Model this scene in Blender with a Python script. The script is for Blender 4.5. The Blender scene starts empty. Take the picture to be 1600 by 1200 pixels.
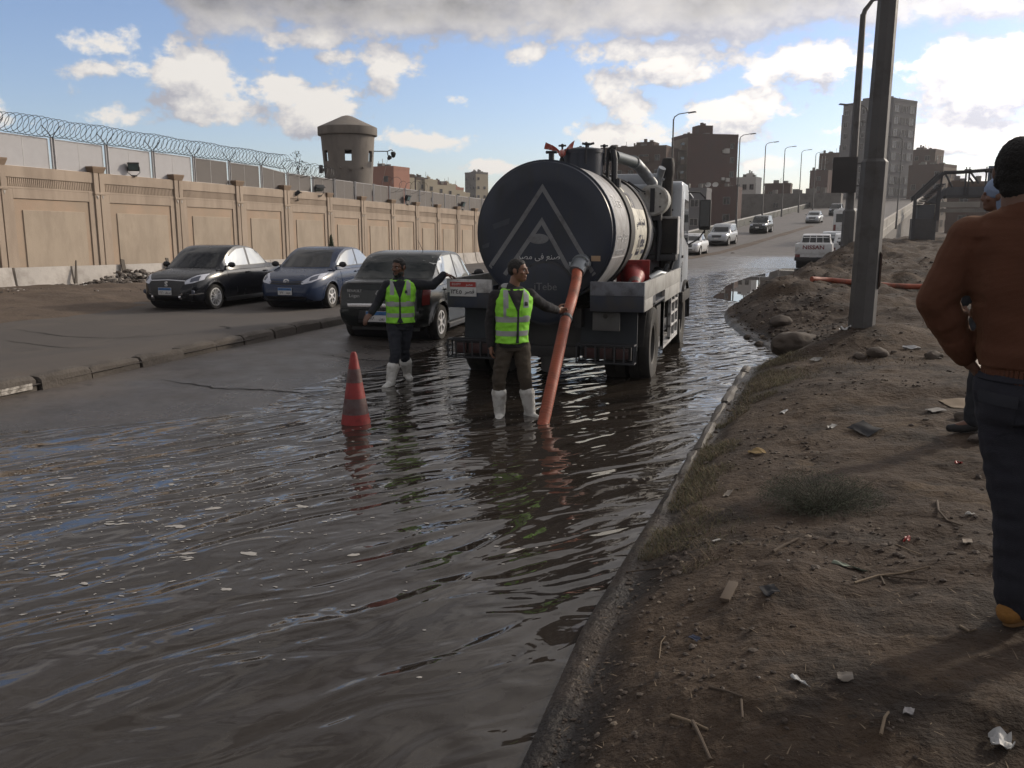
import bpy, bmesh, math, random
import numpy as np
from mathutils import Vector, Matrix, Euler
from mathutils.bvhtree import BVHTree
from mathutils import noise as mnoise
R = math.radians
random.seed(7); rng = np.random.default_rng(7)
S = bpy.context.scene
COL = S.collection

# ------------------------------------------------------------------ camera
CAM_Z = 1.95
cd = bpy.data.cameras.new('camera'); cam = bpy.data.objects.new('camera', cd); COL.objects.link(cam)
cd.sensor_width = 36; cd.lens = 1350 / 1600 * 36; cd.clip_start = .05; cd.clip_end = 6000
cam.location = (0, 0, CAM_Z); cam.rotation_euler = (R(90 - 10.28), 0, R(16.9))
S.camera = cam

# ------------------------------------------------------------------ exposure, world, sun
S.view_settings.view_transform = 'Standard'; S.view_settings.look = 'None'
S.view_settings.exposure = -0.04; S.view_settings.gamma = 1; S.view_settings.use_curve_mapping = False
try:
    S.cycles.use_denoising = True; S.cycles.denoiser = 'OPENIMAGEDENOISE'
    S.cycles.max_bounces = 6; S.cycles.diffuse_bounces = 3; S.cycles.glossy_bounces = 3
    S.cycles.volume_bounces = 0; S.cycles.sample_clamp_indirect = 4
    S.cycles.caustics_reflective = False; S.cycles.caustics_refractive = False
except Exception: pass
SUN_AZ, SUN_EL = 42.0, 22.0          # degrees right of +Y, above the horizon
SUND = Vector((math.sin(R(SUN_AZ)) * math.cos(R(SUN_EL)), math.cos(R(SUN_AZ)) * math.cos(R(SUN_EL)), math.sin(R(SUN_EL))))
W = bpy.data.worlds.new('World'); S.world = W; W.use_nodes = True
SKY = 0.15
def build_world():
    nt = W.node_tree; nt.nodes.clear()
    def N(t, tree=nt, **k):
        n = tree.nodes.new(t)
        for a, b in k.items(): setattr(n, a, b)
        return n
    # --- a node group: cloud cover at a direction ---------------------------------
    g = bpy.data.node_groups.new('cloud_cover', 'ShaderNodeTree')
    g.interface.new_socket('dir', in_out='INPUT', socket_type='NodeSocketVector')
    g.interface.new_socket('cover', in_out='OUTPUT', socket_type='NodeSocketFloat')
    gi = N('NodeGroupInput', g); go = N('NodeGroupOutput', g)
    L = g.links.new
    def M(op, a, b=None, c=None, tree=g, clamp=False):
        n = tree.nodes.new('ShaderNodeMath'); n.operation = op; n.use_clamp = clamp
        for i, x in enumerate((a, b, c)):
            if x is None: continue
            if isinstance(x, (int, float)): n.inputs[i].default_value = x
            else: tree.links.new(x, n.inputs[i])
        return n.outputs[0]
    nrm = N('ShaderNodeVectorMath', g, operation='NORMALIZE'); L(gi.outputs[0], nrm.inputs[0])
    sep = N('ShaderNodeSeparateXYZ', g); L(nrm.outputs[0], sep.inputs[0])
    az = M('MULTIPLY', M('ARCTAN2', sep.outputs[0], sep.outputs[1]), 57.29578)
    el = M('MULTIPLY', M('ARCSINE', sep.outputs[2]), 57.29578)
    P = N('ShaderNodeCombineXYZ', g); L(az, P.inputs[0]); L(el, P.inputs[1])
    def noise(scale, det, rough, sq=(1, 1, 2.2), off=(0, 0, 0)):
        mp = N('ShaderNodeMapping', g); mp.inputs['Scale'].default_value = sq; mp.inputs['Location'].default_value = off
        L(nrm.outputs[0], mp.inputs[0])
        n = N('ShaderNodeTexNoise', g); n.inputs['Scale'].default_value = scale
        n.inputs['Detail'].default_value = det; n.inputs['Roughness'].default_value = rough
        L(mp.outputs[0], n.inputs['Vector']); return n.outputs['Fac']
    n1 = noise(11, 9, .60, (1, 1, 1.5)); n2 = noise(3.1, 6, .55, off=(3, 1, 2)); n3 = noise(30, 4, .6, (1, 1, 1.5), (5, 3, 1))
    # cumulus, by direction (degrees right of +Y, degrees up, half widths)
    def adeg(px): return math.degrees(math.atan((px - 800) * .984 / 1350)) - 16.9
    def edeg(px, py):
        f = 1350.; p = R(10.28); x = px - 800; y = 600 - py
        z = -f * math.sin(p) + y * math.cos(p); h = f * math.cos(p) + y * math.sin(p)
        return math.degrees(math.atan2(z, math.hypot(h, x)))
    blobs = [(120,60,80,26),(170,108,95,15),(195,180,60,30),(-10,160,48,30),(335,140,85,60),(330,165,110,42),(430,128,75,36),
             (560,95,95,48),(600,110,75,40),(490,178,64,32),(520,60,110,34),(726,160,32,20),(640,218,100,15),(1040,112,110,46),(990,168,55,30),
             (965,212,75,24),(1140,170,110,30),(1210,175,45,26),(1170,212,75,18),(1265,205,80,16),(840,76,36,22),(1000,75,130,30),
             (680,60,36,22),(1290,95,100,48),(1180,110,50,22),(1520,130,190,70),(1470,215,160,32),(1560,300,150,40),(1330,250,90,20),(780,262,60,10),(800,290,40,8),(1180,255,90,14)]
    acc = None
    for (px, py, rx, ry) in blobs:
        a, e = adeg(px), edeg(px, py); k = 1 / 23.5 * math.cos(R(a + 16.9))
        s = N('ShaderNodeVectorMath', g, operation='SUBTRACT'); L(P.outputs[0], s.inputs[0]); s.inputs[1].default_value = (a, e, 0)
        m = N('ShaderNodeVectorMath', g, operation='MULTIPLY'); L(s.outputs[0], m.inputs[0]); m.inputs[1].default_value = (1 / (rx * k), 1 / (ry * k), 0)
        ln = N('ShaderNodeVectorMath', g, operation='LENGTH'); L(m.outputs[0], ln.inputs[0])
        v = M('MULTIPLY', M('SUBTRACT', .92, ln.outputs['Value']), .85 if rx * ry > 2600 else .42)
        acc = v if acc is None else M('MAXIMUM', acc, v)
    # the grey deck overhead: it starts 12-13 degrees up and thins out to the far left
    rel = M('ABSOLUTE', M('ADD', az, 16.9))
    edge = M('ADD', 10.8, M('MULTIPLY', M('MINIMUM', M('MAXIMUM', M('SUBTRACT', -36.0, az), 0.0), 4.0), 1.0))
    edge = M('SUBTRACT', edge, M('MULTIPLY', M('MINIMUM', M('MAXIMUM', M('SUBTRACT', rel, 62.0), 0.0), 25.0), .75))  # unseen, behind the view: deck added down low to dim light from there
    deck = M('MULTIPLY', M('SUBTRACT', el, edge), .30)
    deck = M('MINIMUM', deck, .55)
    deck = M('ADD', deck, M('MULTIPLY', M('SUBTRACT', n2, .5), .7))
    # the same kind of broken cumulus all round, outside the frame too
    rest = M('ADD', M('MULTIPLY', M('SUBTRACT', n2, .6), 3.2), M('MULTIPLY', M('ABSOLUTE', M('ADD', az, 16.9)), .012))
    rest = M('MINIMUM', M('SUBTRACT', rest, .42), .5)
    acc = M('MAXIMUM', acc, rest)
    acc = M('ADD', acc, M('MULTIPLY', M('SUBTRACT', n1, .5), 3.4))
    acc = M('MAXIMUM', acc, M('ADD', deck, M('MULTIPLY', M('SUBTRACT', n1, .5), 1.3)))
    acc = M('ADD', acc, M('MULTIPLY', M('SUBTRACT', n3, .5), .6))
    L(acc, go.inputs[0])
    # --- the sky itself ----------------------------------------------------------
    L = nt.links.new
    tc = N('ShaderNodeTexCoord'); dr = tc.outputs['Generated']
    sky = N('ShaderNodeTexSky', sky_type='NISHITA'); sky.sun_disc = False
    sky.sun_elevation = R(SUN_EL); sky.sun_rotation = R(SUN_AZ); sky.air_density = 1.0; sky.dust_density = 0.5; sky.ozone_density = 1.6
    c1 = N('ShaderNodeGroup'); c1.node_tree = g; L(dr, c1.inputs[0])
    ov = N('ShaderNodeVectorMath', operation='ADD'); L(dr, ov.inputs[0]); ov.inputs[1].default_value = tuple(SUND * .018 + Vector((0, 0, .022)))
    c2 = N('ShaderNodeGroup'); c2.node_tree = g; L(ov.outputs[0], c2.inputs[0])
    def Mm(*a, **k): return M(*a, tree=nt, **k)
    def ramp(x, a, b):
        n = N('ShaderNodeMapRange', interpolation_type='SMOOTHSTEP'); L(x, n.inputs[0]); n.inputs[1].default_value = a; n.inputs[2].default_value = b
        return n.outputs[0]
    cover = ramp(c1.outputs[0], .0, .34)
    thick = ramp(c1.outputs[0], .25, 1.0)
    lit = Mm('ADD', .60, Mm('MULTIPLY', Mm('SUBTRACT', c1.outputs[0], c2.outputs[0]), 1.5), clamp=True)
    nd = N('ShaderNodeVectorMath', operation='NORMALIZE'); L(dr, nd.inputs[0])
    dp = N('ShaderNodeVectorMath', operation='DOT_PRODUCT'); L(nd.outputs[0], dp.inputs[0]); dp.inputs[1].default_value = SUND
    near = Mm('MAXIMUM', dp.outputs['Value'], 0.0)
    halo = Mm('ADD', Mm('MULTIPLY', Mm('POWER', near, 5.0), 1.75), Mm('MULTIPLY', Mm('POWER', near, 24.0), 3.2))
    sz = N('ShaderNodeSeparateXYZ'); L(nd.outputs[0], sz.inputs[0])
    high = ramp(sz.outputs[2], .185, .235)                       # the deck is seen from below: thick and grey
    k = 1 / SKY
    mixc = N('ShaderNodeMix', data_type='RGBA'); L(lit, mixc.inputs[0])
    mixc.inputs[6].default_value = (.50 * k, .50 * k, .56 * k, 1); mixc.inputs[7].default_value = (1.02 * k, .97 * k, .91 * k, 1)
    dk = N('ShaderNodeMix', data_type='RGBA'); L(Mm('MULTIPLY', Mm('MULTIPLY', high, Mm('ADD', .35, Mm('MULTIPLY', thick, .65))), Mm('SUBTRACT', 1.0, Mm('MULTIPLY', Mm('POWER', near, 3.5), 1.0))), dk.inputs[0])
    dn = N('ShaderNodeTexNoise'); dn.inputs['Scale'].default_value = 4.2; dn.inputs['Detail'].default_value = 5; L(dr, dn.inputs['Vector'])
    dc = N('ShaderNodeMix', data_type='RGBA'); L(ramp(dn.outputs['Fac'], .45, .66), dc.inputs[0]); dc.inputs[6].default_value = (.085 * k, .085 * k, .105 * k, 1); dc.inputs[7].default_value = (.62 * k, .58 * k, .55 * k, 1)
    L(mixc.outputs[2], dk.inputs[6]); L(dc.outputs[2], dk.inputs[7])
    glow = N('ShaderNodeMix', data_type='RGBA', blend_type='MULTIPLY'); glow.inputs[0].default_value = 1
    L(dk.outputs[2], glow.inputs[6])
    gl = N('ShaderNodeCombineColor'); b = Mm('ADD', .9, halo)
    for i in range(3): L(b, gl.inputs[i])
    L(gl.outputs[0], glow.inputs[7])
    # one even tint over the whole clear sky, slightly bluer
    skm = N('ShaderNodeMix', data_type='RGBA', blend_type='MULTIPLY'); skm.inputs[0].default_value = 1
    L(sky.outputs[0], skm.inputs[6]); skm.inputs[7].default_value = (.90, .90, 1.06, 1)
    fin = N('ShaderNodeMix', data_type='RGBA'); L(Mm('MULTIPLY', cover, .97), fin.inputs[0])
    L(skm.outputs[2], fin.inputs[6]); L(glow.outputs[2], fin.inputs[7])
    bg = N('ShaderNodeBackground'); bg.inputs['Strength'].default_value = SKY; L(fin.outputs[2], bg.inputs[0])
    W.cycles.sampling_method = 'MANUAL'; W.cycles.sample_map_resolution = 512
    out = N('ShaderNodeOutputWorld'); L(bg.outputs[0], out.inputs[0])
build_world()
sl = bpy.data.lights.new('sun', 'SUN'); sl.energy = 2.5; sl.angle = R(4); sl.color = (1, .86, .68)
sun = bpy.data.objects.new('sun', sl); COL.objects.link(sun)
sun.rotation_euler = SUND.to_track_quat('Z', 'Y').to_euler()

# ------------------------------------------------------------------ helpers
def MAT(name, col, rough=.6, metal=0., var=.12, scale=4., bump=0., bscale=60., spec=.5, coat=0., dirt=None, damt=.5, dscale=2.5, dsq=None):
    """principled material; value noise on the colour, fine relief, and blotches of a second colour"""
    m = bpy.data.materials.new(name); m.use_nodes = True; nt = m.node_tree; b = nt.nodes['Principled BSDF']
    N = nt.nodes.new; L = nt.links.new
    b.inputs['Roughness'].default_value = rough; b.inputs['Metallic'].default_value = metal
    b.inputs['Specular IOR Level'].default_value = spec; b.inputs['Coat Weight'].default_value = coat
    b.inputs['Coat Roughness'].default_value = .06
    tc = N('ShaderNodeTexCoord'); c = tuple(col) + (1,)
    n = N('ShaderNodeTexNoise'); n.inputs['Scale'].default_value = scale; n.inputs['Detail'].default_value = 6; n.inputs['Roughness'].default_value = .6
    L(tc.outputs['Object'], n.inputs['Vector'])
    mx = N('ShaderNodeMix'); mx.data_type = 'RGBA'; L(n.outputs['Fac'], mx.inputs[0])
    mx.inputs[6].default_value = tuple(x * (1 - var * 1.6) for x in col) + (1,); mx.inputs[7].default_value = tuple(min(1, x * (1 + var * 1.6)) for x in col) + (1,)
    o = mx.outputs[2]
    if dirt:
        d = N('ShaderNodeTexNoise'); d.inputs['Scale'].default_value = dscale; d.inputs['Detail'].default_value = 8; d.inputs['Roughness'].default_value = .68
        if dsq:
            mp = N('ShaderNodeMapping'); mp.inputs['Scale'].default_value = dsq; L(tc.outputs['Object'], mp.inputs[0]); L(mp.outputs[0], d.inputs['Vector'])
        else: L(tc.outputs['Object'], d.inputs['Vector'])
        mr = N('ShaderNodeMapRange'); L(d.outputs['Fac'], mr.inputs[0]); mr.inputs[1].default_value = .62 - .3 * damt; mr.inputs[2].default_value = .78 - .2 * damt
        m2 = N('ShaderNodeMix'); m2.data_type = 'RGBA'; L(mr.outputs[0], m2.inputs[0]); L(o, m2.inputs[6]); m2.inputs[7].default_value = tuple(dirt) + (1,)
        o = m2.outputs[2]
        rr = N('ShaderNodeMapRange'); L(mr.outputs[0], rr.inputs[0]); rr.inputs[3].default_value = rough; rr.inputs[4].default_value = max(rough, .75); L(rr.outputs[0], b.inputs['Roughness'])
    L(o, b.inputs['Base Color'])
    if bump:
        bn = N('ShaderNodeTexNoise'); bn.inputs['Scale'].default_value = bscale; bn.inputs['Detail'].default_value = 5; L(tc.outputs['Object'], bn.inputs['Vector'])
        bp = N('ShaderNodeBump'); bp.inputs['Strength'].default_value = min(1, bump); bp.inputs['Distance'].default_value = .02; L(bn.outputs['Fac'], bp.inputs['Height']); L(bp.outputs[0], b.inputs['Normal'])
    return m

def prop(o, label=None, cat=None, group=None, kind=None):
    if label: o['label'] = label
    if cat: o['category'] = cat
    if group: o['group'] = group
    if kind: o['kind'] = kind
    return o
def thing(name, label, cat, loc=(0, 0, 0), rz=0., group=None, kind=None):
    o = bpy.data.objects.new(name, None); COL.objects.link(o); o.location = loc; o.rotation_euler = (0, 0, rz); o.empty_display_size = .1
    return prop(o, label, cat, group, kind)
def part_empty(name, parent, loc=(0, 0, 0), rot=(0, 0, 0)):
    o = bpy.data.objects.new(name, None); COL.objects.link(o); o.parent = parent; o.location = loc; o.rotation_euler = rot; o.empty_display_size = .05
    return o
def link_mesh(name, me, parent=None, loc=None, rot=None):
    o = bpy.data.objects.new(name, me); COL.objects.link(o)
    if parent: o.parent = parent
    if loc is not None: o.location = loc
    if rot is not None: o.rotation_euler = rot
    return o
def copy_tree(o, parent=None):
    c = o.copy(); COL.objects.link(c)
    if parent is not None: c.parent = parent
    for ch in list(o.children): copy_tree(ch, c)
    return c
def np_mesh(name, v, f, mats, smooth=True):
    me = bpy.data.meshes.new(name); me.from_pydata([tuple(map(float, p)) for p in v], [], [tuple(map(int, q)) for q in f]); me.update()
    for m in (mats if isinstance(mats, (list, tuple)) else [mats]): me.materials.append(m)
    if smooth: me.polygons.foreach_set('use_smooth', [True] * len(me.polygons))
    return me
def grid_mesh(name, X, Y, Z, mat, smooth=True):
    """regular grid arrays (n,m) to a mesh"""
    n, m = X.shape; v = np.stack([X, Y, Z], -1).reshape(-1, 3)
    i = np.arange(n * m).reshape(n, m); f = np.stack([i[:-1, :-1], i[:-1, 1:], i[1:, 1:], i[1:, :-1]], -1).reshape(-1, 4)
    me = bpy.data.meshes.new(name); me.vertices.add(len(v)); me.vertices.foreach_set('co', v.astype(np.float32).ravel())
    me.loops.add(f.size); me.loops.foreach_set('vertex_index', f.astype(np.int32).ravel())
    me.polygons.add(len(f)); me.polygons.foreach_set('loop_start', np.arange(0, f.size, 4, dtype=np.int32))
    me.polygons.foreach_set('use_smooth', np.full(len(f), smooth)); me.update(calc_edges=True); me.validate()
    if mat: me.materials.append(mat)
    return me
class MB:
    def __init__(s): s.v = []; s.f = []; s.m = []
    def add(s, vs, fs, mi=0, M=None):
        k = len(s.v)
        s.v += [tuple(M @ Vector(p)) if M else tuple(p) for p in vs]
        s.f += [tuple(i + k for i in f) for f in fs]; s.m += [mi] * len(fs); return s
    def box(s, c, d, mi=0, M=None, rz=0., taper=1.):
        x, y, z = d[0] / 2, d[1] / 2, d[2] / 2; t = taper
        vs = [(-x, -y, -z), (x, -y, -z), (x, y, -z), (-x, y, -z), (-x * t, -y * t, z), (x * t, -y * t, z), (x * t, y * t, z), (-x * t, y * t, z)]
        T = Matrix.Translation(c) @ Matrix.Rotation(rz, 4, 'Z')
        if M: T = M @ T
        return s.add(vs, [(0, 3, 2, 1), (4, 5, 6, 7), (0, 1, 5, 4), (1, 2, 6, 5), (2, 3, 7, 6), (3, 0, 4, 7)], mi, T)
    def bb(s, x0, x1, y0, y1, z0, z1, mi=0): return s.box(((x0 + x1) / 2, (y0 + y1) / 2, (z0 + z1) / 2), (x1 - x0, y1 - y0, z1 - z0), mi)
    def tube(s, pts, r, n=8, mi=0, cap=True, closed=False, M=None):
        pts = [Vector(p) for p in pts]; rs = list(r) if isinstance(r, (list, tuple)) else [r] * len(pts); vs = []; fs = []; k = len(pts)
        up = None
        for i, p in enumerate(pts):
            a = pts[(i - 1) % k if closed else max(i - 1, 0)]; b = pts[(i + 1) % k if closed else min(i + 1, k - 1)]
            t = (b - a).normalized()
            if up is None: up = t.orthogonal().normalized()
            up = (up - t * up.dot(t)); up = up.normalized() if up.length > 1e-6 else t.orthogonal().normalized()
            w = t.cross(up)
            for j in range(n):
                a_ = 2 * math.pi * j / n; vs.append(p + (up * math.cos(a_) + w * math.sin(a_)) * rs[i])
        for i in range(k if closed else k - 1):
            for j in range(n):
                q = ((i + 1) % k) * n; fs.append((i * n + j, i * n + (j + 1) % n, q + (j + 1) % n, q + j))
        if cap and not closed: fs += [tuple(range(n))[::-1], tuple((k - 1) * n + j for j in range(n))]
        return s.add(vs, fs, mi, M)
    def lathe(s, prof, n=24, M=None, mi=0, cap=True):
        vs = []; fs = []
        for (r, z) in prof:
            for j in range(n): a = 2 * math.pi * j / n; vs.append((r * math.cos(a), r * math.sin(a), z))
        for i in range(len(prof) - 1):
            for j in range(n): fs.append((i * n + j, i * n + (j + 1) % n, (i + 1) * n + (j + 1) % n, (i + 1) * n + j))
        if cap: fs += [tuple(range(n))[::-1], tuple((len(prof) - 1) * n + j for j in range(n))]
        return s.add(vs, fs, mi, M)
    def prism(s, poly, h, M=None, mi=0):
        n = len(poly); vs = [(x, y, 0) for x, y in poly] + [(x, y, h) for x, y in poly]
        return s.add(vs, [tuple(range(n))[::-1], tuple(range(n, 2 * n))] + [(i, (i + 1) % n, n + (i + 1) % n, n + i) for i in range(n)], mi, M)
    def ball(s, c, r, nu=12, nv=8, mi=0, M=None):
        r = r if isinstance(r, (tuple, list)) else (r, r, r); vs = []; fs = []
        for i in range(nv + 1):
            p = math.pi * i / nv
            for j in range(nu): a = 2 * math.pi * j / nu; vs.append((c[0] + r[0] * math.sin(p) * math.cos(a), c[1] + r[1] * math.sin(p) * math.sin(a), c[2] - r[2] * math.cos(p)))
        for i in range(nv):
            for j in range(nu): fs.append((i * nu + j, i * nu + (j + 1) % nu, (i + 1) * nu + (j + 1) % nu, (i + 1) * nu + j))
        return s.add(vs, fs, mi, M)
    def mesh(s, name, mats, smooth=38, bevel=0., seg=2):
        me = bpy.data.meshes.new(name); me.from_pydata(s.v, [], s.f)
        for m in (mats if isinstance(mats, (list, tuple)) else [mats]): me.materials.append(m)
        me.polygons.foreach_set('material_index', s.m)
        bm = bmesh.new(); bm.from_mesh(me)
        bmesh.ops.remove_doubles(bm, verts=bm.verts, dist=1e-5)
        bmesh.ops.recalc_face_normals(bm, faces=bm.faces)
        if bevel:
            es = [e for e in bm.edges if len(e.link_faces) == 2 and e.calc_face_angle(0) > R(35)]
            bmesh.ops.bevel(bm, geom=es, offset=bevel, segments=seg, profile=.6, affect='EDGES', clamp_overlap=True)
        bm.to_mesh(me); bm.free()
        if smooth:
            me.polygons.foreach_set('use_smooth', [True] * len(me.polygons)); me.set_sharp_from_angle(angle=R(smooth))
        return me
    def build(s, name, mats, parent=None, loc=None, rot=None, smooth=38, bevel=0., seg=2):
        return link_mesh(name, s.mesh(name, mats, smooth, bevel, seg), parent, loc, rot)
def rx(a): return Matrix.Rotation(a, 4, 'X')
def ry(a): return Matrix.Rotation(a, 4, 'Y')
def rzm(a): return Matrix.Rotation(a, 4, 'Z')
def T(x, y, z): return Matrix.Translation((x, y, z))
def cylM(p0, p1):
    """matrix taking +Z (0..1 scaled by hand) at the origin to the axis p0->p1"""
    p0 = Vector(p0); d = (Vector(p1) - p0); return Matrix.Translation(p0) @ d.to_track_quat('Z', 'Y').to_matrix().to_4x4()
def sm(a, b, x):
    t = np.clip((np.asarray(x, float) - a) / (b - a), 0, 1); return t * t * (3 - 2 * t)
def eval_mesh(me, mods):
    """mesh with modifiers applied: mods = [(type, {settings})]"""
    o = bpy.data.objects.new('tmp', me); COL.objects.link(o)
    for t, k in mods:
        md = o.modifiers.new('m', t)
        for a, b in k.items(): setattr(md, a, b)
    dg = bpy.context.evaluated_depsgraph_get(); dg.update()
    r = bpy.data.meshes.new_from_object(o.evaluated_get(dg)); bpy.data.objects.remove(o); return r
def boolean(me, cutters):
    """me minus each cutter mesh"""
    o = bpy.data.objects.new('tmp', me); COL.objects.link(o); tmp = []
    for c in cutters:
        co = bpy.data.objects.new('cut', c); COL.objects.link(co); tmp.append(co)
        md = o.modifiers.new('b', 'BOOLEAN'); md.operation = 'DIFFERENCE'; md.object = co; md.solver = 'EXACT'
    dg = bpy.context.evaluated_depsgraph_get(); dg.update()
    r = bpy.data.meshes.new_from_object(o.evaluated_get(dg))
    for x in tmp + [o]: bpy.data.objects.remove(x)
    return r
def bvh(*mes):
    v = []; f = []
    for me in mes:
        k = len(v); v += [p.co.copy() for p in me.vertices]; f += [tuple(i + k for i in p.vertices) for p in me.polygons]
    return BVHTree.FromPolygons(v, f)
def resample(pl, n):
    pl = [Vector((p[0], p[1], 0)) for p in pl]
    if len(pl) == 1: pl = pl * 2
    d = [0]
    for a, b in zip(pl, pl[1:]): d.append(d[-1] + (b - a).length)
    out = []
    for i in range(n + 1):
        t = d[-1] * i / n; j = 0
        while j < len(d) - 2 and d[j + 1] < t: j += 1
        s = (t - d[j]) / max(1e-9, d[j + 1] - d[j]); out.append(pl[j].lerp(pl[j + 1], min(1, max(0, s))))
    return out
AX = {'F': (lambda a, b: (Vector((a, 20, b)), Vector((0, -1, 0)))), 'R': (lambda a, b: (Vector((a, -20, b)), Vector((0, 1, 0)))),
      'S': (lambda a, b: (Vector((20, a, b)), Vector((-1, 0, 0)))), 'Z': (lambda a, b: (Vector((-20, a, b)), Vector((1, 0, 0)))),
      'T': (lambda a, b: (Vector((a, b, 20)), Vector((0, 0, -1))))}
def patch(tree, top, bot, axis, n=10, m=5, off=.005, skirt=.012):
    """thin shell lying on a surface between two outlines drawn in a side/front/top view; returns verts, faces"""
    A = resample(top, n); B = resample(bot, n); fn = AX[axis]; P = {}
    for j in range(m + 1):
        for i in range(n + 1):
            q = A[i].lerp(B[i], j / m); o, d = fn(q.x, q.y); hit = tree.ray_cast(o, d)
            if hit[0] is not None:
                nn = hit[1] if hit[1].dot(d) < 0 else -hit[1]
                P[i, j] = (hit[0], nn)
    vs = []; idx = {}; fs = []
    for k, (p, nn) in P.items(): idx[k] = len(vs); vs.append(p + nn * off)
    bidx = {}
    def bot_v(k):
        if k not in bidx: bidx[k] = len(vs); p, nn = P[k]; vs.append(p - nn * skirt)
        return bidx[k]
    cells = set((i, j) for i in range(n) for j in range(m) if all(c in P for c in ((i, j), (i + 1, j), (i + 1, j + 1), (i, j + 1))))
    for (i, j) in cells:
        fs.append((idx[i, j], idx[i + 1, j], idx[i + 1, j + 1], idx[i, j + 1]))
        for (a, b, nb) in (((i, j), (i + 1, j), (i, j - 1)), ((i + 1, j), (i + 1, j + 1), (i + 1, j)), ((i + 1, j + 1), (i, j + 1), (i, j + 1)), ((i, j + 1), (i, j), (i - 1, j))):
            if nb not in cells: fs.append((idx[a], bot_v(a), bot_v(b), idx[b]))
    return vs, fs
def put_patch(name, tree, top, bot, axis, mat, parent, mirror=False, smooth=50, **k):
    vs, fs = patch(tree, top, bot, axis, **k)
    if not fs: return None
    b = MB(); b.add(vs, fs)
    if mirror: b.v = [(-x, y, z) for x, y, z in b.v]; b.f = [f[::-1] for f in b.f]
    return b.build(name, mat, parent, smooth=smooth)
_txt = {}
def text_mesh(s, size=1., depth=.004, align='CENTER', bold=0.):
    c = bpy.data.curves.new('t', 'FONT'); c.body = s; c.size = size; c.extrude = depth / 2; c.align_x = align; c.align_y = 'CENTER'; c.resolution_u = 2
    c.offset = bold
    o = bpy.data.objects.new('t', c); COL.objects.link(o); dg = bpy.context.evaluated_depsgraph_get(); dg.update()
    me = bpy.data.meshes.new_from_object(o.evaluated_get(dg)); bpy.data.objects.remove(o); return me
def put_text(name, s, size, mat, parent, loc, rot, depth=.004, sx=1., bold=0.):
    me = text_mesh(s, size, depth, bold=bold); me.materials.clear(); me.materials.append(mat)
    o = link_mesh(name, me, parent, loc, rot); o.scale = (sx, 1, 1); return o

# ------------------------------------------------------------------ numpy value noise
_perm = rng.random((256, 256))
def vn(x, y):
    x = np.asarray(x, float); y = np.asarray(y, float); xi = np.floor(x).astype(int); yi = np.floor(y).astype(int); fx = x - xi; fy = y - yi
    fx = fx * fx * (3 - 2 * fx); fy = fy * fy * (3 - 2 * fy); a = _perm
    g = lambda i, j: a[i & 255, j & 255]
    return (g(xi, yi) * (1 - fx) + g(xi + 1, yi) * fx) * (1 - fy) + (g(xi, yi + 1) * (1 - fx) + g(xi + 1, yi + 1) * fx) * fy - .5
def fbm(x, y, s=1., o=4, g=.5):
    t = 0; a = 1
    for k in range(o): t = t + a * vn(x * s + 17.3 * k, y * s + 9.1 * k); a *= g; s *= 2.03
    return t
# ------------------------------------------------------------------ ground shapes
def ramp_z(y):
    y = np.asarray(y, float); t = np.clip(y - 54, 0, None)
    return np.where(t < 24, .05 * t * t / 48, .05 * (t - 12))
def road_left(y): return np.interp(y, [-6, 40, 60, 80, 103, 228, 320], [-8.2, -8.2, -8.1, -7.8, -4.7, 12.1, 24.5])
def road_right(y): return np.interp(y, [-6, 12, 20, 33, 45, 54, 62, 80, 103, 176, 228, 320], [2.5, 2.5, 2.5, 3.2, 4.2, 5.0, 5.2, 7.2, 10.8, 23.0, 32, 48])
def road_z(x, y):
    x = np.asarray(x, float); y = np.asarray(y, float)
    c = -.118 + .0265 * np.clip(-1 - x, 0, 9) - .021 * np.clip(8 - y, 0, 6) + .0040 * np.clip(y - 19, 0, 24) * sm(-1.2, -2.6, x - .03 * (y - 20))
    c = c + .012 * sm(34, 50, y) + .014 * fbm(x, y, .55, 3) + .004 * fbm(x, y, 3, 2)
    return c * (1 - sm(48, 66, y)) + ramp_z(y)
def wall_x(y): return -23.01 + math.tan(R(3.1)) * (np.asarray(y, float) - 21.1)
def plat_z(x, y):
    x = np.asarray(x, float); y = np.asarray(y, float)
    base = .205 * sm(-11.5, -8.7, x) * (1 - sm(12.5, 17.5, y)) + .02 * (1 - sm(12.5, 17.5, y)) + .01
    wall = (-.0145 * np.clip(y - 19, 0, 60)) * sm(-12, -21, x)
    return base + wall + ramp_z(y) * .8 + .010 * fbm(x, y, .4, 3) - .09 * (1 - sm(12.5, 17.5, y)) * sm(-8.52, -8.36, x)
def shore(y): return np.interp(y, [-6, 2.8, 3.9, 4.9, 7.2, 12.2, 13.2, 14.6, 16.5, 18.5, 20.4, 22.5, 25, 28, 32, 36, 40, 47, 54, 62, 80, 103, 176, 260],
                               [-.7, -.73, -.75, -.70, -.58, -.29, .25, .02, -.5, -.85, -.95, -.7, -.55, -.2, .1, .55, 1.3, 2.2, 3.4, 4.9, 7.6, 11.2, 23.4, 36])
def bump_at(x, y, cx, cy, r, h, k=1.): return h * np.exp(-(((x - cx) / r) ** 2 + ((y - cy) / (r * k)) ** 2))
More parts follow.
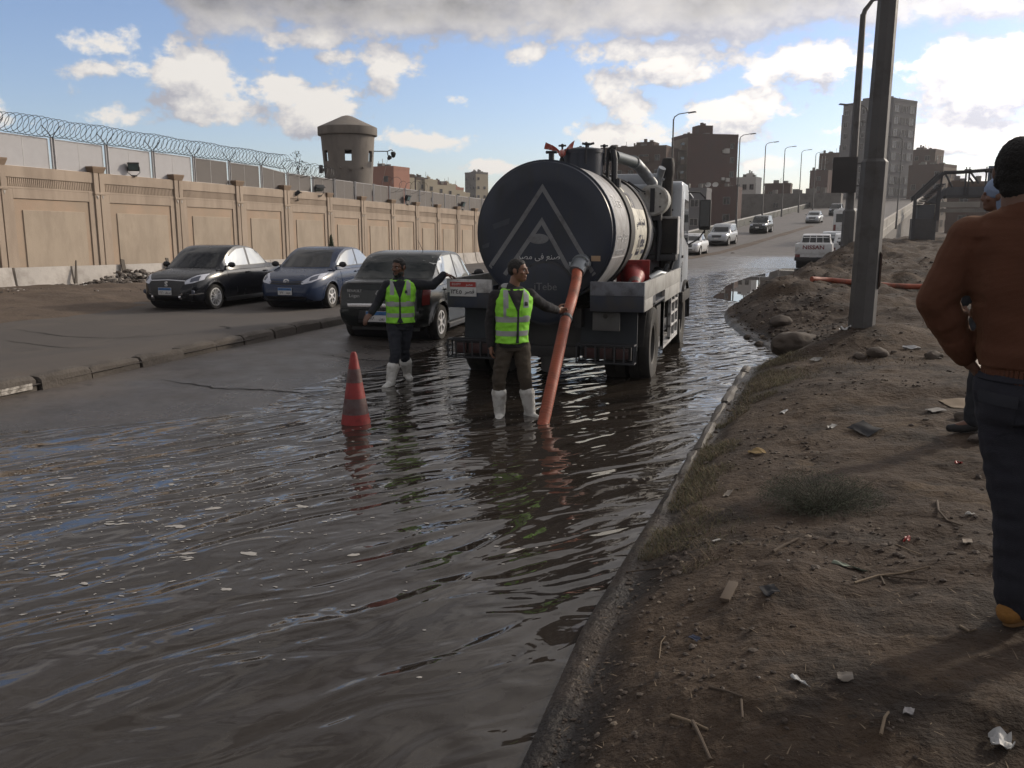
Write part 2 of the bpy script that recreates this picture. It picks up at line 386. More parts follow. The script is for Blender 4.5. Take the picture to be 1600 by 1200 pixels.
def dirt_z(x, y):
    x = np.asarray(x, float); y = np.asarray(y, float); d = x - shore(y)
    h = .40 + .012 * np.clip(y - 8, 0, 90)
    z = .045 + .035 * sm(.08, .25, d) + h * (1 - np.exp(-np.clip(d - .08, 0, None) / .95)) - .35 * sm(0, -.35, d)
    z = z + bump_at(x, y, 1.05, 3.6, 1.0, .03)
    z = z + bump_at(x, y, 1.35, 12.9, .75, .26, 1.2) + bump_at(x, y, .1, 20.5, 1.1, .32, 1.6) + bump_at(x, y, 1.0, 17.5, 1.2, .16) + bump_at(x, y, .9, 24.5, 1.3, .30, 1.5)
    z = z + bump_at(x, y, 2.7, 39.3, 1.2, .38, 1.3) + bump_at(x, y, 4.4, 43, 1.6, .35, 2.5) + bump_at(x, y, 4.2, 37, 1.3, .25, 2) + bump_at(x, y, 2.2, 30, 1.4, .3, 1.6) + bump_at(x, y, 3.4, 14.5, .9, .12) + bump_at(x, y, 6.5, 22, 2, .3)
    w = sm(.05, .9, d)
    z = z + w * (.11 * fbm(x, y, .55, 2) + .06 * fbm(x, y, 1.7, 3)) + (.25 + .75 * w) * (.020 * fbm(x + 5, y, 7, 3) + .010 * fbm(x, y, 24, 2)) * sm(-.2, .1, d)
    z = z + sm(11, 22, y) * w * (.26 * fbm(x, y, .95, 3) + .10 * fbm(x + 3, y, 3.6, 3))
    return z
# ------------------------------------------------------------------ ground materials
def ground_mat(name, layers, rough=.9, bumps=((60, .3, .01),), wet=None):
    """layers: (scale, lo, hi, colour) blended over a base colour in order"""
    m = bpy.data.materials.new(name); m.use_nodes = True; nt = m.node_tree; N = nt.nodes.new; L = nt.links.new; b = nt.nodes['Principled BSDF']
    geo = N('ShaderNodeNewGeometry'); o = None
    def noise(sc, det=8, ro=.62, w=0):
        n = N('ShaderNodeTexNoise'); n.inputs['Scale'].default_value = sc; n.inputs['Detail'].default_value = det; n.inputs['Roughness'].default_value = ro
        mp = N('ShaderNodeMapping'); mp.inputs['Location'].default_value = (w, w * .7, 0); L(geo.outputs['Position'], mp.inputs[0]); L(mp.outputs[0], n.inputs['Vector']); return n.outputs['Fac']
    for i, ly in enumerate(layers):
        if i == 0:
            rgb = N('ShaderNodeRGB'); rgb.outputs[0].default_value = tuple(ly) + (1,); o = rgb.outputs[0]; continue
        sc, lo, hi, c = ly
        mr = N('ShaderNodeMapRange'); mr.interpolation_type = 'SMOOTHSTEP'; L(noise(sc, w=i * 3.7), mr.inputs[0]); mr.inputs[1].default_value = lo; mr.inputs[2].default_value = hi
        mx = N('ShaderNodeMix'); mx.data_type = 'RGBA'; L(mr.outputs[0], mx.inputs[0]); L(o, mx.inputs[6]); mx.inputs[7].default_value = tuple(c) + (1,); o = mx.outputs[2]
    b.inputs['Roughness'].default_value = rough; b.inputs['Specular IOR Level'].default_value = .35
    sep = N('ShaderNodeSeparateXYZ'); L(geo.outputs['Position'], sep.inputs[0])
    if wet:   # damp ground near the water level is darker and glossier
        zlo, zhi, wr, k, ylo, yhi = wet
        dz = N('ShaderNodeMath'); dz.operation = 'ADD'; nz = N('ShaderNodeMath'); nz.operation = 'MULTIPLY'; L(noise(1.3, 6, .6, 2.2), nz.inputs[0]); nz.inputs[1].default_value = (zhi - zlo) * 1.2
        L(sep.outputs[2], dz.inputs[0]); L(nz.outputs[0], dz.inputs[1])
        mr = N('ShaderNodeMapRange'); mr.interpolation_type = 'SMOOTHSTEP'; L(dz.outputs[0], mr.inputs[0]); mr.inputs[1].default_value = zlo + (zhi - zlo) * .6; mr.inputs[2].default_value = zhi + (zhi - zlo) * .6
        far = N('ShaderNodeMapRange'); far.interpolation_type = 'SMOOTHSTEP'; L(sep.outputs[1], far.inputs[0]); far.inputs[1].default_value = ylo; far.inputs[2].default_value = yhi; far.inputs[3].default_value = 0; far.inputs[4].default_value = 1
        mm = N('ShaderNodeMath'); mm.operation = 'MAXIMUM'; L(mr.outputs[0], mm.inputs[0]); L(far.outputs[0], mm.inputs[1])
        mx = N('ShaderNodeMix'); mx.data_type = 'RGBA'; mx.blend_type = 'MIX'; L(mm.outputs[0], mx.inputs[0])
        dk = N('ShaderNodeMix'); dk.data_type = 'RGBA'; dk.blend_type = 'MULTIPLY'; dk.inputs[0].default_value = 1; L(o, dk.inputs[6]); dk.inputs[7].default_value = (k, k, k, 1)
        L(dk.outputs[2], mx.inputs[6]); L(o, mx.inputs[7]); o = mx.outputs[2]
        r2 = N('ShaderNodeMapRange'); L(mm.outputs[0], r2.inputs[0]); r2.inputs[3].default_value = wr; r2.inputs[4].default_value = rough
        rn = N('ShaderNodeMath'); rn.operation = 'ADD'; rm = N('ShaderNodeMath'); rm.operation = 'MULTIPLY_ADD'; L(noise(2.2, 8, .65, 8), rm.inputs[0]); rm.inputs[1].default_value = .5; rm.inputs[2].default_value = -.25
        L(r2.outputs[0], rn.inputs[0]); L(rm.outputs[0], rn.inputs[1]); rn.use_clamp = True; L(rn.outputs[0], b.inputs['Roughness'])
    L(o, b.inputs['Base Color'])
    prev = None
    for (sc, st, di) in bumps:
        bp = N('ShaderNodeBump'); bp.inputs['Strength'].default_value = st; bp.inputs['Distance'].default_value = di; L(noise(sc, 5, .6, sc), bp.inputs['Height'])
        if prev: L(prev, bp.inputs['Normal'])
        prev = bp.outputs[0]
    if prev: L(prev, b.inputs['Normal'])
    return m
M_road = ground_mat('wet_asphalt', [(.105, .094, .088), (.35, .45, .62, (.125, .108, .098)), (1.4, .52, .68, (.088, .079, .074)), (.9, .60, .70, (.155, .128, .106)), (70, .55, .75, (.15, .14, .13)), (5, .54, .70, (.072, .064, .060)), (16, .58, .72, (.14, .122, .108))], .66, ((160, .5, .006), (22, .4, .008), (6, .3, .012)), wet=(-.03, .10, .18, .52, 62, 80))
M_plat = ground_mat('dry_asphalt', [(.076, .068, .064), (.3, .45, .62, (.092, .080, .072)), (1.1, .55, .70, (.062, .055, .052)), (60, .55, .75, (.115, .105, .10)), (.8, .6, .75, (.11, .088, .072))], .85, ((140, .3, .005),))
M_dirt = ground_mat('trodden_dirt', [(.046, .030, .0195), (.5, .45, .62, (.066, .044, .028)), (1.7, .48, .62, (.025, .0165, .011)), (.8, .60, .72, (.100, .070, .044)), (12, .58, .72, (.105, .076, .052)), (30, .58, .70, (.030, .023, .018)), (90, .62, .74, (.16, .13, .10))], .95,
                    ((5, .6, .06), (14, .7, .05), (45, .7, .02), (160, .5, .006)), wet=(.02, .16, .45, .55, 500, 600))
M_verge = ground_mat('bank_dirt', [(.092, .068, .052), (.6, .45, .62, (.12, .09, .068)), (3, .55, .68, (.065, .05, .04)), (25, .6, .72, (.17, .14, .115))], .95, ((14, .5, .05), (60, .5, .01)))
M_kerb = MAT('kerb_concrete', (.098, .085, .074), .9, var=.25, scale=6, bump=.6, bscale=30, dirt=(.055, .046, .040), damt=.6)
M_kerbw = MAT('flaking_white_paint', (.50, .47, .43), .8, var=.1, dirt=(.10, .085, .07), damt=.75, dscale=14)
M_conc = MAT('pale_concrete', (.42, .39, .36), .85, var=.10, scale=1.5, bump=.3, bscale=25, dirt=(.26, .235, .21), damt=.45, dscale=1.2)
M_concd = MAT('grey_concrete', (.155, .145, .135), .88, var=.16, scale=1.2, bump=.3, bscale=20, dirt=(.10, .09, .082), damt=.5, dscale=.8)
M_black = MAT('black_rubber', (.016, .016, .017), .75, var=.2, bump=.2)
M_dark = MAT('dark_gap', (.012, .011, .010), .9, var=.1)
# ------------------------------------------------------------------ far ground, road, platform, dirt bank
ys = np.concatenate([[-3000, -400, -60], np.linspace(-30, 300, 34), [500, 1200, 3500]]); xs = np.concatenate([[-3000, -500], np.linspace(-140, 200, 35), [600, 3000]])
Xg, Yg = np.meshgrid(xs, ys); prop(link_mesh('ground', grid_mesh('ground', Xg, Yg, np.full_like(Xg, -1.3) + .1 * fbm(Xg, Yg, .05, 2), M_verge)), kind='structure')
ys = np.concatenate([np.linspace(-6, 2, 20), np.geomspace(2.1, 60, 260), np.linspace(61, 320, 90)]); u = np.linspace(0, 1, 130)
Yr = np.repeat(ys[:, None], 130, 1); Xr = road_left(Yr) + (road_right(Yr) - road_left(Yr)) * u[None]
prop(link_mesh('road', grid_mesh('road', Xr, Yr, road_z(Xr, Yr), M_road)), kind='structure')
ys = np.concatenate([np.linspace(-6, 30, 110), np.linspace(31, 78, 50)]); u = np.linspace(0, 1, 70)
Yp = np.repeat(ys[:, None], 70, 1); xl = wall_x(Yp) + .1; Xp = xl + (road_left(Yp) + .02 - xl) * u[None]
prop(link_mesh('service_road', grid_mesh('service_road', Xp, Yp, plat_z(Xp, Yp), M_plat)), kind='structure')
ys = np.concatenate([np.linspace(-6, .9, 14), np.geomspace(1, 110, 560), np.linspace(114, 180, 14)]); n = len(ys)
uu = np.concatenate([np.linspace(-.5, 0, 12)[:-1], np.geomspace(.012, 1, 250) - .012])
Yd = np.repeat(ys[:, None], len(uu), 1); wd = np.interp(ys, [-6, 5, 15, 40, 110, 180], [6, 7.5, 14, 30, 50, 60])[:, None]
Xd = shore(Yd) + np.where(uu[None] < 0, uu[None] * 1.2, uu[None] * wd); Zd = dirt_z(Xd, Yd)
fade = sm(62, 95, Yd) * sm(-1, 4, Xd - shore(Yd)); Zd = np.where(Yd > 62, Zd * (1 - sm(62, 90, Yd) * .35), Zd)
dirt_me = grid_mesh('dirt_bank', Xd, Yd, Zd, M_dirt)
prop(link_mesh('dirt_bank', dirt_me), kind='structure')
def on_dirt(x, y): return float(dirt_z(x, y))
# dirt verge below the wall
ys = np.linspace(8, 34, 150); u = np.linspace(0, 1, 60); Yv = np.repeat(ys[:, None], 60, 1)
vedge = np.interp(Yv, [8, 13, 16.5, 20, 26, 34], [-14.2, -14.8, -14.6, -15.6, -18.5, -21.5]) + .5 * fbm(Yv * 0 + 3, Yv, .7, 3); xl = wall_x(Yv) + .1; Xv = xl + (vedge - xl) * u[None]
hv = plat_z(Xv, Yv) + .012 - .03 * sm(.93, 1, u[None]) + .16 * sm(1, .55, u[None]) * (1 - .4 * sm(27, 34, Yv)) + .12 * fbm(Xv, Yv, .7, 3) * sm(1, .8, u[None]) + .05 * fbm(Xv, Yv, 3, 3) * sm(1, .85, u[None])
prop(link_mesh('dirt_verge', grid_mesh('dirt_verge', Xv, Yv, hv, M_verge)), kind='structure')
# ------------------------------------------------------------------ flood water
def water_mat(calm=1.):
    m = bpy.data.materials.new('muddy_water'); m.use_nodes = True; nt = m.node_tree; N = nt.nodes.new; L = nt.links.new; b = nt.nodes['Principled BSDF']
    b.inputs['Base Color'].default_value = (.027, .022, .018, 1); b.inputs['Roughness'].default_value = .045; b.inputs['IOR'].default_value = 1.42
    geo = N('ShaderNodeNewGeometry')
    def wav(sx, sy, rot, sc, det, dist, w=0.):
        mp = N('ShaderNodeMapping'); mp.inputs['Rotation'].default_value = (0, 0, R(rot)); mp.inputs['Scale'].default_value = (sx, sy, 1); mp.inputs['Location'].default_value = (w, w, 0)
        vr = N('ShaderNodeVectorRotate'); vr.rotation_type = 'Z_AXIS'; vr.inputs['Angle'].default_value = R(rot); L(geo.outputs['Position'], vr.inputs['Vector'])
        ms = N('ShaderNodeVectorMath'); ms.operation = 'MULTIPLY'; ms.inputs[1].default_value = (sx, sy, 1); L(vr.outputs[0], ms.inputs[0])
        n = N('ShaderNodeTexNoise'); n.inputs['Scale'].default_value = sc; n.inputs['Detail'].default_value = det; n.inputs['Roughness'].default_value = .45; n.inputs['Distortion'].default_value = dist
        L(ms.outputs[0], n.inputs['Vector']); return n.outputs['Fac']
    sep = N('ShaderNodeSeparateXYZ'); L(geo.outputs['Position'], sep.inputs[0])
    prev = None
    for (f, st, di) in ((wav(.5, 1.5, -58, 1.25, 1, 1.6), 1, .058), (wav(.65, 1.4, -45, 2.2, 1, 2.2), 1, .0135), (wav(.8, 1.6, -66, 7, 2, .8), 1, .0016), (wav(1, 1.3, -25, 20, 2, .3), 1, .0003)):
        bp = N('ShaderNodeBump'); bp.inputs['Strength'].default_value = st; bp.inputs['Distance'].default_value = di * calm; L(f, bp.inputs['Height'])
        if prev: L(prev, bp.inputs['Normal'])
        prev = bp.outputs[0]
    if calm: L(prev, b.inputs['Normal'])
    else: b.inputs['Roughness'].default_value = .012
    return m
M_water = water_mat()
ys = np.concatenate([np.linspace(-6, 2, 8), np.linspace(2.5, 44, 90)]); Yw = np.repeat(ys[:, None], 40, 1); Xw = -8.19 + (shore(Yw) + .35 + 8.19) * np.linspace(0, 1, 40)[None]
prop(link_mesh('flood_water', grid_mesh('flood_water', Xw, Yw, np.zeros_like(Xw), M_water)), kind='structure')
ys = np.linspace(23.7, 44, 50); Yw = np.repeat(ys[:, None], 20, 1); Xw = shore(Yw) + .35 - np.interp(Yw, [23.7, 25, 30, 44], [.6, 1.5, 1.9, 1.9]) * np.linspace(1, 0, 20)[None]
prop(link_mesh('puddle', grid_mesh('puddle', Xw, Yw, np.full_like(Xw, .004), water_mat(0.))), kind='structure')
# ------------------------------------------------------------------ kerbs, stone by stone
def kerb_line(name, pts, w, h, ztop, L0, mat, white=(), jit=.02, tilt=0., seed=1, covered=0.):
    rr = random.Random(seed); k = prop(bpy.data.objects.new(name, None), kind='structure'); COL.objects.link(k); k.empty_display_size = .1
    y = pts[0][1]; yend = pts[-1][1]; i = 0; fx = lambda y: float(np.interp(y, [p[1] for p in pts], [p[0] for p in pts]))
    while y < yend:
        ln = L0 * rr.uniform(.8, 1.12); y2 = min(y + ln, yend); x = (fx(y) + fx(y2)) / 2; a = math.atan2(fx(y2) - fx(y), y2 - y)
        g = rr.uniform(.012, .04); l = (y2 - y) - g; b = MB()
        seg = 7; prof = [(-w / 2, -h), (-w / 2, -.03), (-w / 2 + .025, -.004), (0, 0), (w / 2 - .05, -.008), (w / 2 - .012, -.045), (w / 2 + .012, -h)]
        vs = []; 
        for s in range(seg + 1):
            t = s / seg
            for (px, pz) in prof:
                e = -.02 * (s in (0, seg)) * (pz > -.06)
                vs.append((px + rr.uniform(-.008, .008), (t - .5) * l + (.008 if s == 0 else -.008 if s == seg else 0), pz + rr.uniform(-.009, .006) + e))
        m = len(prof); fs = [(s * m + j, s * m + (j + 1) % m, (s + 1) * m + (j + 1) % m, (s + 1) * m + j) for s in range(seg) for j in range(m)] + [tuple(range(m))[::-1], tuple(seg * m + j for j in range(m))]
        b.add(vs, fs)
        b.build('kerb_stone', mat, k, (x + rr.uniform(-jit, jit), (y + y2) / 2, ztop((y + y2) / 2) + rr.uniform(-.02, .012)), (rr.uniform(-.012, .012), rr.uniform(-.05, .05) + tilt, -a + rr.uniform(-.02, .02)), smooth=30)
        if i in white: 
            wb = MB(); wb.bb(w / 2 + .004, w / 2 + .012, -l / 2 + .1, l / 2 - .1, -.145, -.075)
            wb.build('paint_patch', M_kerbw, k, (x, (y + y2) / 2, ztop((y + y2) / 2)), (0, 0, -a))
        y = y2; i += 1
    return k
kerb_line('kerb', [(-8.32, 3.2), (-8.30, 11), (-8.26, 16.6)], .22, .26, lambda y: .245 - .06 * float(sm(13.5, 16.6, y)), .86, M_kerb, white=(5,), seed=4)
kerb_line('kerb', [(-.66, 4.6), (-.585, 7.2), (-.31, 12.3)], .13, .25, lambda y: .045 + .03 * float(sm(5.5, 7.5, y)), 1.0, MAT('wet_kerb_concrete', (.068, .060, .053), .6, var=.3, scale=6, bump=.6, bscale=30, dirt=(.06, .05, .042), damt=.7), seed=9, jit=.012)
# cracks in the asphalt: shallow dark grooves
def crack(pts, w, zf, name='crack'):
    b = MB(); vs = []; rr = random.Random(len(pts) * 7 + int(pts[0][0] * 10)); P = []
    for a, c in zip(pts, pts[1:]):
        for t in np.linspace(0, 1, 9)[:-1]: P.append((a[0] + (c[0] - a[0]) * t + rr.uniform(-.03, .03), a[1] + (c[1] - a[1]) * t + rr.uniform(-.03, .03)))
    for i, p in enumerate(P):
        ww = w * rr.uniform(.4, 1.2) * min(1, 4 * min(i, len(P) - 1 - i) / len(P) + .15); d = Vector((P[min(i + 1, len(P) - 1)][0] - P[max(i - 1, 0)][0], P[min(i + 1, len(P) - 1)][1] - P[max(i - 1, 0)][1], 0)).normalized(); q = Vector((-d.y, d.x, 0)) * ww
        z = float(zf(p[0], p[1])); vs += [(p[0] - q.x, p[1] - q.y, z + .005), (p[0], p[1], z + .004), (p[0] + q.x, p[1] + q.y, z + .005)]
    fs = []
    for i in range(len(P) - 1): fs += [(3 * i, 3 * i + 1, 3 * i + 4, 3 * i + 3), (3 * i + 1, 3 * i + 2, 3 * i + 5, 3 * i + 4)]
    b.add(vs, fs); prop(b.build(name, M_dark), kind='structure')
crack([(-7.5, 9.1), (-6.5, 8.85), (-5.75, 9.0), (-4.9, 8.9)], .02, road_z)
crack([(-6.7, 11.7), (-5.9, 11.5), (-5.3, 11.6)], .018, road_z)
crack([(-14, 13.0), (-12.2, 12.4), (-10.6, 12.3), (-9.2, 12.0)], .02, plat_z)
crack([(-12.7, 11.6), (-11.2, 11.2), (-9.9, 10.6)], .02, plat_z)
crack([(-10.0, 13.9), (-9.3, 13.2), (-8.9, 12.7)], .03, plat_z)
# foam floating on the water
def foam():
    b = MB(); rr = random.Random(3); n = 0
    def blob(x, y, r, el, ang, k=9):
        vs = [(x, y, .004)]; ph = [rr.uniform(.55, 1.25) for _ in range(k)]
        for j in range(k):
            a = 2 * math.pi * j / k; u_, v_ = math.cos(a) * r * el * ph[j], math.sin(a) * r * ph[j]
            vs.append((x + u_ * math.cos(ang) - v_ * math.sin(ang), y + u_ * math.sin(ang) + v_ * math.cos(ang), .0025))
        b.add(vs, [(0, 1 + j, 1 + (j + 1) % k) for j in range(k)])
    while n < 1500:
        x = rr.uniform(-6.8, -1.2); y = rr.uniform(3.2, 9.5)
        den = math.exp(-((x + 4.6 + .25 * (y - 5)) / 1.5) ** 2) * math.exp(-((y - 5.1) / 1.5) ** 2) + .12 * (float(vn(x * 2, y * 2)) > .05)
        if rr.random() > den or float(road_z(x, y)) > -.006: continue
        big = rr.random() < .02; blob(x, y, rr.uniform(.018, .03) if big else rr.uniform(.003, .010), rr.uniform(1, 2.6), rr.uniform(-.3, .9), 11 if big else 7); n += 1
    for (x, y) in ((-3.3, 4.15), (-3.7, 4.6), (-4.15, 4.5)):
        for _ in range(5): blob(x + rr.uniform(-.07, .07), y + rr.uniform(-.05, .05), rr.uniform(.008, .019), rr.uniform(1.5, 3.4), rr.uniform(0, 1), 11)
    prop(b.build('foam', MAT('foam', (.34, .325, .305), .7, var=.1), smooth=0), kind='stuff')
foam()

# ------------------------------------------------------------------ perimeter wall (runs down the road at a slight angle, stepping down with the ground)
M_plaster = MAT('tan_plaster', (.385, .310, .245), .92, var=.12, scale=.7, bump=.25, bscale=30, dirt=(.30, .24, .19), damt=.65, dscale=1.6, dsq=(1, 1, .22))
M_plpink = MAT('pink_plaster', (.385, .285, .21), .92, var=.14, scale=1.1, bump=.25, bscale=30, dirt=(.34, .27, .205), damt=.7, dscale=1.2)
M_plfield = MAT('wall_field_plaster', (.385, .318, .25), .92, var=.10, scale=.9, bump=.25, bscale=26, dirt=(.31, .255, .20), damt=.6, dscale=1.5, dsq=(1, 1, .35))
M_pldark = MAT('cap_plaster', (.235, .17, .12), .9, var=.15, bump=.3)
M_groove = MAT('groove_shadow_paint', (.20, .135, .09), .9, var=.2)
M_alu = MAT('weathered_aluminium', (.42, .41, .41), .5, metal=.25, var=.1)
M_sheetl = MAT('pale_fence_sheet', (.36, .355, .37), .55, var=.06, bump=.15, bscale=200)  # sky reflected on the mesh sheets is put into this pale colour
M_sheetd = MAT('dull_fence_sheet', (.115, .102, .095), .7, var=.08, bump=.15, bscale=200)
M_wire = MAT('razor_wire_steel', (.05, .05, .055), .6, metal=.1)
WD = math.tan(R(3.1)); WA = -R(3.1)                  # the wall's own frame: x out of the wall, y along it
def wall_top(y): return 3.83 - .0125 * (y - 21.4) if y < 38.4 else 3.44 - .0195 * (y - 40)
PIL = [10.3, 13.95, 17.65, 21.41, 25.3, 29.25, 33.0, 36.5, 40.2, 43.6, 47.05, 50.25, 53.35, 56.55, 59.7, 62.9, 66.1, 69.3, 72.5]
wall = thing('perimeter_wall', 'long tan plaster wall with recessed panels and capped pilasters behind the parked cars', 'wall', (0, 0, 0))
def wl(x, y, z): return (wall_x(y) + x * math.cos(WA), y + x * math.sin(WA) * 0, z)
def wbox(mb, x0, x1, y0, y1, z0, z1, zs=0.): 
    """box in the wall's frame; its top and bottom follow a slope zs per metre"""
    vs = [];
    for z, s in ((z0, 0), (z1, 0)):
        for (x, y) in ((x0, y0), (x1, y0), (x1, y1), (x0, y1)): vs.append((float(wall_x(y)) + x, y, z + zs * (y - y0)))
    mb.add(vs, [(0, 3, 2, 1), (4, 5, 6, 7), (0, 1, 5, 4), (1, 2, 6, 5), (2, 3, 7, 6), (3, 0, 4, 7)])
for i in range(len(PIL) - 1):
    y0, y1 = PIL[i], PIL[i + 1]; zt = wall_top((y0 + y1) / 2 - (.8 if y0 < 38 < y1 else 0)); sl = (wall_top(y1 - .01) - wall_top(y0 + .01)) / (y1 - y0) if not y0 < 38.4 < y1 else -.013
    z0 = zt - sl * -0 + sl * (-(y1 - y0) / 2); zb = z0 - 4.6
    b = MB(); wbox(b, -.25, 0, y0, y1, zb, z0, sl)
    wbox(b, -.30, .055, y0 + .23, y1 - .23, z0 - .335, z0 + .02, sl)            # coping band
    wbox(b, 0, .045, y0 + .23, y1 - .23, z0 - .68, z0 - .61, sl)                # moulding below the fluted strip
    b.build('wall_bay', M_plaster, wall, smooth=0, bevel=.006, seg=1)
    b = MB(); nfl = 46
    for k in range(nfl):
        ya = y0 + .27 + (y1 - y0 - .54) * k / nfl; wbox(b, .001, .03, ya, ya + (y1 - y0 - .54) / nfl * .62, z0 - .60 + sl * (ya - y0), z0 - .345 + sl * (ya - y0))
    prop(b.build('fluted_strip', M_plaster, wall, smooth=0), kind='stuff')
    b = MB(); f = .10                                                             # outer frame strips of the panel
    yi0, yi1 = y0 + .46, y1 - .46; zi = z0 - .98
    wbox(b, 0, .05, y0 + .24, yi0, zb, z0 - .685, sl); wbox(b, 0, .05, yi1, y1 - .24, zb, z0 - .685, sl); wbox(b, 0, .05, yi0, yi1, zi, z0 - .685, sl)
    b.build('panel_frame', M_plaster, wall, smooth=0, bevel=.005, seg=1)
    b = MB(); wbox(b, 0, .012, yi0 + .02, yi1 - .02, zb, zi - .02, sl); b.build('panel_border', M_plpink, wall, smooth=0)
    b = MB(); wbox(b, .0, .045, yi0 + .30, yi1 - .30 + .1, zb, zi - .36, sl); b.build('panel_field', M_plfield, wall, smooth=0, bevel=.008, seg=1)
    # pilaster with its flared cap
    b = MB(); zp = wall_top(y0 + .01); wbox(b, -.3, .10, y0 - .225, y0 - .02, zp - 4.5, zp + .02); wbox(b, -.3, .10, y0 + .02, y0 + .225, zp - 4.5, zp + .02); wbox(b, -.3, .07, y0 - .02, y0 + .02, zp - 4.5, zp + .02)
    wbox(b, -.3, .125, y0 - .24, y0 + .24, zp - .72, zp - .64)
    p = b.build('pilaster', M_plaster, wall, smooth=0, bevel=.008, seg=1)
    b = MB(); b.box((float(wall_x(y0)) - .08, y0, zp + .10), (.38, .46, .17), rz=WA, taper=1.28); b.box((float(wall_x(y0)) - .08, y0, zp + .21), (.48, .6, .05), rz=WA)
    b.build('pilaster_cap', M_pldark, p, smooth=0, bevel=.006, seg=1)
    b = MB()
    for s in (-.12, .12): b.add([(float(wall_x(y0)) + .115, y0 + s - .05, zp - .75), (float(wall_x(y0)) + .115, y0 + s + .05, zp - .75), (float(wall_x(y0)) + .115, y0 + s, zp - .87), (float(wall_x(y0)) + .09, y0 + s - .05, zp - .75), (float(wall_x(y0)) + .09, y0 + s + .05, zp - .75), (float(wall_x(y0)) + .09, y0 + s, zp - .87)], [(0, 1, 2), (0, 3, 4, 1), (1, 4, 5, 2), (2, 5, 3, 0)])
    b.build('white_drop', M_conc, p, smooth=0)
# ------------------------------------------------------------------ screening fence on the wall
POST = [10.8, 12.95, 15.1, 17.25, 19.4, 21.5, 23.63, 25.91, 28.17, 30.42, 32.63, 34.85, 36.87, 39.0, 41.02, 43.1, 45.1, 47.0, 49.0, 50.95, 52.8, 54.7, 56.7, 58.9, 61.3, 63.4, 65.5]
fence = thing('metal_fence', 'metal screening fence of paired grey sheets on slim posts along the wall top', 'fence', (0, 0, 0))
def fence_top(y): return 4.85 - .0148 * (y - 21.7) if y < 36.8 else 4.43 - .0190 * (y - 39.5)
for i in range(len(POST) - 1):
    y0, y1 = POST[i], POST[i + 1]; zt0, zt1 = fence_top(y0 + .05), fence_top(y1 - .05); zb0, zb1 = wall_top(y0 + .05) + .0, wall_top(y1 - .05) + .0
    if y0 < 38.4 < y1: zb1 = zb0
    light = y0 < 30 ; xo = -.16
    def q(y, z, dx=0): return (float(wall_x(y)) + xo + dx, y, z)
    g = .10; b = MB()
    P = [q(y0 + g, zb0 + .03), q(y1 - g, zb1 + .03), q(y1 - g, zt1 - .03), q(y0 + g, zt0 - .03)]
    ym = (y0 + y1) / 2
    for a, c in ((P[0], P[1]), (P[1], P[2]), (P[2], P[3]), (P[3], P[0]), (q(ym, (zb0 + zb1) / 2 + .03), q(ym, (zt0 + zt1) / 2 - .03))): b.tube([a, c], .021 if a[1] != ym else .014, 5)
    b.tube([q(y0, zb0 - .05, .05), q(y0, zt0 + .02, .05)], .034, 6); b.tube([q(y0 + .13, zb0 - .05, .04), q(y0 + .13, zt0 + .02, .04)], .024, 6)
    fr = b.build('panel_frame', M_alu, fence)
    for (ya, yb) in ((y0 + g + .01, ym - .012), (ym + .012, y1 - g - .01)):
        t0, t1 = (ya - y0) / (y1 - y0), (yb - y0) / (y1 - y0); b = MB(); L_ = lambda a, c, t: a + (c - a) * t
        b.add([q(ya, L_(zb0, zb1, t0) + .04, .008), q(yb, L_(zb0, zb1, t1) + .04, .008), q(yb, L_(zt0, zt1, t1) - .045, .008), q(ya, L_(zt0, zt1, t0) - .045, .008)] + [q(ya, L_(zb0, zb1, t0) + .04, -.008), q(yb, L_(zb0, zb1, t1) + .04, -.008), q(yb, L_(zt0, zt1, t1) - .045, -.008), q(ya, L_(zt0, zt1, t0) - .045, -.008)], [(0, 1, 2, 3), (7, 6, 5, 4), (0, 4, 5, 1), (1, 5, 6, 2), (2, 6, 7, 3), (3, 7, 4, 0)])
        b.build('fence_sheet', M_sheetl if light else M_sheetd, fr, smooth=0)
    if y0 < 38:
        b = MB(); z = zt0
        for s in (-1, 1): b.tube([q(y0 + .06, z - .02, .05), q(y0 + .06 + s * .02, z + .12, .05 + s * .06), q(y0 + .06 + s * .17, z + .42, .05 + s * .22)], .016, 5)
        b.build('wire_bracket', M_wire, fence)
def coil(y0, y1, per_m, r, zoff, seed, name='razor_wire', jit=.03, label=''):
    rr = random.Random(seed); n = int((y1 - y0) * per_m * 14); pts = []; o = 0.
    for i in range(n):
        t = i / n; y = y0 + (y1 - y0) * t + rr.uniform(-.004, .004); a = i / 14 * 2 * math.pi; ra = r * (1 + jit * math.sin(i / 14 * 1.7) + .06 * math.sin(i / 14 * .53 + seed))
        pts.append((float(wall_x(y)) - .12 + ra * math.cos(a), y + .16 * math.sin(a + .6), fence_top(y) + zoff + ra * math.sin(a)))
    b = MB(); b.tube(pts, .0105, 3)
    return prop(b.build(name, M_wire, smooth=60), label, 'razor wire', 'razor wire coils on the fence')
coil(12, 36.9, 4.4, .31, .33, 1, label='long coil of razor wire stretched along the pale fence sheets left of the watchtower')
coil(36.8, 41.0, 3.6, .33, .24, 5, jit=.16, label='loose sagging razor wire tangle beside the bare tree and watchtower')
coil(46.6, 51.5, 1.1, .36, .12, 8, jit=.3, label='few stray razor wire loops on the fence right of the watchtower')
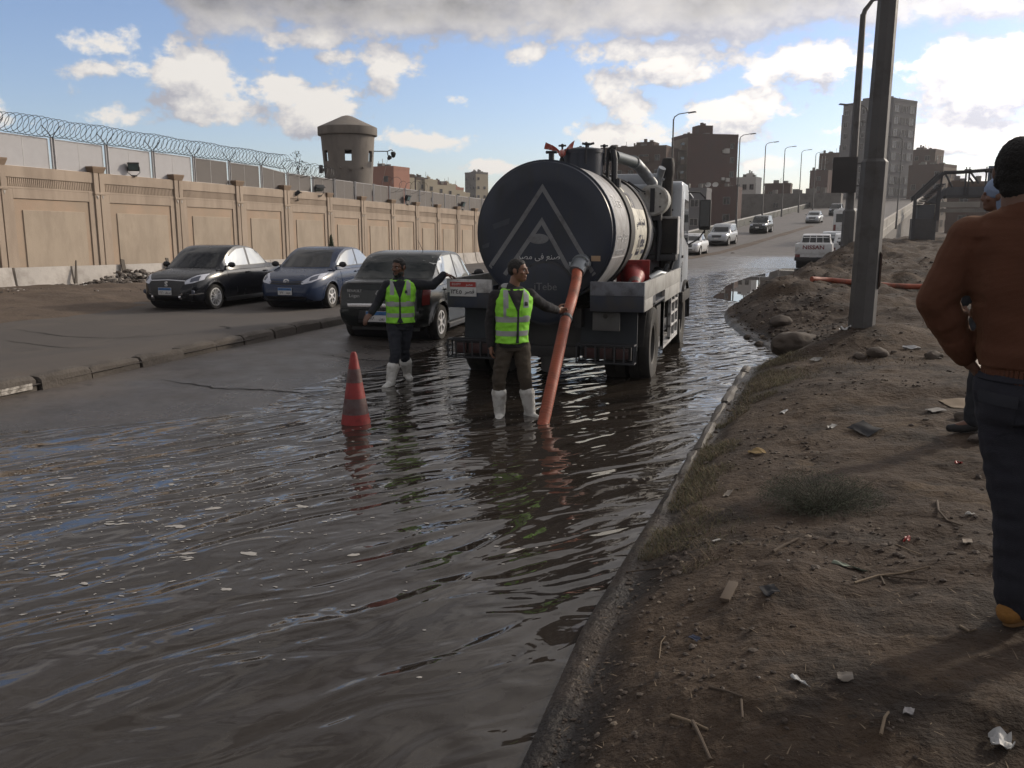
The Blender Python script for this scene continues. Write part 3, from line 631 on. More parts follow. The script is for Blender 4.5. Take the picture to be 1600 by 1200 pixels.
# ------------------------------------------------------------------ concrete barriers along the foot of the wall
bar_y = 8.0; k = 0
proto = None
barrier_cols = ['first', 'second']
while bar_y < 66:
    ln = 2.18; yc = bar_y + ln / 2; zg = float(plat_z(float(wall_x(yc)) + .8, yc)) - .12; x = float(wall_x(yc)) + .55
    if proto is None:
        b = MB(); prof = [(-.3, 0), (.3, 0), (.3, .12), (.16, .34), (.085, .86), (-.085, .86), (-.16, .34), (-.3, .12)]; vs = [(px, s * (ln / 2 - .035), pz) for s in (-1, 1) for px, pz in prof]; n = len(prof)
        b.add(vs, [(j, (j + 1) % n, n + (j + 1) % n, n + j) for j in range(n)] + [tuple(range(n))[::-1], tuple(range(n, 2 * n))])
        me = b.mesh('concrete_barrier', M_conc, 30, .012); proto = me
    slope = -.0145 if yc > 20 else 0
    o = link_mesh('concrete_barrier', proto, None, (x, yc, zg), (slope, random.uniform(-.02, .02), WA + random.uniform(-.01, .01)))
    lab = 'pale concrete barrier section butted end to end along the foot of the tan wall'
    if 20 < yc < 28: lab = ['pale concrete barrier at the far left beside the first leaning slat', 'pale concrete barrier between the slim leaning slat and the broad slat', 'pale concrete barrier behind the rubble heap near the black car', 'pale concrete barrier half behind the black sedan'][min(3, int((yc - 20) / 2.18))]
    prop(o, lab, 'barrier', 'concrete barriers at the foot of the wall'); bar_y += ln
M_slat = MAT('weathered_board', (.085, .07, .056), .85, var=.25, bump=.4)
for (px_y, lean, ln, w0, w1, lab) in ((22.95, -.42, 1.0, .12, .035, 'slim pointed dark slat leaning against the pale barrier'), (25.15, -.20, .95, .22, .17, 'broad dark slat leaning on the barrier above the rubble'), (27.4, -.14, .95, .17, .14, 'short dark slat sticking up behind the black sedan bonnet')):
    x = float(wall_x(px_y)) + .95; z = float(plat_z(x, px_y)) + .02; b = MB()
    for s in (0, 1): pass
    b.add([(-.02, -w0 / 2, 0), (.02, -w0 / 2, 0), (.02, w0 / 2, 0), (-.02, w0 / 2, 0), (-.02, -w1 / 2 + lean * ln * .0, ln), (.02, -w1 / 2, ln), (.02, w1 / 2, ln), (-.02, w1 / 2, ln)], [(0, 3, 2, 1), (4, 5, 6, 7), (0, 1, 5, 4), (1, 2, 6, 5), (2, 3, 7, 6), (3, 0, 4, 7)])
    prop(b.build('leaning_slat', M_slat, None, (x, px_y + .12, z), (-lean * -.9, -.28, 0), smooth=0, bevel=.006), lab, 'slat', 'slats leaning on the barriers')
# rubble heap by the barrier
def rock_mesh(name, r, seed, mat, sub=2, flat=.7, rough=.35):
    bm = bmesh.new(); bmesh.ops.create_icosphere(bm, subdivisions=sub, radius=r); o = Vector((seed * 3.1, seed * 1.7, seed))
    for v in bm.verts:
        n = mnoise.noise(v.co / r * .9 + o) * rough + mnoise.noise(v.co / r * 2.5 + o) * rough * .4; v.co *= 1 + n; v.co.z *= flat
    me = bpy.data.meshes.new(name); bm.to_mesh(me); bm.free(); me.materials.append(mat); me.polygons.foreach_set('use_smooth', [True] * len(me.polygons)); me.set_sharp_from_angle(angle=R(28)); return me
M_rub = [MAT('broken_concrete', (.26, .235, .21), .9, var=.3, bump=.4), MAT('dark_rubble', (.085, .07, .06), .9, var=.3, bump=.4), MAT('white_rubbish', (.55, .54, .52), .7, var=.2)]
def join_rocks(name, places, mats, kinds=5, seed=2):
    """many small stones in one mesh: places = (x, y, z, r, material)"""
    rr = random.Random(seed); pr_ = [rock_mesh('r', 1, s + seed, mats[0], 1, .7, .5) for s in range(kinds)]
    V = []; F = []; MI = []
    pv = [(np.array([v.co[:] for v in p.vertices]), [tuple(f.vertices) for f in p.polygons]) for p in pr_]
    off = 0
    for (x, y, z, r, mi) in places:
        v, f = rr.choice(pv); a = rr.uniform(0, 6.28); c, s = math.cos(a), math.sin(a); sx, sy, szz = rr.uniform(.6, 1.3), rr.uniform(.6, 1.2), rr.uniform(.5, 1)
        vx, vy = v[:, 0] * sx, v[:, 1] * sy
        V.append(np.stack([x + r * (vx * c - vy * s), y + r * (vx * s + vy * c), z + r * v[:, 2] * szz], 1)); F += [tuple(i + off for i in q) for q in f]; MI += [mi] * len(f); off += len(v)
    me = bpy.data.meshes.new(name); me.from_pydata(np.concatenate(V).tolist(), [], F)
    for m in mats: me.materials.append(m)
    me.polygons.foreach_set('material_index', MI); me.update(); return link_mesh(name, me)
pl = []
for _ in range(520):
    y = random.gauss(25.3, 1.5); x = float(wall_x(y)) + 1.25 + abs(random.gauss(0, .45)); r = random.uniform(.03, .13) * (1.5 if random.random() < .1 else 1)
    h = .45 * math.exp(-((y - 25.2) / 1.6) ** 2) * math.exp(-((x - wall_x(y) - 1.3) / .55) ** 2)
    pl.append((x, y, float(plat_z(x, y)) + .14 + h * random.uniform(.2, 1), r, random.choice([0, 0, 1, 1, 1, 1, 2] if r < .08 else [0, 1, 1])))
for _ in range(330):
    y = random.uniform(18, 25.5); x = float(wall_x(y)) + random.uniform(1.0, 2.4 + (random.random() < .2) * 3); pl.append((x, y, float(plat_z(x, y)) + .16, random.uniform(.015, .06), random.choice([0, 1, 1, 1, 2])))
prop(join_rocks('rubble', pl, M_rub), kind='stuff')
# ------------------------------------------------------------------ floodlights standing on the wall
M_lampb = MAT('black_lamp_housing', (.02, .022, .024), .5); M_lglass = MAT('lamp_glass', (.10, .15, .16), .06, var=.2, spec=.8)
def flood(y, z, s, rz, label, tilt=.35):
    t = thing('floodlight', label, 'floodlight', (float(wall_x(y)) + .06, y, z), rz, 'floodlights along the wall')
    h = T(0, 0, .42 * s) @ ry(tilt)
    b = MB(); b.box((0, 0, 0), (.16 * s, .46 * s, .36 * s), M=h); 
    for k in range(5): b.box((-.10 * s, (-.16 + .08 * k) * s, 0), (.06 * s, .02 * s, .28 * s), M=h)
    b.build('housing', M_lampb, t, bevel=.012 * s)
    b = MB(); b.box((.085 * s, 0, .02 * s), (.012 * s, .40 * s, .27 * s), M=h); b.build('front_glass', M_lglass, t, smooth=0)
    b = MB(); b.box((.10 * s, 0, .19 * s), (.09 * s, .50 * s, .018 * s), M=h); b.build('visor', M_lampb, t, smooth=0)
    b = MB(); b.box((0, 0, .02), (.14 * s, .26 * s, .04)); 
    for q in (-1, 1): b.tube([(0, q * .1 * s, .03), (0, q * .25 * s, .16 * s), (0, q * .25 * s, .42 * s)], .014 * s, 6)
    b.build('bracket', M_lampb, t)
flood(27.0, wall_top(27.0) + .02, .82, -.95, 'large black floodlight with square glass on the wall before the pale sheets')
flood(37.4, wall_top(37.3) - .42, .8, .6, 'small black floodlight hanging low beside the stepped pilaster', .9)
flood(39.3, wall_top(39.5) + .02, .95, -.6, 'tilted black floodlight just left below the watchtower', .9)
flood(49.0, wall_top(49) + .02, .95, 0, 'grey upright floodlight right of the watchtower on the wall')
flood(57.4, wall_top(57.4) + .02, .95, 0, 'farthest small floodlight on the wall near the tanker')
# ------------------------------------------------------------------ watchtower behind the wall
M_tow = MAT('watchtower_concrete', (.20, .178, .158), .92, var=.12, scale=.8, bump=.3, bscale=14, dirt=(.14, .125, .112), damt=.5, dscale=1.2, dsq=(1, 1, .3))
def watchtower():
    t = thing('watchtower', 'round grey concrete watchtower with conical roof rising behind the wall', 'watchtower', (-26.75, 51.8, .35), R(27.5))
    zt, zb, r0, r1 = 7.35, 3.95, 1.47, 1.70
    b = MB(); b.lathe([(r0, zb), (r1, zt), (r1 - .17, zt), (r0 - .17, zb)], 40, cap=False)
    k = 40; b.f += [(3 * k + j, 3 * k + (j + 1) % k, (j + 1) % k, j) for j in range(k)]; b.m += [0] * k
    me = b.mesh('shaft', M_tow, 40)
    cuts = []
    for a in (0, 60, 120):
        c = MB(); c.box((0, 0, 6.05), (.42, 5, .66), rz=R(a)); cuts.append(c.mesh('cut', M_dark, 0))
    me = boolean(me, cuts); me.polygons.foreach_set('use_smooth', [True] * len(me.polygons)); me.set_sharp_from_angle(angle=R(40)); link_mesh('shaft', me, t)
    b = MB(); b.lathe([(1.45, 7.35), (1.86, 7.36), (1.88, 7.40), (1.88, 7.86), (1.80, 7.9), (.95, 8.28), (.35, 8.56), (.10, 8.62), (0.001, 8.63)], 40); b.build('roof', M_tow, t, smooth=28)
    b = MB(); b.lathe([(1.25, 1.2), (1.25, 3.5), (1.42, 3.75), (1.47, 3.95)], 28)
    for a in range(0, 360, 45): b.box((1.36 * math.cos(R(a)), 1.36 * math.sin(R(a)), 3.78), (.3, .22, .34), rz=R(a))
    b.build('base', MAT('dark_tower_base', (.06, .055, .052), .9), t)
    b = MB(); b.lathe([(1.30, 4.0), (1.30, 4.06)], 28); b.build('floor_slab', M_tow, t)
    b = MB(); b.tube([(1.0, -1.75, 3.5), (-.0, -1.72, 4.35)], .09, 8); b.ball((.0, -1.72, 4.37), .12); b.build('pipe', M_concd, t)
    b = MB()
    for (x, y, z) in ((-.55, -1.52, 5.3), (.9, -1.35, 5.3), (.1, -1.6, 5.2)): b.box((x, y, z), (.22, .14, .08), rz=math.atan2(y, x))
    b.build('spout', M_tow, t)
    # lamps on their arms
    b = MB(); b.tube([(1.55, -.2, 6.42), (2.5, -.3, 6.42), (2.72, -.32, 6.52), (2.84, -.32, 6.46)], .03, 6); b.build('lamp_arm', M_lampb, t)
    b = MB(); b.lathe([(.04, 0), (.12, .08), (.17, .28), (.12, .38)], 12, T(2.86, -.32, 6.02)); b.build('lamp_head', M_lampb, t)
    b = MB(); b.lathe([(.04, 0), (.10, .06), (.15, .22), (.10, .3)], 12, T(2.5, -.3, 5.9) @ ry(.7)); b.tube([(2.48, -.3, 6.42), (2.52, -.3, 6.15)], .03, 6); b.build('lamp_head', M_lampb, t)
    b = MB(); b.tube([(2.5, -.3, 5.95), (2.3, -.5, 5.2), (2.05, -.6, 4.2)], .012, 4); b.build('cable', M_conc, t)
    b = MB(); b.box((-1.75, -.35, 5.25), (.2, .4, .5), rz=.2); b.box((-1.62, -.3, 5.2), (.14, .2, .2)); b.build('side_lamp', M_lampb, t, bevel=.02)
watchtower()
# ------------------------------------------------------------------ bare tree behind the fence
def bare_tree(loc, h, label, seed, name='bare_tree', leafy=0):
    rr = random.Random(seed); t = thing(name, label, 'tree', loc); b = MB(); lv = MB()
    def grow(p, d, l, r, depth):
        pts = [p]; q = Vector(p); dd = Vector(d)
        for _ in range(4): dd = (dd + Vector((rr.uniform(-.35, .35), rr.uniform(-.35, .35), rr.uniform(-.1, .3)))).normalized(); q = q + dd * l / 4; pts.append(q.copy())
        tgt = b if depth else tk; tgt.tube(pts, [r * (1 - .11 * i) for i in range(5)], 6)
        if depth < 4:
            for _ in range(rr.randint(2, 3)): k = rr.randint(2, 4); grow(pts[k], (dd + Vector((rr.uniform(-1, 1), rr.uniform(-1, 1), rr.uniform(-.3, .6)))).normalized(), l * rr.uniform(.55, .75), r * .55, depth + 1)
        elif leafy:
            for _ in range(leafy): c = pts[-1] + Vector([rr.uniform(-.15, .15) for _ in range(3)]); a = Vector([rr.uniform(-.07, .07) for _ in range(3)]); bb_ = Vector([rr.uniform(-.07, .07) for _ in range(3)]); lv.add([c, c + a, c + a + bb_, c + bb_], [(0, 1, 2, 3)])
    tk = MB(); grow((0, 0, 0), (0, 0, 1), h * .45, h * .022, 0)
    M_bark = bpy.data.materials.get('dry_bark') or MAT('dry_bark', (.05, .042, .036), .9); tk.build('trunk', M_bark, t); b.build('branches', M_bark, t)
    if leafy: lv.build('leaves', bpy.data.materials.get('dark_leaf') or MAT('dark_leaf', (.045, .062, .032), .7, var=.3), t, smooth=0)
bare_tree((-24.2, 42.0, 3.3), 2.7, 'bare gnarled tree standing behind the razor wire by the watchtower', 12, leafy=3)
# small cypress peeping above the blue car
def cypress(loc, h, label):
    t = thing('small_cypress', label, 'tree', loc); rr = random.Random(2); b = MB(); b.tube([(0, 0, 0), (0, 0, h * .9)], [.05, .01], 6); b.build('trunk', bpy.data.materials['dry_bark'], t); b = MB()
    for _ in range(900):
        z = h * (.1 + .9 * rr.random()); r = .27 * (1 - (z / h)) ** .6 * rr.uniform(.5, 1.05); a = rr.uniform(0, 6.28); c = Vector((r * math.cos(a), r * math.sin(a), z)); u_ = Vector((rr.uniform(-.05, .05), rr.uniform(-.05, .05), .10)); w_ = Vector((-math.sin(a), math.cos(a), 0)) * .03; b.add([c - w_, c + w_, c + u_], [(0, 1, 2)])
    b.build('foliage', bpy.data.materials['dark_leaf'], t, smooth=0)
cypress((-19.6, 36.0, -.2), 1.75, 'small dark cypress peeping over the roof of the blue sedan')

# ------------------------------------------------------------------ vacuum tanker truck (local frame: y forward, x right)
M_navy = MAT('navy_tank_paint', (.012, .019, .037), .36, var=.2, scale=1.5, dirt=(.030, .032, .036), damt=.55, dscale=3.2, dsq=(1, 1, .2))
M_navy2 = MAT('navy_deck_paint', (.022, .030, .050), .55, var=.2, dirt=(.05, .048, .046), damt=.55)
M_tgrey = MAT('grey_tank_skin', (.30, .30, .31), .45, var=.12, scale=2, dirt=(.17, .165, .16), damt=.6, dscale=3)
M_tcream = MAT('cream_sticker_skin', (.56, .54, .46), .5, var=.06, dirt=(.20, .19, .17), damt=.55, dscale=2.6)
M_soot = MAT('sooty_skin', (.10, .10, .10), .6, var=.4, scale=5)
M_stripe = MAT('grey_chevron_tape', (.17, .175, .185), .5, var=.1, dirt=(.10, .10, .105), damt=.4, dscale=6)
M_trim = MAT('scuffed_white_paint', (.48, .48, .48), .6, var=.1, dirt=(.14, .13, .12), damt=.5, dscale=5)
M_cab = MAT('pale_blue_cab_paint', (.40, .43, .47), .35, var=.06, coat=.3, dirt=(.22, .22, .22), damt=.3)
M_steel = MAT('grey_pipe_steel', (.24, .26, .28), .38, metal=.4, var=.12, dirt=(.12, .12, .12), damt=.4)
M_bolt = MAT('dark_steel', (.035, .037, .042), .5, metal=.3, var=.2)
M_tyre = MAT('tyre_rubber', (.018, .017, .016), .82, var=.25, scale=8, bump=.2, dirt=(.06, .052, .043), damt=.45)
M_glassd = MAT('dark_window_glass', (.012, .015, .017), .03, var=.1, spec=.7)
M_chas = MAT('chassis_black', (.014, .014, .015), .7, var=.3, dirt=(.04, .034, .03), damt=.5)
M_hose = MAT('orange_hose', (.30, .066, .030), .55, var=.12, scale=6, dirt=(.12, .045, .028), damt=.6, dscale=4)
M_redl = MAT('red_lamp_plastic', (.045, .010, .010), .45, dirt=(.03, .022, .02), damt=.6, dscale=8)
M_yel = MAT('tan_sticker', (.38, .26, .16), .6)
M_whitep = MAT('white_print', (.55, .55, .56), .6, var=.05)
M_inkb = MAT('blue_black_ink', (.03, .035, .07), .6)
M_plw = MAT('plate_white', (.55, .55, .55), .45, var=.05); M_plr = MAT('plate_red', (.33, .035, .03), .45); M_plb = MAT('plate_blue', (.03, .13, .33), .4); M_ink = MAT('plate_ink', (.015, .015, .017), .5)
TRK = thing('tanker_truck', 'dark navy sewage suction tanker with grey chevron on its round rear, standing in the flood', 'truck', (-2.76, 10.4, -.075))
def tank():
    Rk = .868; zc = 1.955; y0, y1 = .06, 3.62
    Mx = T(0, 0, zc) @ rx(-math.pi / 2)                   # lathe axis to +y
    b = MB(); b.lathe([(.001, .045), (.3, .04), (.6, .025), (.78, .012), (.85, .035), (Rk - .006, .075), (Rk - .006, .12)], 72, Mx, cap=False)
    b.lathe([(Rk - .004, .115), (Rk, 3.55), (.80, 3.66), (.4, 3.74), (.001, 3.76)], 72, Mx, cap=False)
    tk = b.build('tank', M_navy, TRK, smooth=30); tree = bvh(tk.data)
    b = MB(); b.lathe([(Rk - .01, .085), (Rk + .016, .085), (Rk + .016, .125), (Rk - .01, .125)], 72, Mx, cap=False); b.build('rear_rim', M_navy, tk)
    def band(nm, ya, yb, a0, a1, mat, r=.004, n=48):
        vs = []; fs = []
        for i in range(n + 1):
            a = R(a0 + (a1 - a0) * i / n)
            for (rr_, y) in ((Rk - .01, ya), (Rk + r, ya), (Rk + r, yb), (Rk - .01, yb)): vs.append((rr_ * math.cos(a), y, zc + rr_ * math.sin(a)))
        for i in range(n):
            for j in range(4): fs.append((4 * i + j, 4 * i + (j + 1) % 4, 4 * i + 4 + (j + 1) % 4, 4 * i + 4 + j))
        fs += [(0, 1, 2, 3), tuple(4 * n + j for j in (3, 2, 1, 0))]
        b = MB(); b.add(vs, fs); return b.build(nm, mat, tk)
    band('tank_panel', .13, 1.17, -62, 66, M_tgrey); band('tank_panel', 1.52, 2.78, -58, 48, M_tcream); band('tank_panel', 2.95, 3.5, -60, 70, M_tgrey); band('soot_stain', 1.9, 2.9, 22, 52, M_soot, .006)
    band('tank_panel', .13, 1.17, 114, 235, M_tgrey); band('tank_panel', 1.52, 2.78, 120, 235, M_tcream)
    band('hoop', 1.18, 1.50, -90, 270, M_chas, .03, 72); band('hoop', 2.80, 2.93, -90, 270, M_chas, .03, 72); band('hoop', 3.52, 3.6, -90, 270, M_chas, .02, 72)
    # chevrons of tape on the rear
    def strip(p, q, w, nm='chevron_stripe'):
        p = Vector((p[0], p[1], 0)); q = Vector((q[0], q[1], 0)); d = (q - p).normalized(); n = Vector((-d.y, d.x, 0)) * w / 2
        e = .0
        return [(p + n).to_2d()[:], (q + n).to_2d()[:]], [(p - n).to_2d()[:], (q - n).to_2d()[:]]
    w = .052
    def chev(ax, az, lx, lz, rx_, rz_):
        for (sx, sz) in ((lx, lz), (rx_, rz_)):
            dx, dz = sx - ax, sz - az; ln = math.hypot(dx, dz); ux, uz = dx / ln, dz / ln; k = w / abs(ux) if abs(ux) > .01 else w
            # mitred at the apex: the upper and lower edge both start on the centre line
            top = [(ax, az + .5 * w / abs(ux)), (sx - uz * (-1 if sx > ax else 1) * -w / 2 * -1, sz + abs(ux) * w / 2)]
            top = [(ax, az + .5 * w / abs(ux)), (sx + (abs(uz) * w / 2 if sx > ax else -abs(uz) * w / 2), sz + abs(ux) * w / 2)]
            bot = [(ax, az - .5 * w / abs(ux)), (sx - (abs(uz) * w / 2 if sx > ax else -abs(uz) * w / 2), sz - abs(ux) * w / 2)]
            put_patch('chevron_stripe', tree, top, bot, 'R', M_stripe, tk, n=24, m=1, off=.003, skirt=.006)
    chev(-.02, 2.50, -.755, 1.44, .70, 1.36); chev(-.03, 2.10, -.50, 1.44, .46, 1.28)
    el = [(-.07 + .13 * math.cos(a), 1.885 + .062 * math.sin(a)) for a in np.linspace(math.pi, 0, 13)]; el2 = [(x, 3.77 - z) for x, z in el]
    put_patch('oval_sticker', tree, el, el2, 'R', M_stripe, tk, n=14, m=4, off=.004, skirt=.007)
    put_patch('tan_sticker', tree, [(.60, 1.685), (.715, 1.685)], [(.60, 1.62), (.715, 1.62)], 'R', M_yel, tk, n=3, m=2, off=.004)
    put_patch('scrape', tree, [(-.66, 2.06), (-.44, 2.14)], [(-.64, 2.00), (-.45, 2.07)], 'R', MAT('scraped_paint', (.045, .052, .066), .6, var=.3), tk, n=5, m=2, off=.002)
    put_patch('scrape', tree, [(-.80, 1.80), (-.70, 1.84)], [(-.79, 1.76), (-.71, 1.78)], 'R', bpy.data.materials['scraped_paint'], tk, n=4, m=2, off=.002)
    put_text('lettering', 'ﺮﺼﻣ ﻰﻓ ﻊﻨﺻ', .10, M_whitep, tk, (-.06, .026, 1.665), (R(90), 0, 0), .004, 1.0)
    # manhole cover low on the rear, with its name
    mc = MB(); mc.lathe([(.40, 0), (.40, -.035), (.38, -.05), (.30, -.06), (.001, -.085)], 40, T(.03, .06, 1.22) @ rx(-math.pi / 2)); cv = mc.build('manhole_cover', M_navy, TRK)
    b = MB(); b.lathe([(.37, -.052), (.40, -.046), (.40, -.03), (.37, -.03)], 40, T(.03, .06, 1.22) @ rx(-math.pi / 2), cap=False); b.build('cover_rim', M_bolt, cv)
    put_text('lettering', 'iTebe', .13, M_stripe, cv, (.04, -.028, 1.30), (R(90), 0, 0), .004)
    for a in range(0, 360, 30):
        b = MB(); b.lathe([(.016, -.058), (.016, -.035)], 6, T(.03 + .385 * math.cos(R(a)), .06, 1.22 + .385 * math.sin(R(a))) @ rx(-math.pi / 2)); b.build('bolt', M_bolt, cv, smooth=0)
    # outlet valve for the hose
    b = MB(); A = Vector((.50, .06, 1.62)); B = Vector((.47, -.20, 1.50)); b.tube([A, A + Vector((0, -.10, -.01)), A + Vector((-.01, -.19, -.05)), B], [.085, .09, .095, .095], 18); b.tube([A + Vector((-.005, -.13, -.02)), A + Vector((-.007, -.16, -.033))], .115, 18)
    for s in (-1, 1): b.box((.49 + s * .105, -.10, 1.59), (.03, .16, .05))
    b.build('outlet_valve', M_steel, TRK, bevel=.004)
    # writing along the side
    def wrap(s, size, yc, ang, mat, dep=.004, nm='lettering'):
        me = text_mesh(s, size, dep); me.materials.clear(); me.materials.append(mat)
        for v in me.vertices:
            x, y, z = v.co; a = ang + y / Rk; r_ = Rk + .007 + z; v.co = (r_ * math.cos(a), yc + x, zc + r_ * math.sin(a))
        return link_mesh(nm, me, tk)
    wrap('iTebe', .24, .62, R(26), M_whitep); wrap('ﺮﺼﻣ ﻰﻓ ﻊﻨﺻ', .15, .66, R(-2), M_whitep); wrap('01000 0200 111', .10, .66, R(-16), M_whitep)
    wrap('iTebe', .26, 2.3, R(-9), M_inkb); wrap('20', .36, 1.9, R(30), M_inkb); wrap('iTebe', .13, 2.15, R(-19), M_inkb); wrap('ﻲﺤﺼﻟﺍ ﻑﺮﺼﻟﺍ', .13, 2.2, R(9), M_inkb)
    b = MB(); 
    band('print_bar', 1.6, 1.78, -25, -19.5, M_inkb, .006, 4); band('print_bar', 2.5, 2.75, -21, -17, M_inkb, .006, 4); band('print_bar', .2, 1.1, -20.5, -19.6, M_whitep, .006, 2)
    # hatch drum, fittings and pipework on top
    b = MB(); hm = T(.22, 1.22, 0); b.lathe([(.265, 2.5), (.265, 2.99), (.275, 2.99), (.275, 3.03), (.255, 3.045), (.15, 3.06), (.001, 3.065)], 32, hm); ht = b.build('hatch', M_navy, TRK)
    for a in (20, 110, 200, 290):
        b = MB(); x, y = .22 + .28 * math.cos(R(a)), 1.22 + .28 * math.sin(R(a)); b.tube([(x, y, 2.84), (x, y, 3.08)], .014, 6); b.tube([(x - .05, y, 3.09), (x + .05, y, 3.09)], .012, 6); b.ball((x, y, 3.09), .025); b.build('hatch_clamp', M_bolt, ht)
    b = MB(); b.tube([(.30, 1.15, 3.05), (.30, 1.15, 3.11)], .014, 6); b.tube([(.22, 1.15, 3.115), (.28, 1.15, 3.10), (.32, 1.15, 3.10), (.38, 1.15, 3.115)], .015, 6); b.build('wing_nut', M_bolt, ht)
    b = MB(); b.tube([(.02, .30, 2.78), (.02, .30, 2.93)], .035, 10); b.tube([(-.05, .30, 2.94), (.09, .30, 2.94)], .018, 8); b.build('vent_fitting', M_bolt, TRK)
    b = MB(); b.lathe([(.05, 2.76), (.045, 2.86), (.02, 2.93), (.012, 2.96)], 10, T(-.02, 1.0, 0)); b.build('valve_knob', M_chas, TRK)
    b = MB(); b.tube([(.62, 1.35, 2.55), (.62, 1.35, 2.92), (.60, 1.36, 3.02), (.58, 1.4, 3.03)], .04, 10); b.tube([(.53, 1.34, 2.6), (.53, 1.34, 3.04), (.58, 1.34, 3.08), (.64, 1.34, 3.06)], .022, 8); b.tube([(.66, 1.36, 2.55), (.66, 1.36, 2.66)], .05, 8); b.build('overflow_valve', M_bolt, TRK)
    b = MB(); b.tube([(.60, 1.40, 2.96), (.60, 3.05, 3.0)], .078, 16); b.build('suction_pipe', MAT('dark_teal_pipe', (.035, .048, .055), .45, var=.15), TRK)
    b = MB(); pts = [(.60, 3.0, 3.0), (.60, 3.2, 3.0)] + [(.60 + .24 * (1 - math.cos(a)), 3.2 + .26 * math.sin(a), 3.0 - .30 * (1 - math.cos(a))) for a in np.linspace(.15, math.pi / 2, 7)] + [(.84, 3.47, 2.6)]
    b.tube(pts, .085, 16); b.tube([(.60, 3.02, 3.0), (.60, 3.05, 3.0)], .10, 16); b.build('pipe_elbow', M_steel, TRK)
    b = MB(); b.tube([(.92, 3.62, 2.62), (.93, 3.62, 2.8), (.95, 3.60, 2.9), (.97, 3.58, 2.94)], [.04, .05, .062, .06], 12); b.tube([(.88, 3.62, 2.80), (1.0, 3.62, 2.76)], .02, 8); b.build('relief_horn', M_steel, TRK)
    b = MB(); cm = T(.86, 0, 2.44) @ rx(-math.pi / 2); b.lathe([(.001, 3.36), (.215, 3.365), (.245, 3.39), (.245, 3.42)], 28, cm, cap=False); b.lathe([(.235, 3.42), (.235, 3.82), (.20, 3.92), (.11, 3.98), (.001, 3.99)], 28, cm, cap=False); cn = b.build('filter_canister', MAT('pale_canister', (.44, .44, .42), .45, var=.12, dirt=(.22, .20, .17), damt=.5, dscale=4), TRK)
    b = MB(); b.box((.86, 3.355, 2.44), (.07, .012, .36)); b.build('strap', M_bolt, cn)
    for (x, z) in ((-.12, .1), (-.12, -.1), (.12, .1), (.12, -.1)): b = MB(); b.lathe([(.014, 3.345), (.014, 3.37)], 6, T(.86 + x, 0, 2.44 + z) @ rx(-math.pi / 2)); b.build('bolt', M_bolt, cn, smooth=0)
    b = MB(); b.tube([(.80, 3.5, 2.25), (.80, 3.45, 2.1), (.86, 3.5, 1.95)], .05, 8); b.tube([(.92, 3.6, 2.25), (.95, 3.6, 1.95), (.93, 3.62, 1.5)], .045, 8); b.box((.84, 3.52, 2.18), (.3, .2, .1)); b.tube([(.5, 3.2, 2.72), (.7, 3.35, 2.58), (.8, 3.4, 2.55)], .012, 5); b.build('valve_cluster', M_bolt, TRK)
    b = MB(); b.lathe([(.09, 1.3), (.09, 2.8), (.105, 2.85), (.105, 3.02), (.085, 3.10), (.001, 3.12)], 20, T(1.02, 3.86, 0)); b.build('air_intake_stack', M_chas, TRK)
tank()
def rag():
    M1 = MAT('red_white_rag', (.50, .10, .075), .85, var=.3, scale=30, dirt=(.60, .55, .52), damt=.5, dscale=12); t = MB()
    for (p, q, w) in (((-.02, .98, 2.96), (-.22, .9, 3.09), .07), ((.0, .99, 2.98), (.16, .93, 3.10), .08)):
        p, q = Vector(p), Vector(q); vs = []
        for i in range(6):
            s = i / 5; c = p.lerp(q, s) + Vector((0, .03 * math.sin(s * 5), .02 * math.sin(s * 4))); ww = w * (.35 + .65 * s); vs += [c + Vector((.2 * ww, 0, ww * .6)), c + Vector((-.2 * ww, .02, -ww * .6))]
        t.add(vs, [(2 * i, 2 * i + 1, 2 * i + 3, 2 * i + 2) for i in range(5)])
    t.ball((-.01, .98, 2.98), (.05, .04, .05)); o = t.build('knotted_rag', M1, None, smooth=60); o.location = TRK.location
    prop(o, 'red and white rag knotted round the fitting beside the tanker hatch', 'rag')
rag()
def plate(name, parent, M, w, h, top, chars_l, chars_r, word='ﺮﺼﻣ', eng='EGYPT'):
    """two-tone number plate in the plane y=0 of M, facing -y"""
    p = part_empty(name, parent); p.matrix_local = M
    b = MB(); b.box((0, 0, 0), (w, .012, h)); b.build('plate_board', M_plw, p, bevel=.004)
    b = MB(); b.box((0, -.0075, h * .30), (w - .012, .004, h * .34)); b.build('plate_band', top, p, smooth=0)
    put_text('plate_lettering', word, h * .27, M_ink if top is M_plb else M_whitep, p, (w * .24, -.0105, h * .30), (R(90), 0, 0), .002); put_text('plate_lettering', eng, h * .22, M_ink if top is M_plb else M_whitep, p, (-w * .24, -.0105, h * .30), (R(90), 0, 0), .002)
    put_text('plate_lettering', chars_l, h * .44, M_ink, p, (-w * .25, -.0078, -h * .19), (R(90), 0, 0), .003, bold=.004 * h); put_text('plate_lettering', chars_r, h * .38, M_ink, p, (w * .25, -.0078, -h * .17), (R(90), 0, 0), .003, bold=.004 * h)
    return p
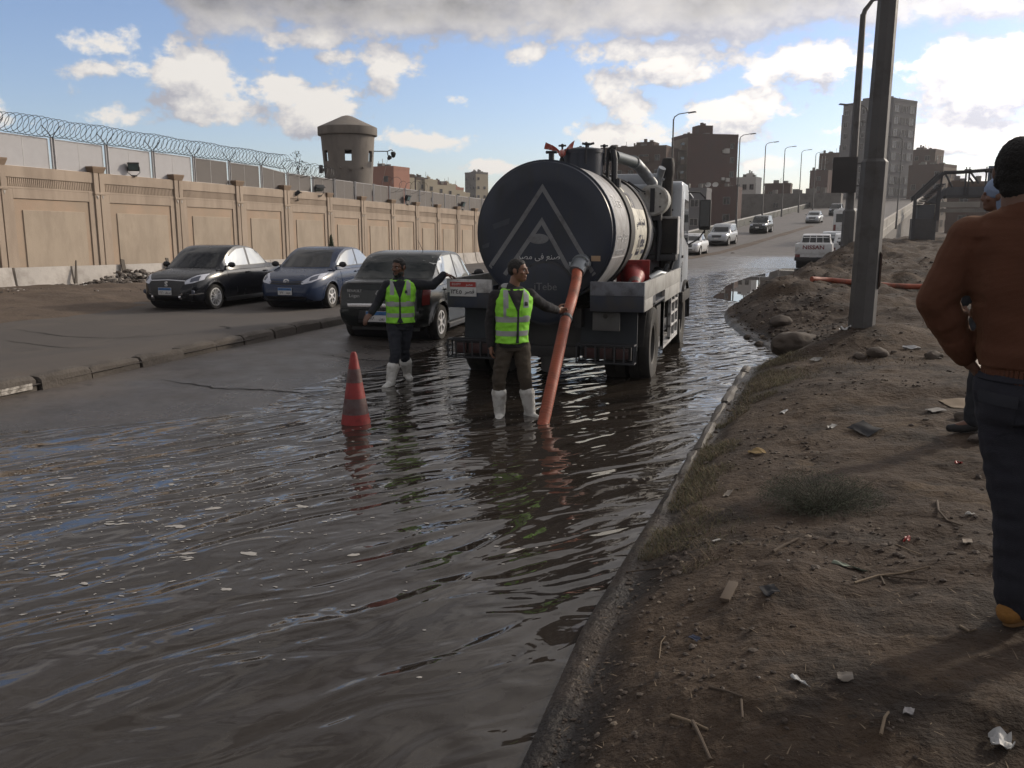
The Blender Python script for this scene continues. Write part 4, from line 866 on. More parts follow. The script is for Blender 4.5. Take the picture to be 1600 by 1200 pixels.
def wheel(parent, x, y, r, w, rim, rmat, side, kind='truck', z=None, nspoke=6, tmat=None):
    """tyre and rim; side=+1 faces +x"""
    p = part_empty('wheel', parent, (x, y, r if z is None else z)); Mx = ry(math.pi / 2 * side)      # lathe z -> outward
    b = MB(); h = w / 2; b.lathe([(rim, -h * .8), (rim + .02, -h * .95), (r - .05 * r, -h), (r - .012, -h * .82), (r, -h * .6), (r, -h * .1), (r - .012, -h * .08), (r - .012, h * .08), (r, h * .1), (r, h * .6), (r - .012, h * .82), (r - .06 * r, h), (rim + .025, h * .96), (rim, h * .84)], 40, Mx, cap=False); b.build('tyre', tmat or M_tyre, p, smooth=35)
    b = MB()
    if kind == 'truck':
        b.lathe([(rim, h * .86), (rim - .02, h * .80), (rim - .03, h * .2), (rim * .62, -h * .1), (rim * .55, h * .15), (rim * .42, h * .2), (rim * .38, h * .55), (.001, h * .6)], 32, Mx, cap=False)
        b.lathe([(rim - .03, -h * .7), (.001, -h * .7)], 24, Mx, cap=False)
    else:
        b.lathe([(rim + .006, h * .84), (rim + .004, h * .92), (rim - .022, h * .92), (rim - .035, h * .55), (rim - .06, h * .2)], 32, Mx, cap=False)
        b.lathe([(rim * .30, h * .30), (rim * .28, h * .86), (rim * .18, h * .93), (.001, h * .94)], 20, Mx, cap=False)
        for k in range(nspoke):
            a = 2 * math.pi * k / nspoke; c, s = math.cos(a), math.sin(a); wd = (.30 if nspoke <= 7 else .13) * rim
            vs = []
            for (rr_, ww, zz) in ((rim * .22, wd * .55, h * .90), (rim * .62, wd * .62, h * .90), (rim - .012, wd * 1.0 if nspoke <= 7 else wd * .7, h * .86)):
                for sg in (-1, 1):
                    for zz2 in (zz, zz - .05): vs.append((rr_ * c - sg * ww / 2 * s, rr_ * s + sg * ww / 2 * c, zz2))
            fs = []
            for i in range(2): q = 4 * i; fs += [(q, q + 2, q + 6, q + 4), (q + 1, q + 5, q + 7, q + 3), (q, q + 4, q + 5, q + 1), (q + 2, q + 3, q + 7, q + 6)]
            b.add(vs, fs, 0, Mx)
        bb_ = MB(); bb_.lathe([(rim - .03, h * .12), (.001, h * .12)], 24, Mx, cap=False); bb_.build('wheel_back', M_chas, p, smooth=0)
    b.build('rim', rmat, p, smooth=40)
    return p
def truck_rest():
    # deck troughs either side of the tank
    for s, xi, xo in ((1, .60, 1.26), (-1, .66, 1.26)):
        b = MB(); b.bb(min(s * xi, s * xo), max(s * xi, s * xo), .02, 3.95, 1.03, 1.06); b.bb(min(s * (xo - .03), s * xo), max(s * (xo - .03), s * xo), .02, 1.02, 1.03, 1.16); b.bb(min(s * xi, s * (xi + .02)), max(s * xi, s * (xi + .02)), .04, 3.9, 1.06, 1.30)
        tr = b.build('deck_trough', M_navy2, TRK, bevel=.006, seg=1)
        b = MB(); b.bb(min(s * xi, s * xo), max(s * xi, s * xo), -.02, .02, 1.015, 1.205); b.build('rear_board_lower', M_navy2, TRK, bevel=.005)
        b = MB(); b.bb(min(s * xi, s * (xo + .004)), max(s * xi, s * (xo + .004)), -.025, .02, 1.207, 1.375); b.build('rear_board_upper', M_trim if s < 0 else MAT('worn_grey_paint', (.17, .185, .215), .6, var=.15, dirt=(.06, .06, .065), damt=.6, dscale=5), TRK, bevel=.006)
        b = MB(); b.bb(min(s * (xo - .035), s * (xo + .005)), max(s * (xo - .035), s * (xo + .005)), .02, 3.97, 1.16, 1.375); b.bb(min(s * (xo - .035), s * (xo + .004)), max(s * (xo - .035), s * (xo + .004)), .02, .75, 1.015, 1.16); b.bb(min(s * (xo - .035), s * (xo + .004)), max(s * (xo - .035), s * (xo + .004)), 2.0, 3.97, .98, 1.16)
        b.build('side_board', MAT('bare_grey_board', (.34, .34, .33), .6, var=.1, dirt=(.20, .19, .18), damt=.5) if s > 0 and not bpy.data.materials.get('bare_grey_board') else bpy.data.materials.get('bare_grey_board') or M_trim, TRK, bevel=.006)
        b = MB(); b.bb(min(s * .42, s * 1.14), max(s * .42, s * 1.14), .30, .33, .50, 1.02); b.build('mud_flap', MAT('slate_mud_flap', (.030, .036, .044), .7, var=.2) if s > 0 else bpy.data.materials['slate_mud_flap'], TRK)
        # lamp guard cage
        x0, x1 = (.44, 1.15) if s > 0 else (-1.26, -.60); cg = MB(); g0, g1 = .375, .60
        for z in (g0, g1):
            for y in (-.02, .14): cg.tube([(x0, y, z), (x1, y, z)], .012, 6)
        for k in range(7):
            x = x0 + (x1 - x0) * k / 6; cg.tube([(x, -.02, g0), (x, -.02, g1)], .011, 6)
            if k in (0, 6): 
                for z in (g0, g1): cg.tube([(x, -.02, z), (x, .14, z)], .012, 6)
                cg.tube([(x, .14, g0), (x, .14, g1)], .012, 6)
        gd = cg.build('lamp_guard', M_bolt, TRK)
        b = MB(); b.bb(x0 + .05, x1 - .05, .10, .15, g0 + .03, g1 - .03); b.build('lamp_back', M_chas, gd)
        for k in range(3):
            b = MB(); xx = x0 + (x1 - x0) * (.22 + .28 * k); b.bb(xx - .075, xx + .075, .06, .10, g0 + .05, g1 - .05); b.build('lamp', M_redl, gd, bevel=.01)
    b = MB(); b.bb(-.60, .44, .03, .12, .42, .56); b.build('rear_beam', M_chas, TRK, bevel=.01)
    b = MB(); b.bb(.62, .96, .06, .09, .77, 1.0); b.build('reflector_board', MAT('dull_grey_board', (.085, .085, .085), .6, var=.2, dirt=(.05, .048, .045), damt=.5), TRK, bevel=.01)
    b = MB(); b.lathe([(.03, -.02), (.03, .0), (.001, .005)], 12, T(.78, .06, .95) @ rx(math.pi / 2)); b.build('reflector', M_chas, TRK)
    plate('number_plate', TRK, T(-1.04, -.034, 1.255), .36, .19, M_plr, '١٣٤٥', 'ﺮﺼﻓ')
    # frame, axles, mudguards
    b = MB()
    for s in (-1, 1): b.bb(s * .42 - .05, s * .42 + .05, .1, 5.3, .80, 1.03)
    for y in (.2, 1.4, 2.6, 3.8): b.bb(-.42, .42, y, y + .08, .84, 1.0)
    b.build('chassis', M_chas, TRK)
    b = MB(); b.tube([(-1.0, 1.05, .5), (1.0, 1.05, .5)], .09, 10); b.ball((0, 1.05, .5), (.2, .24, .22)); b.tube([(-1.0, 4.7, .5), (1.0, 4.7, .5)], .07, 8); b.build('axle', M_chas, TRK)
    b = MB(); b.tube([(0, .45, .44), (0, .4, .3), (0, .42, .2)], .12, 10); b.bb(-.40, .42, .5, .53, .38, 1.0); b.build('spare_splash_guard', MAT('grey_splash_guard', (.06, .06, .06), .7, var=.2), TRK)
    for s in (-1, 1):
        arc = [(1.05 + .60 * math.cos(a), .50 + .60 * math.sin(a)) for a in np.linspace(R(20), R(175), 14)]
        vs = [(x, y, z) for (y, z) in arc for x in (s * .62, s * 1.2)] + [(x, y, z - .02) for (y, z) in arc for x in (s * .62, s * 1.2)]; n = len(arc); k = 2 * n
        fs = [(2 * i, 2 * i + 1, 2 * i + 3, 2 * i + 2) for i in range(n - 1)] + [(k + 2 * i, k + 2 * i + 2, k + 2 * i + 3, k + 2 * i + 1) for i in range(n - 1)] + [(2 * i, 2 * i + 2, k + 2 * i + 2, k + 2 * i) for i in range(n - 1)] + [(2 * i + 1, k + 2 * i + 1, k + 2 * i + 3, 2 * i + 3) for i in range(n - 1)]
        b = MB(); b.add(vs, fs); b.build('mudguard', M_chas, TRK)
        wheel(TRK, s * 1.12, 1.05, .50, .27, .27, M_tyre if s < 0 else MAT('dusty_rim', (.06, .056, .052), .7, var=.2), s); wheel(TRK, s * .80, 1.05, .50, .26, .27, M_tyre, s)
        wheel(TRK, s * 1.10, 4.72, .50, .28, .27, bpy.data.materials.get('dusty_rim') or M_tyre, s)
    # tool rack under the right side board
    b = MB(); x = 1.235
    for y in (2.02, 2.9, 3.35, 3.8): b.bb(x - .03, x + .02, y, y + .05, .34, 1.0)
    for z in (.34, .52, .70, .88): b.bb(x - .028, x + .018, 2.9, 3.85, z, z + .035)
    b.bb(x - .03, x + .02, 2.02, 2.06, .30, 1.0); b.bb(x - .4, x + .02, 2.02, 3.85, .30, .335)
    b.build('tool_rack', M_trim, TRK, bevel=.004, seg=1)
    b = MB(); b.bb(.80, 1.15, 2.1, 2.8, .42, .92); b.build('fuel_tank', M_chas, TRK, bevel=.05)
    b = MB(); b.bb(.85, 1.1, 3.0, 3.7, .4, .6); b.tube([(.95, 2.95, .8), (.95, 3.8, .8)], .08, 10); b.build('rack_load', M_navy2, TRK, bevel=.02)
    # pump gear behind the cab
    b = MB(); b.bb(.95, 1.22, 3.66, 3.92, 1.62, 2.16); b.build('control_box', M_chas, TRK, bevel=.015)
    b = MB(); b.bb(.935, 1.235, 3.65, 3.93, 2.16, 2.195); b.bb(1.222, 1.238, 3.65, 3.93, 1.60, 2.16); b.build('control_box_cover', M_trim, TRK, bevel=.004)
    b = MB(); b.bb(.55, 1.22, 3.60, 3.95, 1.50, 1.60); b.tube([(1.1, 3.4, 1.2), (1.0, 3.6, 1.32), (.9, 3.8, 1.35)], .06, 8); b.tube([(1.05, 3.75, 1.05), (1.15, 3.9, 1.5)], .03, 6); b.tube([(.95, 3.5, 1.1), (1.1, 3.6, 1.45)], .035, 6); b.box((1.0, 3.7, 1.25), (.3, .25, .2)); b.build('pump', M_bolt, TRK, bevel=.01)
    b = MB(); b.tube([(.92, 2.75, 1.25), (1.05, 2.95, 1.33), (1.12, 3.15, 1.30)], .055, 10); b.tube([(1.12, 3.15, 1.30), (1.15, 3.2, 1.28)], .06, 10); b.build('hose_coupling', M_steel, TRK)
    # cab
    prof = [(3.98, .95), (5.32, .95), (5.36, 1.35), (5.30, 1.75), (5.02, 2.64), (4.9, 2.74), (4.05, 2.76), (3.98, 2.70)]
    vs = []; fs = []; n = len(prof)
    for x, k in ((-1.22, 0), (-1.25, .0), (1.25, .0), (1.22, 0)): vs += [(x, y, z) for y, z in prof]
    vs = [(-1.25, y, z) for y, z in prof] + [(1.25, y, z) for y, z in prof]
    b = MB(); b.add(vs, [tuple(range(n))[::-1], tuple(range(n, 2 * n))] + [(i, (i + 1) % n, n + (i + 1) % n, n + i) for i in range(n)]); cb = b.build('cab', M_cab, TRK, bevel=.06, seg=3)
    b = MB(); b.add([(x, y, z) for x in (1.247, 1.256) for (y, z) in ((4.08, .97), (5.22, .97), (5.24, 1.35), (5.16, 1.80), (4.96, 2.60), (4.10, 2.60))], [tuple(range(6))[::-1], tuple(range(6, 12))] + [(i, (i + 1) % 6, 6 + (i + 1) % 6, 6 + i) for i in range(6)]); dr = b.build('door', M_cab, cb, bevel=.004)
    b = MB(); b.add([(x, y, z) for x in (1.255, 1.262) for (y, z) in ((4.42, 1.86), (5.08, 1.72), (5.05, 1.9), (4.92, 2.46), (4.36, 2.48), (4.34, 2.05))], [tuple(range(6))[::-1], tuple(range(6, 12))] + [(i, (i + 1) % 6, 6 + (i + 1) % 6, 6 + i) for i in range(6)]); b.build('door_window', M_glassd, cb, smooth=0)
    b = MB(); b.box((1.268, 4.2, 1.55), (.02, .14, .04)); b.build('door_handle', M_chas, cb)
    b = MB(); b.add([(x, y, z) for x in (-1.1, 1.1) for (y, z) in ((5.315, 1.80), (5.335, 1.80), (5.07, 2.60), (5.05, 2.60))], [(0, 1, 2, 3), (7, 6, 5, 4), (0, 4, 5, 1), (1, 5, 6, 2), (2, 6, 7, 3), (3, 7, 4, 0)]); b.build('windscreen', M_glassd, cb, smooth=0)
    put_text('lettering', 'TRUCK', .10, M_ink, cb, (1.262, 4.2, 1.30), (R(90), R(90), R(90)), .004, bold=.004)
    b = MB(); b.add([(-1.15, 5.0, 2.68), (1.2, 5.0, 2.68), (1.3, 5.42, 2.52), (-1.3, 5.42, 2.52), (-1.15, 5.0, 2.71), (1.2, 5.0, 2.71), (1.3, 5.43, 2.55), (-1.3, 5.43, 2.55)], [(0, 3, 2, 1), (4, 5, 6, 7), (0, 1, 5, 4), (1, 2, 6, 5), (2, 3, 7, 6), (3, 0, 4, 7)]); b.build('sun_visor', M_cab, cb, bevel=.008)
    b = MB(); b.bb(-1.1, 1.0, 4.0, 4.06, 2.70, 2.88); b.build('roof_fairing', M_cab, cb, bevel=.02)
    for x, z in ((1.0, 1.6), (1.0, 2.3)): b = MB(); b.lathe([(.018, 0), (.018, .012)], 8, T(x + .1, 3.98, z) @ rx(math.pi / 2)); b.build('rivet', M_chas, cb)
    b = MB(); b.bb(1.0, 1.30, 4.08, 5.35, .80, .97); arc = [(4.72 + .62 * math.cos(a), .50 + .62 * math.sin(a)) for a in np.linspace(R(-5), R(178), 14)]
    vs = [(x, y, z) for (y, z) in arc for x in (.85, 1.30)] + [(x, y + .0, z + .03) for (y, z) in arc for x in (.85, 1.30)]; n = len(arc); k = 2 * n
    b.add(vs, [(2 * i, 2 * i + 1, 2 * i + 3, 2 * i + 2) for i in range(n - 1)] + [(k + 2 * i, k + 2 * i + 2, k + 2 * i + 3, k + 2 * i + 1) for i in range(n - 1)] + [(2 * i + 1, k + 2 * i + 1, k + 2 * i + 3, 2 * i + 3) for i in range(n - 1)]); b.build('front_mudguard', M_chas, TRK, bevel=.01)
    b = MB(); b.bb(-1.2, 1.25, 5.3, 5.42, .45, .9); b.build('front_bumper', M_navy2, TRK, bevel=.02)
    for s in (-1, 1):
        b = MB(); b.tube([(s * 1.2, 5.02, 2.62), (s * 1.42, 5.22, 2.62), (s * 1.52, 5.26, 2.52)], .014, 6); b.tube([(s * 1.25, 5.2, 1.72), (s * 1.42, 5.25, 1.82), (s * 1.51, 5.26, 1.95)], .014, 6); b.tube([(s * 1.51, 5.26, 2.55), (s * 1.52, 5.27, 1.92)], .014, 6); am = b.build('mirror_arm', M_chas, TRK)
        b = MB(); b.box((s * 1.52, 5.25, 2.24), (.20, .09, .52)); b.build('mirror', M_chas, am, bevel=.03)
        b = MB(); b.box((s * 1.52, 5.202, 2.26), (.155, .006, .44)); b.build('mirror_glass', M_glassd, am)
truck_rest()
# red traffic cone thrown into the right deck trough
M_cone = MAT('red_cone_plastic', (.25, .016, .016), .5, var=.15, dirt=(.12, .015, .014), damt=.5, dscale=6); M_coneb = MAT('grey_cone_band', (.105, .070, .070), .5, var=.2, dirt=(.085, .035, .035), damt=.6, dscale=9)
def cone(loc, rot, h, rb, label, name='traffic_cone', group=None):
    t = thing(name, label, 'traffic cone', loc); t.rotation_euler = rot; rt = .03; r = lambda z: rb + (rt - rb) * z / h
    b = MB(); bw = rb * 1.32; b.box((0, 0, .015), (2 * bw, 2 * bw, .03)); b.build('cone_base', M_cone, t, bevel=.012)
    b = MB(); b.lathe([(r(0), .03), (r(h * .96), h * .96), (rt * .7, h), (.001, h + .004)], 28, cap=False); b.build('cone_body', M_cone, t)
    for (a, c) in ((.22, .42), (.62, .79)): b = MB(); b.lathe([(r(h * a) + .0005, h * a), (r(h * a) + .004, h * a), (r(h * c) + .004, h * c), (r(h * c) + .0005, h * c)], 28, cap=False); b.build('reflective_band', M_coneb, t)
    return t
cone((-4.0, 7.72, -.075), (0, 0, .5), .80, .155, 'red traffic cone with two dull grey bands standing in the water')
cone((TRK.location.x + .87, TRK.location.y + 1.55, TRK.location.z + 1.37), (R(101), 0, R(13)), .60, .17, 'dusty red traffic cone lying in the right deck trough of the tanker')
# suction hoses
def hose(pts, r, label, mat=M_hose, ribs=True, n=14, name='suction_hose'):
    P = [Vector(p) for p in pts]; out = []
    for i in range(len(P) - 1):
        p0, p1, p2, p3 = P[max(i - 1, 0)], P[i], P[i + 1], P[min(i + 2, len(P) - 1)]
        for k in range(24):
            t = k / 24; out.append(.5 * ((2 * p1) + (p2 - p0) * t + (2 * p0 - 5 * p1 + 4 * p2 - p3) * t * t + (3 * p1 - p0 - 3 * p2 + p3) * t ** 3))
    out.append(P[-1]); d = 0; rs = []
    for i, p in enumerate(out):
        if i: d += (p - out[i - 1]).length
        rs.append(r * (1 + .018 * math.sin(d / .028 * 2 * math.pi)) if ribs else r)
    fine = []; fr = []
    for a, c in zip(out, out[1:]):
        m = max(1, int((c - a).length / .007)) if ribs else 1
        for k in range(m): fine.append(a.lerp(c, k / m))
    fine.append(out[-1]); d = 0
    for i, p in enumerate(fine):
        if i: d += (p - fine[i - 1]).length
        fr.append(r * (1 + .020 * math.sin(d / .032 * 2 * math.pi)) if ribs else r)
    b = MB(); b.tube(fine, fr, n); return prop(b.build(name, mat, None, smooth=60), label, 'hose')
o = TRK.location
HOSE = [(o.x + .47, o.y - .17, o.z + 1.515), (-2.246, 9.980, 1.322), (-2.215, 9.620, 1.127), (-2.192, 9.250, 0.946), (-2.182, 8.900, 0.638), (-2.173, 8.520, 0.290), (-2.178, 8.260, 0.000), (-2.179, 8.200, -0.067)]
ho = hose(HOSE, .062, 'ribbed orange suction hose running from the tanker outlet down into the water')
q0, q1 = Vector(HOSE[2]).lerp(Vector(HOSE[3]), .86), Vector(HOSE[3]); dq = (q1 - q0).normalized(); b = MB(); b.tube([q0, q0 + dq * .012, q0 + dq * .05, q0 + dq * .062], [.064, .070, .070, .064], 16); b.build('strap', M_bolt, ho)

# ------------------------------------------------------------------ cars (local frame: y forward, x right, z up)
M_lens = MAT('headlamp_lens', (.46, .48, .55), .12, var=.25, scale=14, coat=.6); M_lensd = MAT('lamp_inner', (.07, .08, .11), .15, var=.3)
M_tail = MAT('tail_lamp_red', (.13, .012, .010), .18, coat=.5); M_chrome = MAT('chrome_trim', (.62, .62, .63), .16, metal=.9, var=.05)
M_silver = MAT('wheel_silver', (.60, .60, .61), .38, metal=.3, var=.06, dirt=(.2, .19, .17), damt=.35); M_trimb = MAT('black_trim', (.014, .014, .016), .45, var=.1)
M_tint = MAT('tinted_glass', (.010, .012, .014), .02, var=.1, spec=.6); M_tintg = MAT('green_tinted_glass', (.012, .017, .017), .02, var=.1, spec=.5)
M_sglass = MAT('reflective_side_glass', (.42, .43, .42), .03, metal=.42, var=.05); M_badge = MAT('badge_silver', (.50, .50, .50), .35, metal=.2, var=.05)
def carpaint(name, col, rough=.28, dirt=.35, dcol=None): return MAT(name, col, rough, var=.05, coat=.2, spec=.35, dirt=dcol or tuple(c * .75 + .025 for c in col), damt=dirt, dscale=3)
def spline(xs, ys):
    """smooth monotone interpolation"""
    xs = np.array(xs, float); ys = np.array(ys, float); d = np.diff(ys) / np.diff(xs); m = np.zeros(len(xs)); m[0] = d[0]; m[-1] = d[-1]
    for i in range(1, len(xs) - 1): m[i] = 0 if d[i - 1] * d[i] <= 0 else 2 * d[i - 1] * d[i] / (d[i - 1] + d[i])
    def f(x):
        x = np.clip(np.asarray(x, float), xs[0], xs[-1]); i = np.clip(np.searchsorted(xs, x) - 1, 0, len(xs) - 2); h = xs[i + 1] - xs[i]; t = (x - xs[i]) / h
        return (2 * t ** 3 - 3 * t ** 2 + 1) * ys[i] + (t ** 3 - 2 * t ** 2 + t) * h * m[i] + (-2 * t ** 3 + 3 * t ** 2) * ys[i + 1] + (t ** 3 - t ** 2) * h * m[i + 1]
    return f
SEDAN = dict(L=4.25, W=1.72, wb=2.55, fo=.82, wr=.30, rim=.195,
    top=[(0, .56), (.02, .70), (.06, .86), (.13, .955), (.45, .985), (.95, .98), (2.9, .96), (3.05, .955), (3.35, .90), (3.8, .82), (4.08, .73), (4.2, .62), (4.25, .50)],
    roof=[(.55, .93), (.80, 1.07), (1.15, 1.30), (1.45, 1.415), (1.85, 1.46), (2.25, 1.445), (2.55, 1.36), (2.85, 1.18), (3.22, .92)], kf=.16, kr=.14,
    win_b=.965, win_t=1.375, wins=[((1.02, 1.05), (1.30, 1.32), (1.62, 1.39), (1.80, 1.40), (1.80, .97), (1.02, .965)), ((1.88, 1.40), (2.22, 1.37), (2.50, 1.27), (2.78, 1.08), (2.86, .965), (1.88, .97))], doors=[(.98, 1.84), (1.84, 2.90)], belt=.97)
def interp_profile(pl): return spline([p[0] for p in pl], [p[1] for p in pl])
def make_car(name, label, cat, spec, paint, loc, rz, glass=None, group=None, rear_deck=True, wheel_style=6, rimmat=None, detail=2, bed=None, doorsides=(1, -1)):
    """detail 2: full; 1: middle distance"""
    s = dict(SEDAN); s.update(spec); L_, W_ = s['L'], s['W']; glass = glass or M_tint; k = L_ / 4.25; sc = lambda pl: [(y * k, z) for y, z in pl]
    if spec.get('raw'): sc = lambda pl: pl
    t = thing(name, label, cat, loc, rz, group); off = -L_ / 2
    top = interp_profile(sc(s['top'])); ns = 56 if detail == 2 else 30
    q = np.linspace(0, 1, ns); ys = L_ * (q + .0 * np.sin(2 * np.pi * q)); ys = L_ * (.5 - .5 * np.cos(np.pi * q)) * .55 + .45 * L_ * q
    hwf = interp_profile([(0, s.get('rw', .74)), (.03 * L_, .86), (.10 * L_, .95), (.22 * L_, 1), (.74 * L_, 1), (.86 * L_, .96), (.94 * L_, .86), (.985 * L_, .70), (L_, .58)])
    zbf = interp_profile([(0, .38), (.04 * L_, .27), (.12 * L_, .24), (.2 * L_, .19), (.8 * L_, .18), (.93 * L_, .20), (.98 * L_, .26), (L_, .34)])
    if s.get('zb'): dz = s['zb'] - .19; zb0 = zbf; zbf = lambda y: zb0(y) + dz
    b = MB(); vs = []; secs = [(0, 0), (.70, 0), (.90, .035), (.965, .13), (.99, .34), (1.0, .55), (.985, .74), (.955, .88), (.90, .965), (.78, 1.0), (.5, 1.012), (.25, 1.018), (0, 1.02)]; m = len(secs) * 2 - 2
    for y in ys:
        hw = float(hwf(y)) * W_ / 2; z0 = float(zbf(y)); z1 = float(top(y)); half = [(hw * a, z0 + (z1 - z0) * c) for a, c in secs]
        ring = half + [(-x, z) for x, z in half[-2:0:-1]]; vs += [(x, y + off, z) for x, z in ring]
    fs = [(i * m + j, i * m + (j + 1) % m, (i + 1) * m + (j + 1) % m, (i + 1) * m + j) for i in range(ns - 1) for j in range(m)] + [tuple(range(m))[::-1], tuple((ns - 1) * m + j for j in range(m))]
    b.add(vs, fs); me = b.mesh('body', [paint, M_trimb], 32); full = bvh(me)
    yf = L_ - s['fo'] * k + off if not spec.get('raw') else L_ - s['fo'] + off; yr = yf - s['wb']; wr = s['wr']
    cuts = []
    for y in (yf, yr):
        c = MB(); c.tube([(-W_, y, wr + .01), (W_, y, wr + .01)], wr + .055, 28); cuts.append(c.mesh('cut', M_trimb, 0))
    me = boolean(me, cuts); me.polygons.foreach_set('use_smooth', [True] * len(me.polygons)); me.set_sharp_from_angle(angle=R(32))
    body = link_mesh('body', me, t)
    c = MB(); c.bb(-W_ * .36, W_ * .36, off + .3, -off - .3, zbf(2) + .02, .6); 
    for y in (yf, yr): c.tube([(-W_ * .40, y, wr + .02), (W_ * .40, y, wr + .02)], wr + .05, 20)
    c.build('underbody', M_trimb, t, smooth=0)
    # greenhouse
    roof = interp_profile(sc(s['roof'])); y0, y1 = sc(s['roof'])[0][0], sc(s['roof'])[-1][0]; ny = 44 if detail == 2 else 24; nx = 17; vs = []; hb = float(hwf(L_ / 2)) * W_ / 2
    ymid = (y0 + y1) / 2; zbt = s['belt'] - .06; tum = s.get('tum', .30)
    for y in np.linspace(y0, y1, ny):
        w0 = min(hb * .955, hwf(y) * W_ / 2 * .955)
        ring = []
        for i in range(nx):
            u = -1 + 2 * i / (nx - 1); uu = math.copysign(abs(u) ** .8, u); x = uu * w0
            kk = s['kf'] if y > ymid else s['kr']; yy = y + kk * k * u * u if y > ymid else y - kk * k * u * u
            zr = float(roof(min(max(yy, y0), y1))) + .0
            x = x * (1 - max(0, zr - s['belt']) * tum * .62 / hb * abs(u) ** .5) if abs(u) < .999 else x
            if i in (0, nx - 1): zr = min(zbt, zr)
            else: zr = zr - .035 * abs(u) ** 6
            ring.append((x, y + off, max(zr, zbt)))
        vs += ring
    fs = [(i * nx + j, i * nx + j + 1, (i + 1) * nx + j + 1, (i + 1) * nx + j) for i in range(ny - 1) for j in range(nx - 1)] + [tuple(range(nx)), tuple((ny - 1) * nx + j for j in range(nx))[::-1]] + [tuple([i * nx for i in range(ny)] + [i * nx + nx - 1 for i in range(ny - 1, -1, -1)])]
    b = MB(); b.add(vs, fs); gh = b.mesh('roof', paint, 40); rf = link_mesh('roof', gh, t); gt = bvh(gh)
    D = dict(n=12, m=6) if detail == 2 else dict(n=6, m=3)
    # windscreen and rear window, as seen from front and rear
    def half(zlo, zhi, wl, wh): return [(-wh, zhi), (wh, zhi)], [(-wl, zlo), (wl, zlo)]
    ztop = float(roof(ymid)); wb_ = s.get('ws_w', (.66, .50))
    a, c = half(s['belt'] + .0, ztop - .075, wb_[0] * W_ / 1.72, wb_[1] * W_ / 1.72); put_patch('windscreen', gt, a, c, 'F', glass, t, off=.004, skirt=.004, **D)
    if not s.get('no_rear_win'):
        a, c = half(s['belt'] + s.get('rwlo', .02), ztop - .07, s.get('rww', (.60, .46))[0] * W_ / 1.72, s.get('rww', (.60, .46))[1] * W_ / 1.72); put_patch('rear_window', gt, a, c, 'R', glass, t, off=.004, skirt=.004, **D)
    # side windows
    for sg in (1, -1):
        for w in s['wins']:
            w = [(y * k if not spec.get('raw') else y, z) for y, z in w]
            tp = [(y + off, z) for y, z in w[:-2]]; bt = [(w[-1][0] + off, w[-1][1]), (w[-2][0] + off, w[-2][1])]
            big = MB(); vs, fs = patch(gt, tp, bt, 'S', off=.005, skirt=.004, n=D['n'], m=D['m'])
            if fs: 
                if sg < 0: vs = [(-v[0], v[1], v[2]) for v in vs]; fs = [f[::-1] for f in fs]
                big.add(vs, fs); big.build('side_window', M_sglass if detail == 2 else glass, t, smooth=50)
            if detail == 2:    # dark rubber round the pane
                e = .022; cy = sum(y for y, z in w) / len(w) + off; cz = sum(z for y, z in w) / len(w); g = lambda p: (p[0] + math.copysign(e, p[0] - cy), p[1] + math.copysign(e * .8, p[1] - cz))
                vs, fs = patch(gt, [g(p) for p in tp], [g(p) for p in bt], 'S', off=.0025, skirt=.003, n=12, m=6)
                if sg < 0: vs = [(-v[0], v[1], v[2]) for v in vs]; fs = [f[::-1] for f in fs]
                if fs: b = MB(); b.add(vs, fs); b.build('window_seal', M_chrome if s.get('chrome_win') else M_trimb, t, smooth=50)
    # doors, handles, sills
    if detail == 2:
        bt_ = bvh(me)
        for sg in doorsides:
            for (da, dbb) in s['doors']:
                da, dbb = da * k + off, dbb * k + off; zt = s['belt'] - .045; g = .006
                lo = [(max(da, yr + wr + .02) if da < yr + wr + .1 else da + g, .30), (dbb - g - (.06 if dbb > 0.4 else 0), .30)]
                tp = [(da + g, zt), (dbb - g, zt)]; vs, fs = patch(bt_, tp, lo, 'S', off=.006, skirt=.004, n=14, m=9)
                if sg < 0: vs = [(-v[0], v[1], v[2]) for v in vs]; fs = [f[::-1] for f in fs]
                if not fs: continue
                b = MB(); b.add(vs, fs); dr = b.build('door', paint, t, smooth=40)
                hz = zt - .10; hy = da + .13; hit = bt_.ray_cast(Vector((5, hy, hz)), Vector((-1, 0, 0)))
                if hit[0] is not None: b = MB(); b.box((sg * (hit[0].x + .022), hy + .02, hz), (.03, .17, .032)); b.build('door_handle', s.get('handle', paint), dr, bevel=.01)
        for sg in (1, -1):
            b = MB(); b.bb(min(sg * (W_ / 2 - .10), sg * (W_ / 2 - .012)), max(sg * (W_ / 2 - .10), sg * (W_ / 2 - .012)), yr + wr + .1, yf - wr - .1, float(zbf(L_ / 2)) - .02, .26); b.build('sill', s.get('sill', M_trimb), t, bevel=.015)
            for y in (yf, yr):
                b = MB(); arc = np.linspace(R(-8), R(188), 20); vs = []
                for a in arc:
                    for (r_, xo) in ((wr + .052, .0), (wr + .095, -.004)):
                        yy, zz = y + r_ * math.cos(a), wr + .01 + r_ * math.sin(a); hit = full.ray_cast(Vector((5, yy, zz)), Vector((-1, 0, 0))); x = (hit[0].x if hit[0] is not None else W_ / 2 - .05) + .010 + xo; vs.append((sg * x, yy, zz))
                n = len(arc); b.add(vs + [(v[0] - sg * .03, v[1], v[2]) for v in vs], [(2 * i, 2 * i + 1, 2 * i + 3, 2 * i + 2) for i in range(n - 1)] + [(2 * n + 2 * i, 2 * i, 2 * i + 2, 2 * n + 2 * i + 2) for i in range(n - 1)] + [(2 * n + 2 * i + 1, 2 * i + 1, 2 * i + 3, 2 * n + 2 * i + 3) for i in range(n - 1)]); b.build('wheel_arch', paint, t, smooth=50)
